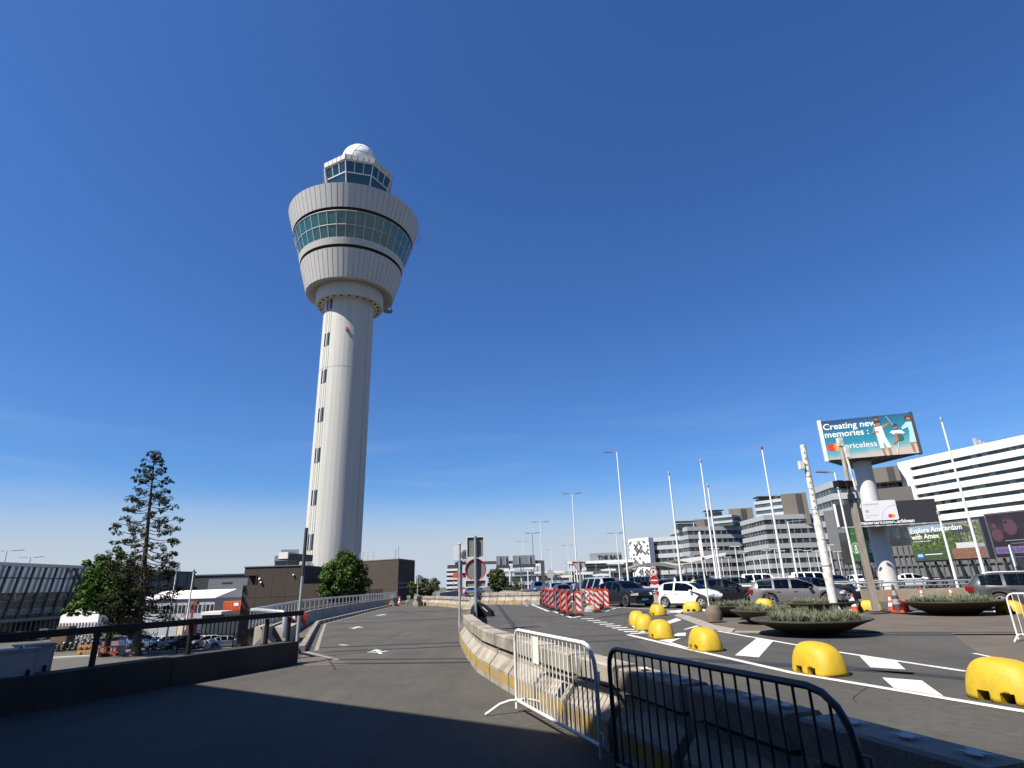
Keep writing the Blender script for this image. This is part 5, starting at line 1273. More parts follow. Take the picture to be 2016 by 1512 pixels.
# white facade with diamond windows
A, B = G(1237, 1062, 18).xy, G(1276, 1058, 18).xy; F, L_ = facade(A, B, 0)
t = thing('hotel', 'white building with a pattern of diamond shaped windows', 'building', (A.x, A.y, LOW))
w = MB(); w.fbox(F, 0, L_, LOW, 18, -3, 0); w.build('wall', spW, t)
q = random.Random(11); gs = 1.55
dgrey = M('diamond_panel', (.085, .095, .095), .35, var=.3, scale=.4)
for i in range(-16, 22):
    for k in range(-2, 34):
        if q.random() < .54: continue
        cu, cv = gs * (i + k) * .5, LOW + gs * (k - i) * .5
        if cu < -1 or cu > L_ + 1 or cv < LOW + 1 or cv > 17.2: continue
        s_ = gs * .5 * .88; e1, e2 = q.choice(((1, 1), (1, 1), (2.05, 1), (1, 2.05)))
        pl = [(cu - s_, cv), (cu - s_ + s_ * e1, cv - s_ * e1), (cu - s_ + s_ * (e1 + e2), cv - s_ * e1 + s_ * e2), (cu - s_ + s_ * e2, cv + s_ * e2)]
        pl = clip_rect(pl, .08, L_ - .08, LOW + .2, 16.9)
        if len(pl) > 2: w = MB(); w.fprism(F, pl, 0, .04 + .0007 * (i + 20)); w.build('window', dgrey, t)
# white wavy canopy in front
t = thing('canopy', 'grey wavy canopy roof on thin posts in front of the diamond facade', 'canopy', D(1300, 1125, 200))
w = MB(); a, b = D(1243, 1117, 200), D(1365, 1121, 205); F, L_ = facade(a.xy, b.xy, 0); m_ = MB()
N = 16
up_ = [(L_ * i / N, 5.3 + 1.4 * math.sin(PI * min(1, i / N * 1.35)) ** 1.0 + .25) for i in range(N + 1)]
w.fprism(F, up_ + [(u, z - .5 - .6 * math.sin(PI * i / N)) for i, (u, z) in list(enumerate(up_))[::-1]], -14, 0); w.build('roof', M('canopy_roof', (.22, .21, .20), .6), t)
for i in range(7): w = MB(); w.bar(F.p(L_ * (i + .5) / 7, LOW, -3), F.p(L_ * (i + .5) / 7, 5.4, -3), .3); w.build('post', white_p, t)
t = tag(MB().fprism(F, [(L_ * .75, 7.5), (L_ * 1.6, 9.3), (L_ * 1.6, 8.6), (L_ * 1.0, 6.6)], -16, -2).build('canopy', spW), 'white slanting canopy right of the grey wavy one', 'canopy')
# "THE BASE" building
a, b = D(1152, 1110, 215), D(1246, 1106, 215); F, L_ = facade(a.xy, b.xy, 0); t = thing('office_building', 'low dark banded office with black letters on its rooftop box', 'building', (a.x, a.y, LOW))
zr = a.z
for k in range(5):
    zz = LOW + (zr - LOW) / 5 * k; hh_ = (zr - LOW) / 5
    w = MB(); w.fbox(F, -6 if k < 4 else 0, L_, zz + hh_ * .62, zz + hh_, -20, 0); w.build('spandrel', M('dark_spandrel', (.10, .105, .11), .5), t)
    w = MB(); w.fbox(F, -5.7 if k < 4 else .3, L_ - .3, zz, zz + hh_ * .62, -19.7, -.3); w.build('window_band', winA, t)
w = MB(); w.fbox(F, -6, L_ + .3, zr, zr + .9, -20, .4); w.build('roof_edge', spW, t)
w = MB(); w.fbox(F, L_ * .1, L_ * .78, zr + .9, D(1170, 1089, 218).z, -14, -4); w.build('penthouse', M('penthouse_grey', (.20, .21, .22), .5), t)
w = MB(); text_mb('THE BASE', 2.0, Fr(F.p(L_ * .27, zr + 1.35, -3.9), F.u), w, .03, depth=.08); w.build('lettering', black, t)
w = MB()
for k in range(5): w.bar(F.p(-5 + 1.0 * k, LOW, .6), F.p(-5 + 1.0 * k, zr - .5, .6), .3)
w.build('white_screen', spW, t)
# long low terminal behind the gantry
a, b = D(985, 1127, 260), D(1160, 1122, 260); F, L_ = facade(a.xy, b.xy, 0); t = thing('office_building', 'long low dark glazed building behind the gantry', 'building', (a.x, a.y, LOW))
for k in range(3):
    w = MB(); w.fbox(F, 0 if k < 2 else 6, L_, LOW + 3.6 * k + 2.2, LOW + 3.6 * k + 3.6, -15, 0); w.build('spandrel', M('pale_spandrel', (.34, .36, .37), .5), t); w = MB(); w.fbox(F, .2, L_ - .2, LOW + 3.6 * k, LOW + 3.6 * k + 2.2, -15, -.3); w.build('window_band', winA, t)
w = MB(); w.fbox(F, -1, L_ * .5, a.z - .2, a.z + .5, -15, .5); w.build('roof_edge', M('pale_spandrel', (.34, .36, .37)), t)
# clutter of white shelters and posts in front of it, each its own thing
for k in range(14):
    px = 1000 + k * 16.5 + rnd.uniform(-4, 4); d = rnd.uniform(165, 200); p = D(px, 1140, d); hgt = rnd.uniform(3, 7.5)
    t = thing('shelter', ORD[k] + ' small white shelter from the left on the forecourt behind the gantry', 'shelter', (p.x, p.y, LOW), 'white shelters on the forecourt')
    w = MB(); w.bar((p.x - 1.6, p.y, LOW), (p.x - 1.6, p.y, hgt - .3), .35); w.bar((p.x + 1.6, p.y, LOW), (p.x + 1.6, p.y, hgt - .3), .3); w.build('leg', white_p, t)
    w = MB(); w.fprism(Fr((p.x, p.y, hgt), (1, 0, 0)), [(-2.6, 0), (-2.2, -.45), (2.2, -.5), (2.6, .1), (0, .25)], -1.6, 1.6); w.build('roof', spW, t)
# white hotel with dark ribbon windows
C, R = G(1766, 911, 34).xy, G(2120, 833, 34).xy
R = C + (R - C).normalized() * 75; v = Vector((-(R - C).y, (R - C).x)).normalized() * 20
t = thing('hotel', 'big bright white building with many thin dark ribbon window rows', 'building', (C.x, C.y, LOW))
F, L_ = facade(C, R, 0)
zs = [34 - 2.2 - 2.75 * k for k in range(12)]
w = MB(); w.fbox(F, 0, 3.6, LOW, 34, -20, 0); w.build('wall', spW, t)
pt = 34
for k, z in enumerate(zs):
    w = MB(); w.fbox(F, 3.6, L_, z, pt, -20, 0); w.build('spandrel', spW, t)
    w = MB(); w.fbox(F, 3.6, L_, z - 1.1, z, -20, -.8); w.mi = 1; q = random.Random(k)
    for m in range(9): uu = q.uniform(4, L_ - 3); w.fbox(F, uu, uu + 1.6, z - 1.1, z, -.9, -.72)
    w.build('window_band', [winA, M('curtain_teal', (.12, .2, .2), .4)], t); pt = z - 1.1
w = MB(); w.fbox(F, 3.6, L_, LOW, pt, -20, 0); w.build('spandrel', spW, t)
p = F.p(L_ * .29, 34, -4); w = MB()
for k in range(3): w.box((p.x + k * 1.1, p.y, 35.4 - .3 * k), (.6, .6, 2.8 - .6 * k))
w.box((p.x + 2, p.y, 34.5), (5, 2, .5)); w.build('roof_antennas', M('antenna_grey', (.4, .4, .4), .6), t)
w = MB(); p = F.p(L_ * .50, 34, -4); w.box((p.x, p.y, 34.6), (2, 2, 1.4)); p = F.p(L_ * .74, 34, -4); w.box((p.x, p.y, 34.6), (1, 1, 1.6)); w.build('roof_hatch', spW, t)
# stepped grey office behind the billboard
C, R = G(1634, 948, 30).xy, G(1795, 936, 30).xy; L = G(1619, 954, 30).xy; v = (L - C).normalized() * 18
t = banded('tall grey banded office behind the billboard column', [tuple(C), tuple(R), tuple(R + v), tuple(C + v)], LOW, 30, 9, grp=gO, mstep=2.2)
block(t, 'core', coreM, 1722, 1776, 950, 28, top_z(D(1722, 950, 215), 1722, 923), 10, 213, (.55, .8))
block(t, 'dark_storey', M('dark_storey', (.10, .095, .09), .7), 1700, 1798, 975, 14, D(1700, 962, 200).z, 6, 204)
# grey hall facade under the pictures
a, b = D(1640, 1105, 150), D(1990, 1108, 135); F, L_ = facade(a.xy, b.xy, 0); t = thing('hall', 'grey panelled hall with a few window rows behind the picture billboards', 'building', (a.x, a.y, LOW))
w = MB(); w.fbox(F, 0, L_, LOW, 6.5, -10, 0); w.fbox(F, 0, L_ * .38, 6.5, 15, -10, 0.0); w.build('wall', M('hall_grey', (.12, .123, .127), .7, var=.12, scale=.2), t)
for r_i in range(2):
    for k in range(6): w = MB(); w.fbox(F, L_ * .08 + 3.4 * k, L_ * .08 + 3.4 * k + 2.4, 8.0 + 3.4 * r_i, 10 + 3.4 * r_i, 0, .1); w.build('window', winA, t)
w = MB()
for k in range(30): w.fbox(F, L_ * k / 30, L_ * k / 30 + .25, LOW, 6.4, .0, .35)
for z in (.5, 2.6, 4.6): w.fbox(F, 0, L_, z, z + .3, .0, .3)
w.build('lattice', M('lattice_grey', (.09, .093, .095), .6), t)
w = MB(); w.fbox(F, L_ * .55, L_ * 1.0, 4.4, 7.6, .36, .5); w.build('white_fascia', spW, t)
# glass office and white tower far left of the sign post
for pl, pr_, yt, d, lab, nf, mat_ in ((541, 592, 1094, 235, 'distant office with blue glass bands left of the tower foot', 5, winB), (879, 901, 1120, 300, 'distant white slab tower left of the bare grey pole', 7, winB)):
    a, b = D(pl, yt, d), D(pr_, yt, d); v = Vector((-(b - a).y, (b - a).x)).normalized() * 12
    t = banded(lab, [tuple(a.xy), tuple(b.xy), tuple(b.xy + v), tuple(a.xy + v)], LOW, a.z, nf, .5, spW if pl > 600 else spA, mat_, 4, name='office_building')
    if pl < 600: block(t, 'core', coreM if False else spA, 553, 588, 1090, a.z, D(553, 1082, d).z, 8, d)
    else: w = MB(); c = (a + b) / 2; w.box((c.x, c.y + 4, a.z + .9), (5, 5, 1.8)); w.build('roof_plant', darkM, t)
# left: glass terminal with raking mullions
A, B = G(-60, 1111, 7).xy, G(215, 1121.5, 7).xy
F, L_ = facade(A, B, 0); t = thing('terminal', 'long glass fronted terminal wing with raking steel mullions at the far left', 'building', (A.x, A.y, LOW))
w = MB(); w.fbox(F, 0, L_, 7.0, 7.5, -30, .8); w.build('roof_edge', M('pale_roof', (.5, .5, .5), .6), t)
upg = M('upper_glass', (.50, .52, .55), .28, .7, spec=.7, var=.12, scale=.08)
w = MB(); w.fbox(F, 0, L_, 2.7, 7.0, -28, 0); w.build('upper_glazing', upg, t)
mid = M('lower_glass', (.05, .06, .055), .15, spec=.8, var=1.0, scale=.45, stretch=(1, 1, 2.2))
w = MB(); w.fbox(F, 0, L_, -1.6, 2.7, -28, -.6); w.build('gallery_glazing', mid, t)
w = MB(); q = random.Random(4)
for k in range(40): uu = L_ * q.random(); w.fprism(F, [(uu - .9, 1.5), (uu + .9, 1.5), (uu + q.uniform(.2, .7), q.uniform(2.1, 2.65)), (uu - .4, q.uniform(2.0, 2.6))], -.6, -.3)
w.build('gallery_blind', M('blind_cream', (.34, .33, .28), .8), t)
w = MB(); w.fbox(F, 0, L_, -.9, .1, -.6, .02); w.fbox(F, 0, L_, 1.3, 1.45, -.6, .02); w.build('gallery_floor', M('gallery_cream', (.28, .28, .24), .7, var=.2, scale=.4), t)
w = MB(); w.fbox(F, 0, L_, LOW, -1.7, -28, -.5); w.build('ground_floor', M('ground_floor', (.085, .085, .075), .6, var=.6, scale=.35, stretch=(1, 1, 2)), t)
w = MB(); w.fbox(F, 0, L_, -1.9, -1.4, -.5, 2.2); w.build('deck_edge', M('deck_edge', (.14, .15, .15), .6), t)
for k in range(13):
    uu = L_ * (k + .4) / 12.4
    w = MB(); w.bar(F.p(uu + .7, 6.9, .5), F.p(uu - .9, -1.5, .5), .34, .34); w.build('mullion', steel_d, t)
w = MB(); w.fbox(F, 0, L_, 5.0, 5.16, .1, .4); w.build('transom', steel_d, t)
for s_, u0 in ((1, .66), (-1, .80)):
    w = MB(); w.bar(F.p(L_ * u0, 7 if s_ > 0 else 7, .6), F.p(L_ * .735, 4.9, .6), .28, .28); w.bar(F.p(L_ * .735, 4.9, .6), F.p(L_ * (.735 - .09 * s_), -1.4, .6), .28, .28); w.build('brace', steel_d, t)
for k in range(26):
    w = MB(); w.bar(F.p(L_ * k / 26, -1.4, 2.1), F.p(L_ * k / 26, -.3, 2.1), .07); w.build('balustrade_post', steel_d, t)
w = MB(); w.bar(F.p(0, -.3, 2.1), F.p(L_, -.3, 2.1), .08); w.bar(F.p(0, -.8, 2.1), F.p(L_, -.8, 2.1), .05); w.build('balustrade', steel_d, t)
for uu, ww, m_ in ((.36, 9, bdoor), (.5, 5, M('taupe_door', (.13, .11, .09), .7))): w = MB(); w.fbox(F, L_ * uu, L_ * uu + ww, LOW, -2.2, -.5, -.35); w.build('door', m_, t)
for k in range(30):
    uu = L_ * k / 30; w = MB(); w.fbox(F, uu, uu + .14, LOW, -1.7, -.5, -.3); w.build('ground_mullion', galv_f, t)
# grey hall and dark long building to the right of it
for pts, zt, m_, lab, dep in ((((214, 1126), (385, 1128)), 7, M('blue_grey_cladding', (.10, .115, .13), .6, var=.1, scale=.1), 'blue grey flat hall behind the sparse conifer', 20), (((384, 1134), (486, 1133)), 7.5, M('dark_cladding', (.035, .04, .046), .6), 'long dark flat roofed building left of the dark brick one', 20)):
    A, B = G(*pts[0], zt).xy, G(*pts[1], zt).xy
    if lab.startswith('blue'): B = G(385, 1128, 7).xy
    else: A, B = D(384, 1134, 190).xy, D(495, 1132, 185).xy; zt = D(430, 1133, 187).z
    F, L_ = facade(A, B, 0); t = thing('hall', lab, 'building', (A.x, A.y, LOW)); w = MB(); w.fbox(F, 0, L_, LOW, zt, -dep, 0); w.build('wall', m_, t)
    w = MB(); w.fbox(F, -.2, L_ + .2, zt, zt + .35, -dep, .2); w.build('roof_edge', M('dark_roof_edge', (.06, .065, .07), .6), t)
    if not lab.startswith('blue'):
        w = MB(); w.fbox(F, L_ * .26, L_, zt - 4.2, zt - .9, 0, .3); w.build('grey_panel', M('panel_grey', (.17, .18, .19), .6), t); w = MB(); w.fbox(F, L_ * .24, L_, zt - 6.9, zt - 4.4, 0, .6); w.build('white_ramp', M('ramp_white', (.55, .55, .52), .6), t)
        w = MB(); w.fprism(F, [(L_ * -.1, zt - 1), (L_ * .12, zt - 9.5), (L_ * -.1, zt - 9.5)], 0, .5); w.build('dark_gable', M('gable', (.06, .068, .078), .6), t)
        w = MB(); w.fbox(F, L_ * .5, L_ * .68, zt - 2.2, zt - 1.8, .3, .36); w.build('vent', darkM, t)
    else:
        for k in range(9): w = MB(); w.fbox(F, L_ * k / 9, L_ * k / 9 + .2, LOW, zt, 0, .12); w.build('wall_joint', M('dark_roof_edge', (.06, .065, .07)), t)
# white site cabins
cabw = M('cabin_white', (.62, .63, .64), .55, var=.06, scale=.3)
a, b = D(278, 1172, 112), D(424, 1177, 104); F, L_ = facade(a.xy, b.xy, 0); zt = D(400, 1178, 106).z
t = thing('site_cabin', 'long two storey white site cabin with small dark windows and white roof', 'cabin', (a.x, a.y, LOW))
w = MB(); w.fbox(F, 0, L_, LOW, zt, -9, 0); w.build('wall', M('cabin_grey', (.33, .34, .37), .6, var=.08, scale=.4), t)
w = MB(); w.fprism(Fr(F.p(0, zt, .3), -F.w, (0, 0, 1), F.u), [(0, 0), (0, .1), (5, 1.25), (9.6, .1), (9.6, 0)], 0, L_ + .2); w.build('roof', spW, t)
for k in range(9):
    for dx in (0, .7): w = MB(); w.fbox(F, L_ * (.06 + k * .105) + dx, L_ * (.06 + k * .105) + dx + .45, zt - 2.0, zt - .9, 0, .04); w.build('window', dkw, t)
for k in range(7): w = MB(); w.fbox(F, L_ * k / 7 + .05, L_ * k / 7 + .15, LOW, zt - .1, 0, .05); w.build('panel_joint', galv_f, t)
a, b = D(424, 1186, 118), D(500, 1186, 118); F, L_ = facade(a.xy, b.xy, 0); zt = D(424, 1178, 118).z; t = thing('site_cabin', 'white gabled cabin beside the orange container', 'cabin', (a.x, a.y, LOW))
w = MB(); w.fprism(F, [(0, LOW), (L_, LOW), (L_, zt - .2), (L_ * .28, zt + .9), (0, zt - .2)], -8, 0); w.build('wall', cabw, t)
w = MB(); w.fprism(F, [(-.3, zt - .2), (L_ * .28, zt + 1.0), (L_ + .3, zt - .15), (L_ + .3, zt + .02), (L_ * .28, zt + 1.2), (-.3, zt)], -8.3, .3); w.build('roof', spW, t)
for uu in (.16, .30, .5): w = MB(); w.fbox(F, L_ * uu, L_ * uu + .55, zt - 2.2, zt - 1.4, 0, .05); w.build('window', dkw, t)
w = MB(); w.fbox(F, L_ * .14, L_ * .40, zt - 1.1, zt - .95, 0, .4); w.build('window_hood', galv_f, t)
a, b = D(441, 1184, 98), D(500, 1183, 95); F, L_ = facade(a.xy, b.xy, 0); zt = a.z; zb_ = D(441, 1202, 98).z
t = thing('container', 'bright orange steel container with white notices in front of the gabled cabin', 'container', (a.x, a.y, zb_)); w = MB(); w.fbox(F, 0, L_, zb_, zt, -2.5, 0)
for k in range(18): w.fbox(F, L_ * k / 18, L_ * k / 18 + .12, zb_ + .1, zt - .1, 0, .05)
w.build('shell', M('container_orange', (.50, .075, .015), .6, var=.1, scale=.8), t)
for uu in (.36, .60, .8): w = MB(); w.fbox(F, L_ * uu, L_ * uu + .75, zb_ + .6, zt - .25, .05, .08); w.build('notice', white_p, t)
t = thing('container', 'lower dark red container under the orange one', 'container', (a.x, a.y, LOW)); w = MB(); w.fbox(F, -.2, L_, LOW, zb_ - .01, -2.5, 0)
for k in range(18): w.fbox(F, L_ * k / 18, L_ * k / 18 + .12, LOW + .1, zb_ - .12, 0, .05)
w.build('shell', M('container_red', (.16, .03, .025), .6), t)
a, b = D(398, 1207, 94), D(470, 1204, 92); F, L_ = facade(a.xy, b.xy, 0); t = thing('shed', 'low dark glazed shed with a white roof below the containers', 'shed', (a.x, a.y, LOW)); zt = a.z
w = MB(); w.fbox(F, .1, L_, LOW, zt - .25, -3, 0); w.build('wall', winB, t); w = MB(); w.fbox(F, 0, L_ * .55, zt - .25, zt + .15, -3.2, .3); w.build('roof', spW, t)
for k in range(9): w = MB(); w.fbox(F, L_ * k / 9 + .1, L_ * k / 9 + .22, LOW, zt - .25, 0, .08); w.build('post', darkM, t)
# white pitched canopy behind the big tree
a, b = D(122, 1202, 116), D(196, 1205, 112); F, L_ = facade(a.xy, b.xy, 0); t = thing('tent', 'white pitched tent with striped sides behind the broad tree', 'tent', (a.x, a.y, LOW)); zt = D(160, 1184, 114).z
w = MB(); w.fprism(F, [(0, LOW + 1.6), (0, a.z - .8), (L_ * .5, zt), (L_, zt - .5), (L_, LOW + 1.6)], -8, 0); w.build('roof', spW, t)
w = MB()
for k in range(12): w.bar(F.p(L_ * k / 12, LOW, .05), F.p(L_ * (k + .55) / 12, LOW + 2.8, .05), .16)
w.build('side_stripe', M('stripe_grey', (.30, .28, .28), .7), t)
# unseen terminal behind us that throws the foreground shade; overhang added to deepen it
Ag, Bg = G(370, 1345), G(1000, 1429.5)
dsh = (Bg - Ag); dsh.z = 0; dsh.normalize()
HB = 10.0; back = Vector((SUN_AZ[0], SUN_AZ[1], 0)).normalized() * (HB / math.tan(R_(SUN_EL)))
A = Ag - dsh * 12 + back; B = Ag + dsh * 60 + back
F = Fr((A.x, A.y, 0), dsh, (0, 0, 1)); L_ = (B - A).length
out = Vector((dsh.y, -dsh.x, 0)); 
t = thing('terminal_building', 'unseen terminal front behind the viewpoint, with a roof overhang added to deepen the shade', 'building', (A.x, A.y, 0)); sgn = 1 if F.w.dot(-back) > 0 else -1
def span(a, b): return (a, b) if sgn > 0 else (-b, -a)
w = MB(); w.fbox(F, 0, L_, 0, HB - .9, *span(-26, -7)); w.build('wall', M('terminal_grey', (.06, .06, .063), .6), t)
w = MB(); w.fbox(F, 0, L_, HB - .9, HB, *span(-26, 0)); w.build('roof', MATS['terminal_grey'], t)  # overhang made up to block sky light from the foreground
for k in range(2): w = MB(); w.fbox(F, 1, L_ - 1, 1 + 4.4 * k, 4.6 + 4.4 * k, *span(-7, -6.9)); w.build('window_band', winA, t)
for k in range(7): w = MB(); p = F.p(2 + (L_ - 4) * k / 6, 0, -4.5 * sgn); w.tube([p, p + Vector((0, 0, HB - .9))], .3, 12); w.build('column', MATS['terminal_grey'], t)  # columns carrying the added overhang
# ------------------------------------------------------------ trees and shrubs
def leaves(mb, c, rad, n, sz, q, flat=1.0, up=.35):
    for _ in range(n):
        while True:
            v = Vector((q.uniform(-1, 1), q.uniform(-1, 1), q.uniform(-1, 1)))
            if v.length <= 1: break
        k = v.length
        if k > 1e-3: v = v * (k ** -.45)          # more leaves towards the skin of the clump
        p = Vector(c) + Vector((v.x * rad[0], v.y * rad[1], v.z * rad[2] * flat))
        nrm = (v + Vector((q.gauss(0, .6), q.gauss(0, .6), q.gauss(up, .5)))).normalized()
        u = nrm.orthogonal().normalized(); u = (u * math.cos(q.random() * 6.28) + nrm.cross(u) * math.sin(q.random() * 6.28)).normalized(); w_ = nrm.cross(u)
        s = sz * q.uniform(.55, 1.25)
        mb.add([p - u * s, p - w_ * s * .55 + u * s * .1, p + u * s, p + w_ * s * .55 + u * s * .1], [(0, 1, 2, 3)])
def limb(mb, a, b, r0, r1, q, sag=0):
    a = Vector(a); b = Vector(b); pts = []
    for i in range(5):
        t = i / 4; p = a.lerp(b, t); p.z += sag * math.sin(PI * t)
        if 0 < i < 4: p += Vector((q.gauss(0, .05), q.gauss(0, .05), q.gauss(0, .04))) * (b - a).length * .5
        pts.append(p)
    mb.tube(pts, [r0 + (r1 - r0) * i / 4 for i in range(5)], 6)
def broad_tree(lab, base, h, crown_c, rad, nclump, nleaf, sz, m, seed, name='tree', trunk_r=.25, shape=None, cat='tree'):
    q = random.Random(seed); t = thing(name, lab, cat, base)
    tr = MB(); b = Vector(base); top = Vector((crown_c[0], crown_c[1], crown_c[2] + rad[2] * .5))
    tr.tube([b, b.lerp(top, .35) + Vector((q.gauss(0, .1), q.gauss(0, .1), 0)), b.lerp(top, .7), top], [trunk_r, trunk_r * .8, trunk_r * .5, trunk_r * .12], 8)
    cr = MB()
    for i in range(nclump):
        while True:
            v = Vector((q.uniform(-1, 1), q.uniform(-1, 1), q.uniform(-1, 1)))
            if .25 < v.length < 1: break
        if i % 3: v = v.normalized() * q.uniform(.68, .98)
        if shape == 'cone': k = max(.12, 1 - .62 * (v.z * .5 + .5)); v = Vector((v.x * k * 1.25, v.y * k * 1.25, v.z))
        c = Vector(crown_c) + Vector((v.x * rad[0], v.y * rad[1], v.z * rad[2])); s = q.uniform(.16, .30) * (rad[0] + rad[2]) / 2
        leaves(cr, c, (s, s, s * .75), nleaf, sz, q)
        if i % 4 == 0: limb(tr, b.lerp(top, q.uniform(.3, .8)), c, trunk_r * .3, .02, q)
    tr.build('trunk', bark, t); cr.build('crown', m, t)
    return t
# round tree in front of the tower
d = 66; c = D(679, 1135, d); zt = D(679, 1083, d).z; zb = D(679, 1178, d).z; wd = (D(735, 1150, d) - D(621, 1150, d)).length / 2
broad_tree('dense round green tree standing in front of the tower foot', (c.x, c.y, LOW), 8, (c.x, c.y, (zt + zb) / 2 - .3), (wd * .92, wd * .92, (zt - zb) / 2 + .15), 150, 90, .15, leaf_b, 3, shape='cone')
# bush right of the dark block and the small one beyond the blocks
for px, pt, pb, pl, pr, d, seed, lab, m in ((836, 1131, 1175, 803, 874, 82, 5, 'wide olive bush beyond the closed end of the left road', leaf_o), (979, 1118, 1167, 957, 1002, 70, 6, 'upright olive shrub behind the blocks across the right road', leaf_o)):
    c = D(px, (pt + pb) / 2, d); zt, zb = D(px, pt, d).z, D(px, pb, d).z; wd = (D(pr, 1150, d) - D(pl, 1150, d)).length / 2
    broad_tree(lab, (c.x, c.y, 0.0), 3, (c.x, c.y, (zt + zb) / 2), (wd * .86, wd * .86, (zt - zb) / 2 * .9), 80, 60, .13, m, seed, 'shrub', .1, cat='shrub')
c = D(1011, 1145, 90); broad_tree('low dark bush right of the upright olive shrub', (c.x, c.y, 0), 2, (c.x, c.y, 1.2), (1.6, 1.4, 1.0), 30, 40, .13, leaf_o, 8, 'shrub', .08, cat='shrub')
# broad tree on the left
d = 86; c = D(212, 1160, d); q = random.Random(9)
t = thing('tree', 'broad fresh green tree left of the tall sparse conifer', 'tree', (c.x + 1.2, c.y, LOW)); cr = MB(); tr = MB()
b = Vector((c.x + 1.2, c.y, LOW)); top = D(235, 1120, d); tr.tube([b, b.lerp(top, .4), b.lerp(top, .8), top], [.35, .28, .16, .04], 8)
for (px, py, rp, n) in ((238, 1098, 12, 5), (215, 1106, 13, 6), (195, 1106, 7, 4), (188, 1122, 12, 7), (205, 1128, 15, 9), (235, 1122, 18, 8), (178, 1145, 13, 8), (200, 1152, 18, 11), (228, 1152, 20, 8), (165, 1168, 13, 8), (185, 1175, 15, 9), (210, 1178, 18, 9), (150, 1190, 11, 7), (135, 1198, 8, 5), (165, 1192, 12, 6), (195, 1198, 14, 8), (215, 1205, 14, 7), (145, 1205, 6, 3), (232, 1190, 15, 6), (250, 1130, 15, 5)):
    s = rp * d / 1200
    for k in range(n):
        p = D(px, py, d + q.uniform(-3, 3)); c_ = p + Vector((q.gauss(0, .55), q.gauss(0, .8), q.gauss(0, .45))) * s
        leaves(cr, c_, (s * .58, s * .66, s * .48), 95, .18, q)
    limb(tr, b.lerp(top, .35 + .4 * q.random()), D(px, py, d), .09, .02, q)
tr.build('trunk', bark, t); cr.build('crown', leaf_d, t)
# tall sparse conifer: whorls of drooping limbs with tufts at their ends
d = 82; base = D(268, 1284, d); top = D(305, 886, d); q = random.Random(21)
t = thing('conifer', 'tall sparse sequoia like conifer with tufted branch ends', 'tree', (base.x, base.y, LOW)); tr = MB(); cr = MB()
b = Vector((base.x, base.y, LOW)); axis = lambda f: Vector((b.x + (top.x - b.x) * f, b.y + (top.y - b.y) * f, LOW + (top.z - LOW) * f))
tr.tube([axis(f) for f in (0, .03, .1, .3, .6, .85, 1)], [.75, .52, .42, .33, .2, .1, .03], 10)
Ht = top.z - LOW
def reach(f):
    # crown half width against height fraction
    return Ht * interp([(.0, .10), (.18, .155), (.3, .165), (.42, .160), (.5, .155), (.6, .138), (.7, .118), (.8, .092), (.88, .068), (.95, .036), (1, .008)], f)
nb = 112
for i in range(nb):
    f = .16 + .83 * (i / nb) ** .92; az = i * 2.39996 + q.gauss(0, .25); rch = reach(f) * q.uniform(.72, 1.06); s0 = axis(f)
    dr = .10 if f > .8 else .0
    end = s0 + Vector((math.cos(az) * rch, math.sin(az) * rch, rch * (q.uniform(-.22, .12) + dr)))
    mid = s0.lerp(end, .55) + Vector((0, 0, -rch * .12))
    tr.tube([s0, s0.lerp(mid, .5) + Vector((0, 0, -rch * .03)), mid, mid.lerp(end, .6), end], [.085 * (1.15 - f), .07 * (1.1 - f) + .012, .045, .03, .012], 5, False)
    nt_ = 2 + int(rch * .8)
    for k in range(nt_):
        a = q.uniform(.78, 1.08) if k else 1.0
        p = s0.lerp(end, a) + Vector((q.gauss(0, .28), q.gauss(0, .28), q.gauss(-.05, .2))) if a > .55 else s0
        s = q.uniform(.26, .46) * (1 if f < .8 else .75)
        leaves(cr, p, (s, s, s * .6), 32, .11, q)
        leaves(cr, p + Vector((q.gauss(0, .25), q.gauss(0, .25), -s * .5)), (s * .5, s * .5, s * .5), 16, .11, q)
for k in range(5): leaves(cr, axis(1) + Vector((q.gauss(0, .25), q.gauss(0, .25), -.3 - .25 * k)), (.5, .5, .4), 50, .085, q)
# denser dark lower skirt on the left side
for k in range(130):
    f = q.uniform(.13, .40); az = PI + q.gauss(.15, .75); rr_ = reach(f) * q.uniform(.2, .92); p = axis(f) + Vector((math.cos(az) * rr_, math.sin(az) * rr_ * .8, q.gauss(-.2, .6)))
    leaves(cr, p, (1.0, 1.0, .62), 75, .13, q)
for k in range(36):
    f = q.uniform(.16, .42); az = q.gauss(0, .8); rr_ = reach(f) * q.uniform(.4, 1.0); p = axis(f) + Vector((math.cos(az) * rr_, math.sin(az) * rr_ * .8, q.gauss(-.2, .4)))
    leaves(cr, p, (.7, .7, .45), 50, .10, q); tr.tube([axis(f), axis(f).lerp(p, .5) + Vector((0, 0, -.3)), p], [.06, .045, .02], 5, False)
tr.build('trunk', bark, t); cr.build('foliage', leaf_c, t)

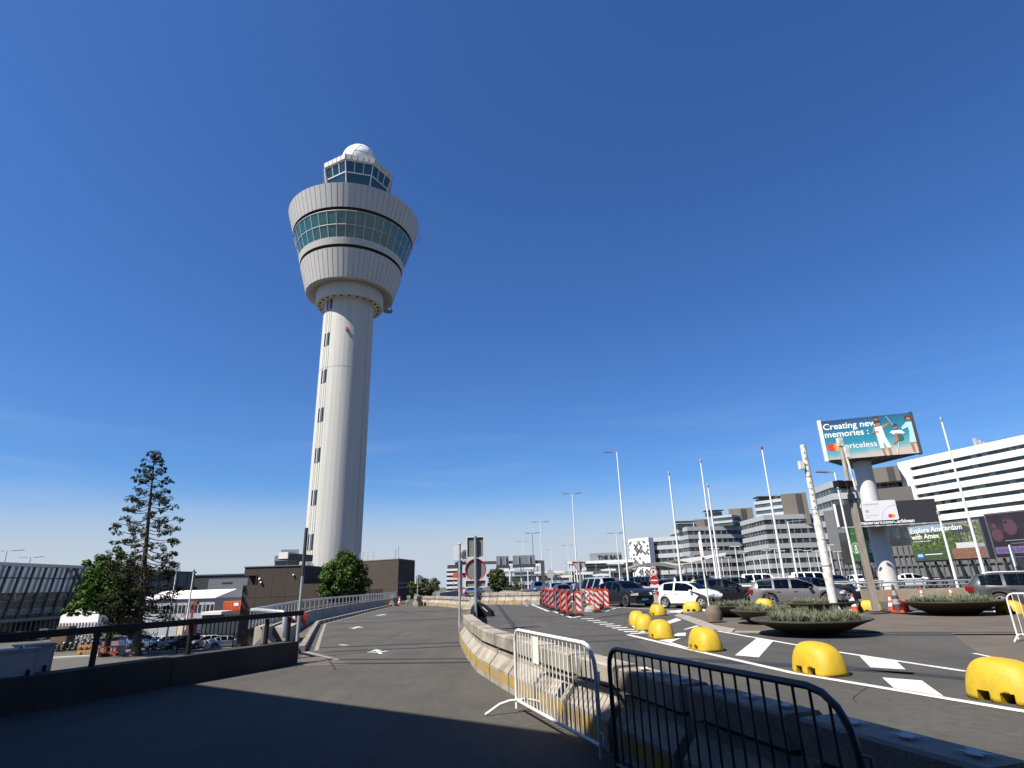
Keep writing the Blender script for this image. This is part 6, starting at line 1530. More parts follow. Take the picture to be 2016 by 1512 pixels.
# ------------------------------------------------------------ lower car park on the left
def low(px, py): v = G(px, py, LOW); return Vector((v.x, v.y, LOW + .01))
for i, (px, py, kind, colr, hx, hy, lab) in enumerate(((298, 1281, 'hatch', 'white', -.5, -.86, 'white hatchback right of the conifer trunk in the lower car park'), (342, 1282, 'suv', 'navy', -.55, -.83, 'dark navy estate with yellow plate between two white cars in the lower car park'), (384, 1279, 'hatch', 'white', -.6, -.8, 'white car left of the long white saloon in the lower car park'),
                                                   (428, 1279, 'sedan', 'white', .75, .66, 'long white saloon seen from behind at the end of the front row'), (488, 1272, 'sedan', 'white', -.9, -.4, 'white car partly hidden by the big pale concrete block'), (236, 1279, 'hatch', 'blue', .8, -.6, 'dark blue car left of the conifer trunk in the lower car park'), (262, 1276, 'sedan', 'navy', .8, -.6, 'second dark blue car just behind the conifer trunk'))):
    p = low(px, py); car(kind, colr, p + Vector((0, 1.8, 0)), hd(hx, hy), lab, 'cars in the front row of the lower car park')
back_cols = ['dark', 'navy', 'black', 'silver', 'navy', 'dark', 'black', 'navy', 'dark']
for i, px in enumerate((270, 298, 322, 345, 362, 380, 398, 416, 434)):
    p = low(px, 1260 - i * 2.6); car(['hatch', 'sedan', 'estate', 'suv'][i % 4], back_cols[i], p, hd(.85, -.5) + rnd.uniform(-.1, .1), ORD[i] + ' car from the left in the second row of the lower car park, ' + back_cols[i] + ' paint', 'cars in the second row of the lower car park')
tc_ = ['black', 'silver', 'navy', 'dark', 'white', 'black', 'dark', 'silver']
for i, px in enumerate((222, 246, 270, 292, 316, 340, 364, 388)):
    p = low(px, 1247.5 - i * 1.2); car(['sedan', 'hatch', 'suv', 'estate'][i % 4], tc_[i], p, hd(.85, -.5) + rnd.uniform(-.1, .1), ORD[i] + ' car from the left in the third row of the lower car park, ' + tc_[i] + ' paint', 'cars in the third row of the lower car park')
for i, (px, py, kind, colr, lab) in enumerate(((10, 1263, 'sedan', 'dark', 'dark saloon at the far left edge beyond the black rail'), (40, 1261, 'sedan', 'white', 'white saloon left of the no parking sign'), (108, 1258, 'estate', 'black', 'black estate right of the no parking sign'), (180, 1254, 'hatch', 'silver', 'pale car under the broad tree'))):
    p = low(px, py); car(kind, colr, p, hd(.95, -.3), lab, 'cars along the glass terminal')
p = low(77, 1285); t = thing('traffic_sign', 'white no parking sign panel with a round red and blue sign above the black rail', 'traffic sign', p); dd = math.hypot(p.x, p.y)
z1, z0 = D(77, 1238, dd).z, D(77, 1258, dd).z; w = MB(); w.tube([(p.x, p.y, LOW), (p.x, p.y, z1)], .05, 6); w.build('pole', galv_f, t)
F = Fr((p.x, p.y - .06, 0), (.8, .6, 0)); w = MB(); w.fbox(F, -.42, .42, z0, z1, -.02, .02); w.mi = 1; disc(w, F, 0, z1 - .48, .33, .025); w.mi = 2; disc(w, F, 0, z1 - .48, .25, .03)
w.mi = 1; w.bar(F.p(-.2, z1 - .28, .035), F.p(.2, z1 - .68, .035), .07, .01, up=F.w); w.build('panel', [white_p, red, M('sign_navy', (.03, .05, .25), .5)], t)
for px, py, m_, lab, rail_ in ((212, 1292, redor, 'red plastic road barrier by the conifer foot', 1), (170, 1289, M('orange_plastic', (.62, .28, .03), .5), 'orange plastic road barrier left of the red one', 1)):
    p = low(px, py); F = Fr(p, (.95, .2, 0)); t = thing('plastic_barrier', lab, 'barrier', p, 'plastic road barriers')
    w = MB(); w.fbox(F, -1.0, 1.0, .85, 1.05, -.06, .06); w.fbox(F, -1.0, 1.0, .3, .45, -.05, .05)
    for u in (-1, -.35, .35, .9): w.fbox(F, u, u + .1, .3, .9, -.045, .045)
    w.build('panel', m_, t)
    w = MB(); w.fbox(F, -.9, -.6, 0, .3, -.3, .3); w.fbox(F, .6, .9, 0, .3, -.3, .3); w.build('feet', m_, t)
p = low(236, 1290); F = Fr(p, (.95, .2, 0)); t = MB(); t.fbox(F, -.5, .5, .2, 1.0, -.05, .05); t.fbox(F, -.45, -.35, 0, .2, -.2, .2); t.fbox(F, .35, .45, 0, .2, -.2, .2); tag(t.build('notice_board', M('board_grey', (.4, .4, .4), .6)), 'small grey notice board right of the red plastic barrier', 'board')
def moto(p, rz, col, lab):
    t = thing('motorbike', lab, 'motorbike', p, 'motorbikes parked under the broad tree', world=False, rz=rz)
    for x in (-.65, .65):
        w = MB(); N = 16; w.tube([(x + .27 * math.cos(2 * PI * k / N), 0, .32 + .27 * math.sin(2 * PI * k / N)) for k in range(N + 1)], .06, 6, False); w.tube([(x, -.05, .32), (x, .05, .32)], .07, 8); w.build('wheel', rubber, t)
    w = MB(); w.lathe([(.02, -.28), (.16, -.15), (.19, .05), (.1, .25), (.02, .3)], 10, (0, 0, 0)); w.v = [(c + .12, a * .9, b + .82) for a, b, c in w.v]; w.build('tank', col, t)
    w = MB(); w.box((-.42, 0, .84), (.62, .24, .12)); w.build('seat', blackm, t)
    w = MB(); w.box((0, 0, .48), (.5, .28, .34)); w.bar((.65, 0, .32), (.42, 0, 1.02), .09); w.bar((-.65, 0, .32), (0, 0, .5), .08); w.build('engine', steel_d, t)
    w = MB(); w.tube([(.36, -.36, 1.08), (.44, 0, 1.02), (.36, .36, 1.08)], .025, 6); w.build('handlebar', blackm, t)
    w = MB(); w.blob((.56, 0, .92), .11); w.build('headlight', headl, t); return t
for i in range(9):
    p = low(102 + i * 11.5, 1283 - i * .9 + (i % 2) * 1.2); moto(p, hd(.5, -1) + rnd.uniform(-.3, .3), [PB, PR, PT, PS, PB, PN][i % 6], ORD[i] + ' motorbike from the left in the row below the broad tree')
for i in range(7):
    p = low(108 + i * 14, 1274 - i * .9); moto(p, hd(.5, -1) + rnd.uniform(-.4, .4), [PN, PB, PW, PD][i % 4], ORD[i] + ' motorbike from the left in the rear row below the broad tree')
# lower road kerb
w = MB(); a, b, c = low(60, 1299), low(345, 1284), low(560, 1270); kk = [a - (b - a) * .6, a, b, c]
for i in range(3):
    u = (kk[i + 1] - kk[i]).normalized(); n = Vector((-u.y, u.x, 0)) * .45
    w.prism([tuple(kk[i].xy), tuple(kk[i + 1].xy), tuple((kk[i + 1] + n).xy), tuple((kk[i] + n).xy)], LOW, LOW + .14)
w.build('lower_kerb', M('pale_kerb', (.58, .56, .50), .8, var=.1), kind='structure')
w = MB(); n = Vector((-(b - a).y, (b - a).x, 0)).normalized(); w.poly([(*(kk[0] + n * .5).xy, LOW + .02), (*(c + n * .5).xy, LOW + .02), (*(c + n * 5).xy, LOW + .02), (*(kk[0] + n * 5).xy, LOW + .02)]); w.build('lower_verge', M('verge', (.09, .085, .05), .95, var=.4, scale=.5), kind='structure')
# black bar fence of the lower car park
t = thing('bar_fence', 'black steel bar fence between the lower car park and the lower road', 'fence', low(370, 1279)); a, b = low(290, 1289), low(520, 1277); L = (b - a).length; F = Fr((a.x, a.y, LOW), (b - a))
w = MB(); w.fbox(F, 0, L, 1.75, 1.80, -.02, .02); w.fbox(F, 0, L, .15, .2, -.02, .02); w.build('rails', black, t)
w = MB(); n = 90
for k in range(n): w.fbox(F, L * k / n, L * k / n + .035, .1, 1.85, -.01, .01)
w.build('bars', black, t)
for k in range(5): w = MB(); w.fbox(F, L * k / 4.2, L * k / 4.2 + .08, 0, 2.0, -.04, .04); w.build('post', black, t)
t = thing('bar_fence', 'long dark mesh fence in front of the white cabins', 'fence', low(250, 1250)); a, b = low(215, 1252), low(478, 1235); L = (b - a).length; F = Fr((a.x, a.y, LOW), (b - a)); w = MB()
for z in (.1, .8, 1.6, 2.3): w.fbox(F, 0, L, z, z + .06, -.02, .02)
for k in range(70): w.fbox(F, L * k / 70, L * k / 70 + .05, .1, 2.4, -.01, .01)
w.build('mesh', blackm, t)
# raised white barrier arm and red site hoist
p = D(362, 1240, 96); e0, e1 = D(360, 1216, 96), D(379, 1184, 96)
t = thing('boom_barrier', 'raised cream barrier arm pointing up in front of the cabins', 'barrier', (p.x, p.y, LOW)); w = MB(); w.bar(e0, e1, .34, .3); w.build('arm', M('cream_paint', (.62, .55, .40), .6), t); w = MB(); w.box((e0.x, e0.y, (LOW + e0.z) / 2), (.7, .6, e0.z - LOW)); w.build('housing', M('cream_paint', (.62, .55, .40)), t)
p = D(381, 1187, 99); t = MB(); t.box(p, (1.3, .8, .5)); t.bar(p, (p.x, p.y, LOW), .25); tag(t.build('hoist', M('hoist_red', (.28, .04, .03), .6)), 'small dark red hoist head beside the tip of the raised arm', 'hoist')
p = D(372, 1210, 98); t = MB(); t.box((p.x, p.y, LOW + 1.5), (2.2, 1.2, 2.6)); t.box((p.x, p.y, LOW + 2.9), (1.8, 1.0, .4)); tag(t.build('skip', M('hoist_red', (.28, .04, .03))), 'dark red skip below the raised cream arm', 'skip')
for k in range(12):
    px = 392 + k * 7.2; p = D(px, 1222, rnd.uniform(95, 104)); hgt = rnd.uniform(1.2, 2.6); m_ = rnd.choice([M('crate_grey', (.25, .27, .3), .6), M('crate_dark', (.05, .055, .06), .6), M('crate_blue', (.05, .09, .2), .6), M('hoist_red', (.28, .04, .03))])
    t = MB(); t.box((p.x, p.y, LOW + hgt / 2), (1.0, .8, hgt)); t.box((p.x, p.y, LOW + hgt + .04), (1.1, .9, .08)); tag(t.build('storage_crate', m_), ORD[k] + ' storage crate from the left behind the dark mesh fence', 'crate', 'storage crates behind the mesh fence')
p = D(128, 1238, 100); t = MB(); t.box((p.x, p.y, LOW + 1.3), (2.0, 1.6, 2.2)); t.box((p.x + .2, p.y, LOW + 2.6), (1.6, 1.4, .5)); tag(t.build('timber_stack', M('timber', (.12, .085, .05), .9, var=.3)), 'brown timber stack left of the striped tent', 'timber stack')

# ------------------------------------------------------------ gantry and far signs
d = 106; a, b = D(930, 1108.5, d), D(1068, 1106, d); tdn = D(1068, 1152, d)
t = thing('sign_gantry', 'dark steel overhead gantry with two sign boards seen from behind', 'gantry', (b.x, b.y, 0)); gm = M('gantry_brown', (.075, .06, .055), .6)
w = MB(); w.bar((a.x, a.y, a.z), (b.x, b.y, b.z), .5, .5); w.build('beam', gm, t); w = MB(); w.bar((b.x, b.y, -.2), (b.x, b.y, b.z + .2), .62, .62); w.build('leg', gm, t)
sm = M('sign_grey_back', (.21, .225, .235), .5, .2)
for x0, x1, y0, y1 in ((977.5, 1002, 1095, 1116), (1010, 1054, 1094, 1115)):
    p0, p1, p2 = D(x0, y1, d - .6), D(x1, y1, d - .6), D(x0, y0, d - .6); F, L = facade(p0.xy, p1.xy, 0)
    w = MB(); w.fbox(F, 0, L, p0.z, p2.z, -.1, .0); o = w.build('sign_board', sm, t); w = MB()
    n = 2 if L < 4 else 4
    for k in range(n): u = L * (k + .5) / n; w.fbox(F, u - .08, u + .08, p0.z + .05, p2.z - .05, 0.0, .22)
    w.build('sign_rib', M('rib_light', (.32, .33, .34), .5), o); w = MB(); w.fbox(F, -.05, L + .05, p0.z - .25, p0.z + .3, -.2, .35); w.build('catwalk', steel_d, o)
d = 98; p0, p1, p2 = D(893, 1104, d), D(921, 1105, d), D(893, 1074, d); F, L = facade(p0.xy, p1.xy, 0)
t = thing('billboard', 'white double box billboard on a post behind the bare grey pole', 'billboard', (p0.x + L / 2, p0.y, 0)); w = MB(); w.fbox(F, 0, L, p0.z, p2.z, -1.6, 0); w.build('box', M('billboard_white', (.70, .70, .70), .5), t)
w = MB(); w.bar(F.p(L * .45, 0, -.8), F.p(L * .45, p0.z, -.8), .7); w.bar(F.p(L * .1, p0.z - .5, -.4), F.p(L * .9, p0.z - .4, -.4), .5); w.build('post', steel_d, t)
w = MB()
for uu, vv, s_ in ((.72, .35, .55), (.80, .5, .5), (.86, .3, .5), (.68, .2, .3)): disc(w, F, L * uu, p0.z + (p2.z - p0.z) * vv, s_, .02, 10)
w.build('picture_blot', M('picture_grey', (.18, .18, .19), .6), t)
p = D(905, 1134, 100); F = Fr(p, (1, 0, 0)); t = thing('banner', 'bright red low banner between the two sign poles', 'banner', (p.x, p.y, 0)); w = MB(); w.fbox(F, -1.1, 1.0, -.3, .45, -.05, .05); w.build('cloth', redor, t); w = MB(); w.fbox(F, -1.0, -.92, -p.z, -.3, -.04, .04); w.fbox(F, 1.2, 1.28, -p.z, -.3, -.04, .04); w.build('leg', galv_f, t)
for k, (px, dd) in enumerate(((905, 86), (914, 84), (922, 88))):
    p = D(px, 1165, dd); t = thing('barrier_board', ORD[k] + ' low red and white board from the left behind the signs pole', 'barrier board', (p.x, p.y, 0), 'red and white boards behind the signs pole'); w = MB()
    for q_ in range(3):
        w.mi = q_ % 2; w.fbox(Fr((p.x, p.y, 0), (1, 0, 0)), -.6 + .4 * q_, -.2 + .4 * q_, .7, 1.1, -.03, .03)
    w.build('board', [red, refl_w], t); w = MB(); w.fbox(Fr((p.x, p.y, 0), (1, 0, 0)), -.5, -.42, 0, .7, -.03, .03); w.fbox(Fr((p.x, p.y, 0), (1, 0, 0)), .42, .5, 0, .7, -.03, .03); w.build('leg', galv_f, t)

# ------------------------------------------------------------ billboards on the right
zB = 11.6
fl, fr, bk, ll = G(1625, 908, zB), G(1815, 892.6, zB), G(1666, 923, zB), G(1612, 911, zB)
H1 = D(1611, 830, math.hypot(fl.x, fl.y)).z - zB
t = thing('billboard', 'rotating style three sided billboard on a thick column showing a beach family picture', 'billboard', ((fl.x + fr.x) / 2, fl.y + 2, LOW))
F, L = facade(fl.xy, fr.xy, zB)
depthv = L * .80
bx = F.p(L * .46, 0, -depthv)
w = MB(); w.prism([(fl.x, fl.y), (fr.x, fr.y), (bx.x, bx.y)], zB, zB + H1); w.build('box', M('board_dark', (.05, .05, .052), .6), t)
w = MB(); w.fbox(F, .06, L - .12, .06, H1 - .06, .0, .06)
teal = M('poster_teal', (.035, .30, .42), .45); teal_d = M('poster_deep', (.03, .13, .27), .45); teal_l = M('poster_pale', (.20, .50, .55), .45); sand = M('poster_sand', (.62, .55, .48), .5)
# a printed picture: horizontal colour run made in the material from the poster's own coordinates
pm = bpy.data.materials.new('poster_print'); pm.use_nodes = True; n = pm.node_tree; bsdf = n.nodes['Principled BSDF']; bsdf.inputs['Roughness'].default_value = .45
g_ = n.nodes.new('ShaderNodeTexCoord'); sx_ = n.nodes.new('ShaderNodeSeparateXYZ'); n.links.new(g_.outputs['Generated'], sx_.inputs[0])
nz_ = n.nodes.new('ShaderNodeTexNoise'); nz_.inputs['Scale'].default_value = 6; nz_.inputs['Detail'].default_value = 6; n.links.new(g_.outputs['Generated'], nz_.inputs['Vector'])
ad = n.nodes.new('ShaderNodeMath'); ad.operation = 'MULTIPLY_ADD'; ad.inputs[1].default_value = .16; n.links.new(nz_.outputs['Fac'], ad.inputs[0]); n.links.new(sx_.outputs['Z'], ad.inputs[2])
a2 = n.nodes.new('ShaderNodeMath'); a2.operation = 'MULTIPLY_ADD'; a2.inputs[1].default_value = -.22; n.links.new(sx_.outputs['X'], a2.inputs[0]); n.links.new(ad.outputs[0], a2.inputs[2])
cr_ = n.nodes.new('ShaderNodeValToRGB'); cr_.color_ramp.elements[0].color = (.42, .37, .32, 1); cr_.color_ramp.elements[0].position = .0; cr_.color_ramp.elements[1].color = (.02, .05, .13, 1); cr_.color_ramp.elements[1].position = 1.0
for pos, colr in ((.06, (.36, .36, .33, 1)), (.18, (.10, .30, .34, 1)), (.40, (.018, .20, .28, 1)), (.72, (.012, .14, .22, 1)), (.88, (.018, .085, .18, 1))):
    e_ = cr_.color_ramp.elements.new(pos); e_.color = colr
n.links.new(a2.outputs[0], cr_.inputs[0]); n.links.new(cr_.outputs[0], bsdf.inputs['Base Color'])
po = w.build('poster', pm, t)
lw = M('letter_white', (.85, .85, .85), .5)
w = MB(); text_mb('Creating new', H1 * .215, Fr(F.p(L * .045, H1 * .765), F.u), w, .016, depth=.075); text_mb('memories :', H1 * .215, Fr(F.p(L * .045, H1 * .57), F.u), w, .016, depth=.075); text_mb('priceless', H1 * .20, Fr(F.p(L * .235, H1 * .26), F.u), w, .003, depth=.075); w.build('lettering', lw, po)
w = MB(); disc(w, F, L * .095, H1 * .32, H1 * .095, .07); w.mi = 1; disc(w, F, L * .16, H1 * .32, H1 * .095, .066); w.mi = 2
lens = []
rr_ = H1 * .095; hw_ = L * .0325; hh_ = math.sqrt(max(.001, rr_ ** 2 - hw_ ** 2)); cxm = L * .1525
a0_ = math.atan2(hh_, hw_)
for k in range(9): a = -a0_ + 2 * a0_ * k / 8; lens.append(F.p(L * .095 + rr_ * math.cos(a), H1 * .32 + rr_ * math.sin(a), .074))
for k in range(1, 8): a = PI - a0_ + 2 * a0_ * k / 8; lens.append(F.p(L * .16 + rr_ * math.cos(a), H1 * .32 + rr_ * math.sin(a), .074))
w.poly(lens); w.build('logo_circles', [M('logo_red', (.62, .035, .03), .5), M('logo_amber', (.80, .36, .06), .5), M('logo_mix', (.75, .17, .03), .5)], po)
sk = M('print_skin', (.36, .17, .10), .6); wt = M('print_white', (.72, .72, .72), .6); bl_ = M('print_pale_blue', (.42, .66, .72), .6); gn = M('print_green', (.03, .12, .09), .6); dk_ = M('print_dark', (.05, .035, .03), .6)
w = MB(); PMS = [sk, wt, bl_, gn, dk_]
def fp(mi, pts, dz=.08): w.mi = mi; w.poly([F.p(L * x, H1 * y, dz) for x, y in pts])
def fd(mi, x, y, r, dz=.084): w.mi = mi; disc(w, F, L * x, H1 * y, H1 * r, dz, 14)
fp(0, [(.605, .22), (.635, .22), (.645, .02), (.622, .02)]); fp(0, [(.67, .22), (.70, .22), (.705, .02), (.68, .02)])
fp(1, [(.59, .45), (.68, .45), (.715, .20), (.67, .20), (.645, .36), (.64, .20), (.60, .20)], .083)
fp(1, [(.58, .72), (.665, .74), (.68, .42), (.595, .42)], .086); fp(0, [(.66, .74), (.745, .80), (.745, .76), (.67, .66)], .082); fp(0, [(.585, .72), (.55, .58), (.62, .58), (.62, .62), (.585, .62)], .088)
fd(0, .625, .80, .062); fp(4, [(.585, .80), (.665, .83), (.655, .90), (.595, .88)], .09); fd(0, .62, .92, .045, .088); fp(4, [(.59, .92), (.65, .94), (.645, 1.0), (.60, .99)], .092)
fd(0, .80, .68, .048); fp(4, [(.772, .69), (.828, .69), (.82, .76), (.78, .76)], .088); fp(1, [(.755, .60), (.85, .60), (.885, .52), (.86, .50), (.82, .52), (.765, .50), (.73, .56)], .085); fp(0, [(.765, .50), (.80, .55), (.80, .34), (.74, .26), (.74, .32), (.775, .40)], .09); fd(3, .82, .42, .085, .088)
fp(0, [(.905, .30), (.94, .30), (.945, .06), (.92, .06)]); fp(0, [(.965, .32), (.99, .30), (1.0, .10), (.98, .10)]); fp(2, [(.92, .78), (.985, .78), (.99, .28), (.905, .28), (.93, .55)], .084); fp(2, [(.92, .78), (.86, .66), (.865, .60), (.935, .66)], .083)
fd(4, .945, .87, .07, .085); fd(0, .95, .85, .045, .089)
w.build('printed_figures', PMS, po)
w = MB(); w.tube([F.p(L * .73, H1 * .97, .085), F.p(L * .785, H1 * .72, .085)], .02, 5); w.tube([F.p(L * .76, H1 * .05, .085), F.p(L * .80, H1 * .3, .085)], .02, 5); w.build('printed_rope', wt, po)
w = MB(); w.fbox(F, -.0, .28, -.05, H1 + .1, -.3, .1); w.build('side_frame', white_p, t)
w = MB(); w.fbox(F, L - .2, L + .05, -.05, H1 + .05, -.3, .12); w.build('side_frame', M('board_dark', (.05, .05, .052)), t)
F3 = Fr(bx, F.p(0, 0) - bx, (0, 0, 1)); L3 = (F.p(0, 0) - bx).length
w = MB(); w.fbox(F3, .2, L3 - .1, .05, H1 - .05, .0, .06); w.build('side_poster', M('side_print', (.45, .62, .62), .5, var=.3, scale=1.2), t)
w = MB()
for k in range(7): w.bar(F.p(L * (k + .5) / 7, -.03, -.1), F.p(L * (.46 + ((k + .5) / 7 - .46) * .25), -.03, -depthv * .75), .1, .06)
w.build('soffit_rib', M('soffit_grey', (.13, .13, .13), .7), t)
CC = F.p(L * .5, 0, -1.75); CC = Vector((CC.x, CC.y, 0))
# the column is set where the photograph shows it
cb = D(1751, 1150, math.hypot(CC.x, CC.y)); CC = Vector((cb.x, cb.y, 0))
w = MB(); w.lathe([(.76, LOW), (.76, zB + .05)], 40, (CC.x, CC.y, 0)); w.build('column', M('column_white', (.56, .56, .54), .6, var=.08, scale=.7), t)
# lower board
dl = math.hypot(fl.x, fl.y) - .6
zl0 = D(1647, 1037, dl).z; zl1 = D(1642, 994, dl).z
p0 = G(1647, 1037, zl0); p1 = G(1851, 1026, zl0); F, L = facade(p0.xy, p1.xy, zl0); Hl = zl1 - zl0
w = MB(); bx = F.p(L * .4, 0, -L * .55); w.prism([(p0.x, p0.y), (p1.x, p1.y), (bx.x, bx.y)], zl0, zl1); lb = w.build('lower_box', M('board_black', (.022, .023, .026), .5), t)
w = MB(); w.fbox(F, .05, .25, -.05, Hl + .05, -.2, .06); w.build('lower_frame', white_p, t)
w = MB(); cx0, cx1, cy0, cy1 = L * .285, L * .625, Hl * .17, Hl * 1.06
rc = .12; pts = []
for (ux, uy, a0) in ((cx1 - rc, cy1 - rc, 0), (cx0 + rc, cy1 - rc, 90), (cx0 + rc, cy0 + rc, 180), (cx1 - rc, cy0 + rc, 270)):
    for k in range(5): a = R_(a0 + k * 22.5); pts.append((ux + rc * math.cos(a), uy + rc * math.sin(a)))
w.fprism(F, pts, .02, .10); card = w.build('card_cutout', M('card_silver', (.62, .63, .66), .4, var=.06, scale=1), t)
w = MB(); disc(w, F, cx1 - .62, cy0 + .34, .17, .105); w.mi = 1; disc(w, F, cx1 - .40, cy0 + .34, .17, .104); w.build('logo_circles', [MATS['logo_red'], MATS['logo_amber']], card)
w = MB(); text_mb('mastercard', .26, Fr(F.p(cx0 + .18, cy1 - .34), F.u), w, .01, depth=.106); text_mb('Debit Card', .14, Fr(F.p(cx0 + .2, cy0 + .42), F.u), w, .01, depth=.106) if False else None
w.fbox(F, cx0 + .25, cx0 + .52, cy0 + .72, cy0 + .95, .1, .105); w.fbox(F, cx0 + .18, cx0 + 1.2, cy0 + .45, cy0 + .50, .1, .104); w.fbox(F, cx0 + .18, cx0 + .55, cy0 + .25, cy0 + .30, .1, .104); w.build('card_print', M('card_grey', (.32, .33, .35), .5), card)
w = MB()
for k in range(14):
    a = R_(85 + k * 8); b_ = R_(85 + (k + 1) * 8); w.bar(F.p(cx1 - .05 + 1.25 * math.cos(a), cy0 + 1.25 * math.sin(a), .104), F.p(cx1 - .05 + 1.25 * math.cos(b_), cy0 + 1.25 * math.sin(b_), .104), .03, .004, up=F.w) if (cx1 - .05 + 1.25 * math.cos(b_)) > cx0 + .1 and cy0 + 1.25 * math.sin(b_) < cy1 - .05 else None
w.build('card_arc', MATS['card_grey'], card)
w = MB(); text_mb('mastercard.com/Caribbean', .40, Fr(F.p(L * .765, Hl * .03), F.u), w, .02, align='RIGHT', depth=.04, sx=.95); w.build('lettering', lw, lb)
w = MB()
for k in range(9): w.bar(F.p(L * (.05 + .11 * k), -.12, .2), F.p(L * (.05 + .11 * k) + .3, -.12, .25), .12)
w.fbox(F, .1, L - .1, -.14, -.05, -.4, .0); w.build('lower_fittings', galv_f, t)

def picture(c4, dist, lab, m, name='billboard', thick=.5, skew=0.0, frame_m=None, legs=6, zfoot=None):
    """flat picture board on a steel frame: c4 = pixel corners bl, br, tr, tl"""
    bl_, br_ = D(*c4[0], dist), None
    z0 = bl_.z; br_ = G(*c4[1], z0) if abs(G(*c4[1], z0).length - dist) < 14 else D(*c4[1], dist)
    F, L = facade(bl_.xy, br_.xy, z0); Hh = D(*c4[3], dist).z - z0
    t = thing(name, lab, 'billboard', (bl_.x, bl_.y, LOW))
    w = MB(); w.fbox(F, -.1, L + .1, -.1, Hh + .1, -thick, 0); w.build('frame', frame_m or M('board_dark', (.05, .05, .052)), t)
    w = MB(); w.fbox(F, 0, L, 0, Hh, 0, .04); pic = w.build('picture', m, t)
    zf = LOW if zfoot is None else zfoot
    for k in range(legs):
        u = L * (k + .5) / legs; w = MB(); w.bar(F.p(u, zf - z0, -1.2), F.p(u, -.1, -.2), .12); w.bar(F.p(u, zf - z0 + 1.5, -2.2), F.p(u, -.1, -.2), .09); w.build('strut', darkM, t)
    w = MB(); w.bar(F.p(0, -1.4, -.6), F.p(L, -1.4, -.6), .14); w.build('beam', darkM, t)
    return t, F, L, Hh, pic
def print_mat(name, cols, sc, seed=0, stretch=(1, 1, 1), det=6):
    m = bpy.data.materials.new(name); m.use_nodes = True; n = m.node_tree; b = n.nodes['Principled BSDF']; b.inputs['Roughness'].default_value = .5
    tcn = n.nodes.new('ShaderNodeTexCoord'); mp_ = n.nodes.new('ShaderNodeMapping'); mp_.inputs['Scale'].default_value = stretch; mp_.inputs['Location'].default_value = (seed, seed, 0); n.links.new(tcn.outputs['Generated'], mp_.inputs[0])
    z = n.nodes.new('ShaderNodeTexNoise'); z.inputs['Scale'].default_value = sc; z.inputs['Detail'].default_value = det; n.links.new(mp_.outputs[0], z.inputs['Vector'])
    r = n.nodes.new('ShaderNodeValToRGB'); r.color_ramp.elements[0].position = .3; r.color_ramp.elements[1].position = .7
    r.color_ramp.elements[0].color = (*cols[0], 1); r.color_ramp.elements[1].color = (*cols[-1], 1)
    for i, c in enumerate(cols[1:-1]): e = r.color_ramp.elements.new(.3 + .4 * (i + 1) / (len(cols) - 1)); e.color = (*c, 1)
    n.links.new(z.outputs['Fac'], r.inputs[0]); n.links.new(r.outputs[0], b.inputs['Base Color']); return m
# park picture
t, F, L, Hh, pic = picture(((1804, 1105), (1947, 1098), (1926, 1034), (1790, 1038)), 56, 'billboard with a green park picture under a white two line headline', M('print_sky', (.22, .28, .36), .5, var=.3, scale=.5))
w = MB(); w.fbox(F, 0.01, L * .74, Hh * .26, Hh * .78, .04, .055); w.build('printed_trees', print_mat('print_foliage', [(.010, .02, .008), (.035, .06, .015), (.15, .18, .05)], 12, 2), pic)
w = MB(); w.fbox(F, L * .55, L - .01, Hh * .40, Hh * .97, .04, .05); w.build('printed_crowns', print_mat('print_crowns', [(.03, .05, .02), (.09, .11, .04), (.22, .22, .16)], 9, 5), pic)
w = MB(); w.fbox(F, .01, L * .62, .01, Hh * .30, .056, .062); w.build('printed_water', print_mat('print_water', [(.015, .03, .015), (.05, .09, .03)], 5, 3, (1, 1, 4)), pic)
w = MB(); w.fbox(F, L * .56, L - .02, .02, Hh * .30, .058, .066); w.build('printed_hedge', print_mat('print_hedge', [(.06, .025, .015), (.15, .07, .045), (.26, .17, .12)], 16, 1, (1, 1, 2)), pic)
w = MB(); w.fprism(F, [(L * .60, Hh * .78), (L * .74, Hh * .93), (L * .94, Hh * .78), (L * .92, Hh * .72), (L * .63, Hh * .72)], .06, .07)
for k in range(6): w.fbox(F, L * (.66 + .05 * k), L * (.66 + .05 * k) + .06, Hh * .42, Hh * .74, .06, .068)
w.mi = 1; w.fbox(F, L * .64, L * .92, Hh * .29, Hh * .44, .06, .072); w.build('printed_pavilion', [M('print_roof', (.05, .055, .065), .5), M('print_pale', (.48, .50, .52), .5)], pic)
w = MB(); text_mb('Explore Amsterdam', Hh * .20, Fr(F.p(L * .03, Hh * .80), F.u), w, .012, depth=.085); text_mb('with Amex', Hh * .20, Fr(F.p(L * .03, Hh * .62), F.u), w, .012, depth=.085); w.fbox(F, L * .03, L * .30, Hh * .545, Hh * .555, .06, .08); w.fbox(F, L * .17, L * .42, Hh * .16, Hh * .18, .062, .08); w.build('lettering', lw, pic)
w = MB(); w.fbox(F, L * .05, L * .145, Hh * .07, Hh * .21, .062, .08); w.mi = 1; w.fbox(F, L * .06, L * .135, Hh * .13, Hh * .15, .08, .084); w.fbox(F, L * .065, L * .13, Hh * .17, Hh * .18, .08, .084); w.build('blue_badge', [M('badge_blue', (.04, .16, .42), .5), lw], pic)
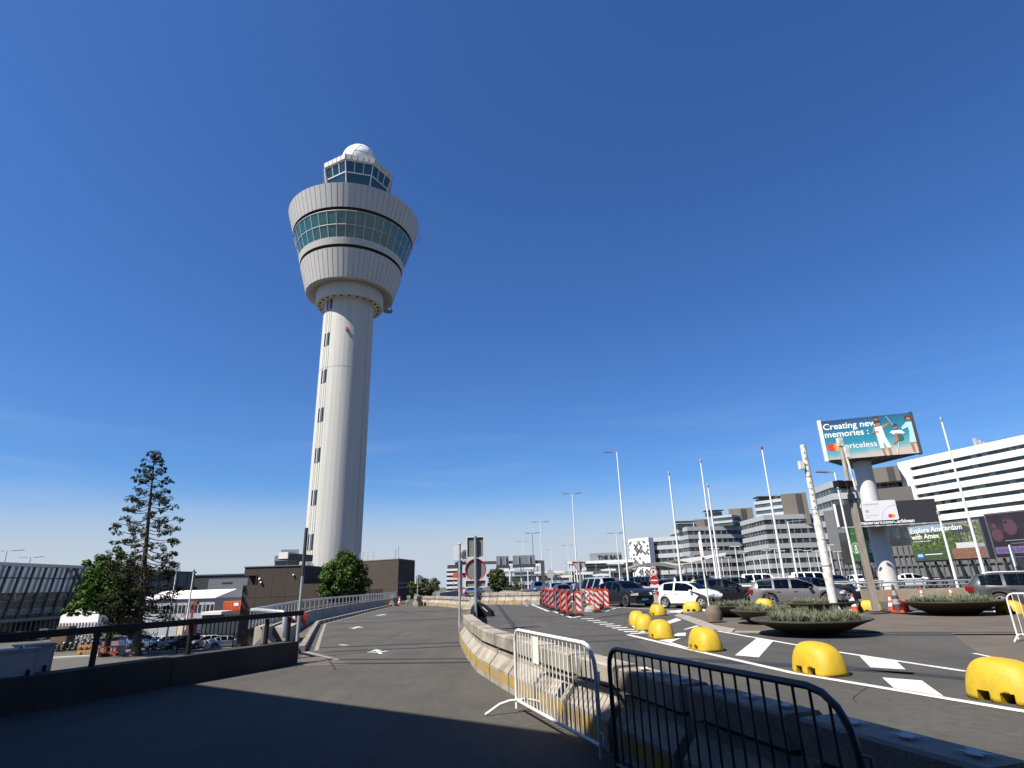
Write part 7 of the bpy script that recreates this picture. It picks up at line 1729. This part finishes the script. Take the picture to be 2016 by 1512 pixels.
# green bottles
t, F, L, Hh, pic = picture(((1680, 1107), (1735, 1104), (1724, 1036), (1672, 1040)), 66, 'billboard with two green bottles partly behind the billboard column', M('print_bottle_ground', (.008, .03, .012), .5), legs=3)
for u0 in (.22, .74):
    w = MB(); s = L * .20
    prof = [(-.9, .02), (-.9, .50), (-.75, .62), (-.42, .76), (-.36, .98), (.36, .98), (.42, .76), (.75, .62), (.9, .50), (.9, .02)]
    w.fprism(F, [(L * u0 + x * s, Hh * y) for x, y in prof], .04, .06); w.mi = 1; w.fbox(F, L * u0 - s * .38, L * u0 + s * .38, Hh * .80, Hh * .86, .06, .066); w.mi = 2; disc(w, F, L * u0, Hh * .40, s * .78, .068, 20, Hh * .17); w.mi = 1; disc(w, F, L * u0, Hh * .40, s * .6, .072, 20, Hh * .14)
    w.build('printed_bottle', [print_mat('bottle_green_%d' % int(u0 * 100), [(.006, .035, .008), (.015, .075, .018), (.04, .14, .035)], 3, u0, (6, 6, 1)), M('bottle_light', (.06, .16, .05), .5), M('bottle_label', (.30, .34, .26), .5)], pic)
    w = MB(); text_mb('CIDI', Hh * .12, Fr(F.p(L * u0 + s * .28, Hh * .26), (0, 0, 1), -F.u, F.w), w, .02, depth=.078); w.build('lettering', lw, pic)
w = MB(); w.fprism(F, [(-1.3, -.2), (-.1, -.1), (-.1, Hh * .65), (-1.3, Hh * .62)], -1.2, -.1); w.build('dark_side', blackm, t)
# dark screen
t, F, L, Hh, pic = picture(((1963, 1096), (2090, 1090), (2070, 1006), (1940, 1014)), 58, 'big dark video screen with dancers and a lilac caption strip at the right edge', print_mat('screen_print', [(.008, .007, .011), (.015, .010, .018), (.05, .025, .045)], 2.2, 4), frame_m=M('screen_frame', (.11, .115, .12), .6))
w = MB(); w.fbox(F, L * .02, L * .98, Hh * .06, Hh * .22, .04, .06); w.build('caption_strip', M('lilac', (.13, .10, .22), .5), pic); w = MB(); text_mb('DINE & DANCE', Hh * .11, Fr(F.p(L * .06, Hh * .10), F.u), w, .01, depth=.07); w.build('caption_lettering', M('violet_dark', (.07, .04, .16), .5), pic)
w = MB()
for uu, vv, r0 in ((.12, .50, .12), (.10, .72, .05), (.36, .66, .14), (.30, .80, .04), (.7, .6, .16)): disc(w, F, L * uu, Hh * vv, Hh * r0, .046, 14, Hh * r0 * 1.3)
w.build('printed_dancers', M('dancer_pink', (.07, .03, .045), .6), pic); w = MB(); w.fbox(F, L * .22, L * .9, Hh * .35, Hh * .365, .05, .06); w.fbox(F, L * .3, L * .8, Hh * .28, Hh * .29, .05, .06); w.build('caption_line', M('caption_grey', (.25, .24, .28), .5), pic)
p = D(1995, 1105, 46); t = thing('keep_sign', 'white narrow sign board on a post in front of the dark screen', 'sign', (p.x, p.y, -1.5)); z = D(1990, 1076, 46).z; w = MB(); w.tube([(p.x, p.y, -1.5), (p.x, p.y, z)], .05, 6); w.build('pole', galv_f, t); w = MB(); w.fbox(Fr((p.x, p.y - .1, z), (.8, .6, 0)), -.2, .2, -1.1, .1, -.03, .03); w.build('board', white_p, t)
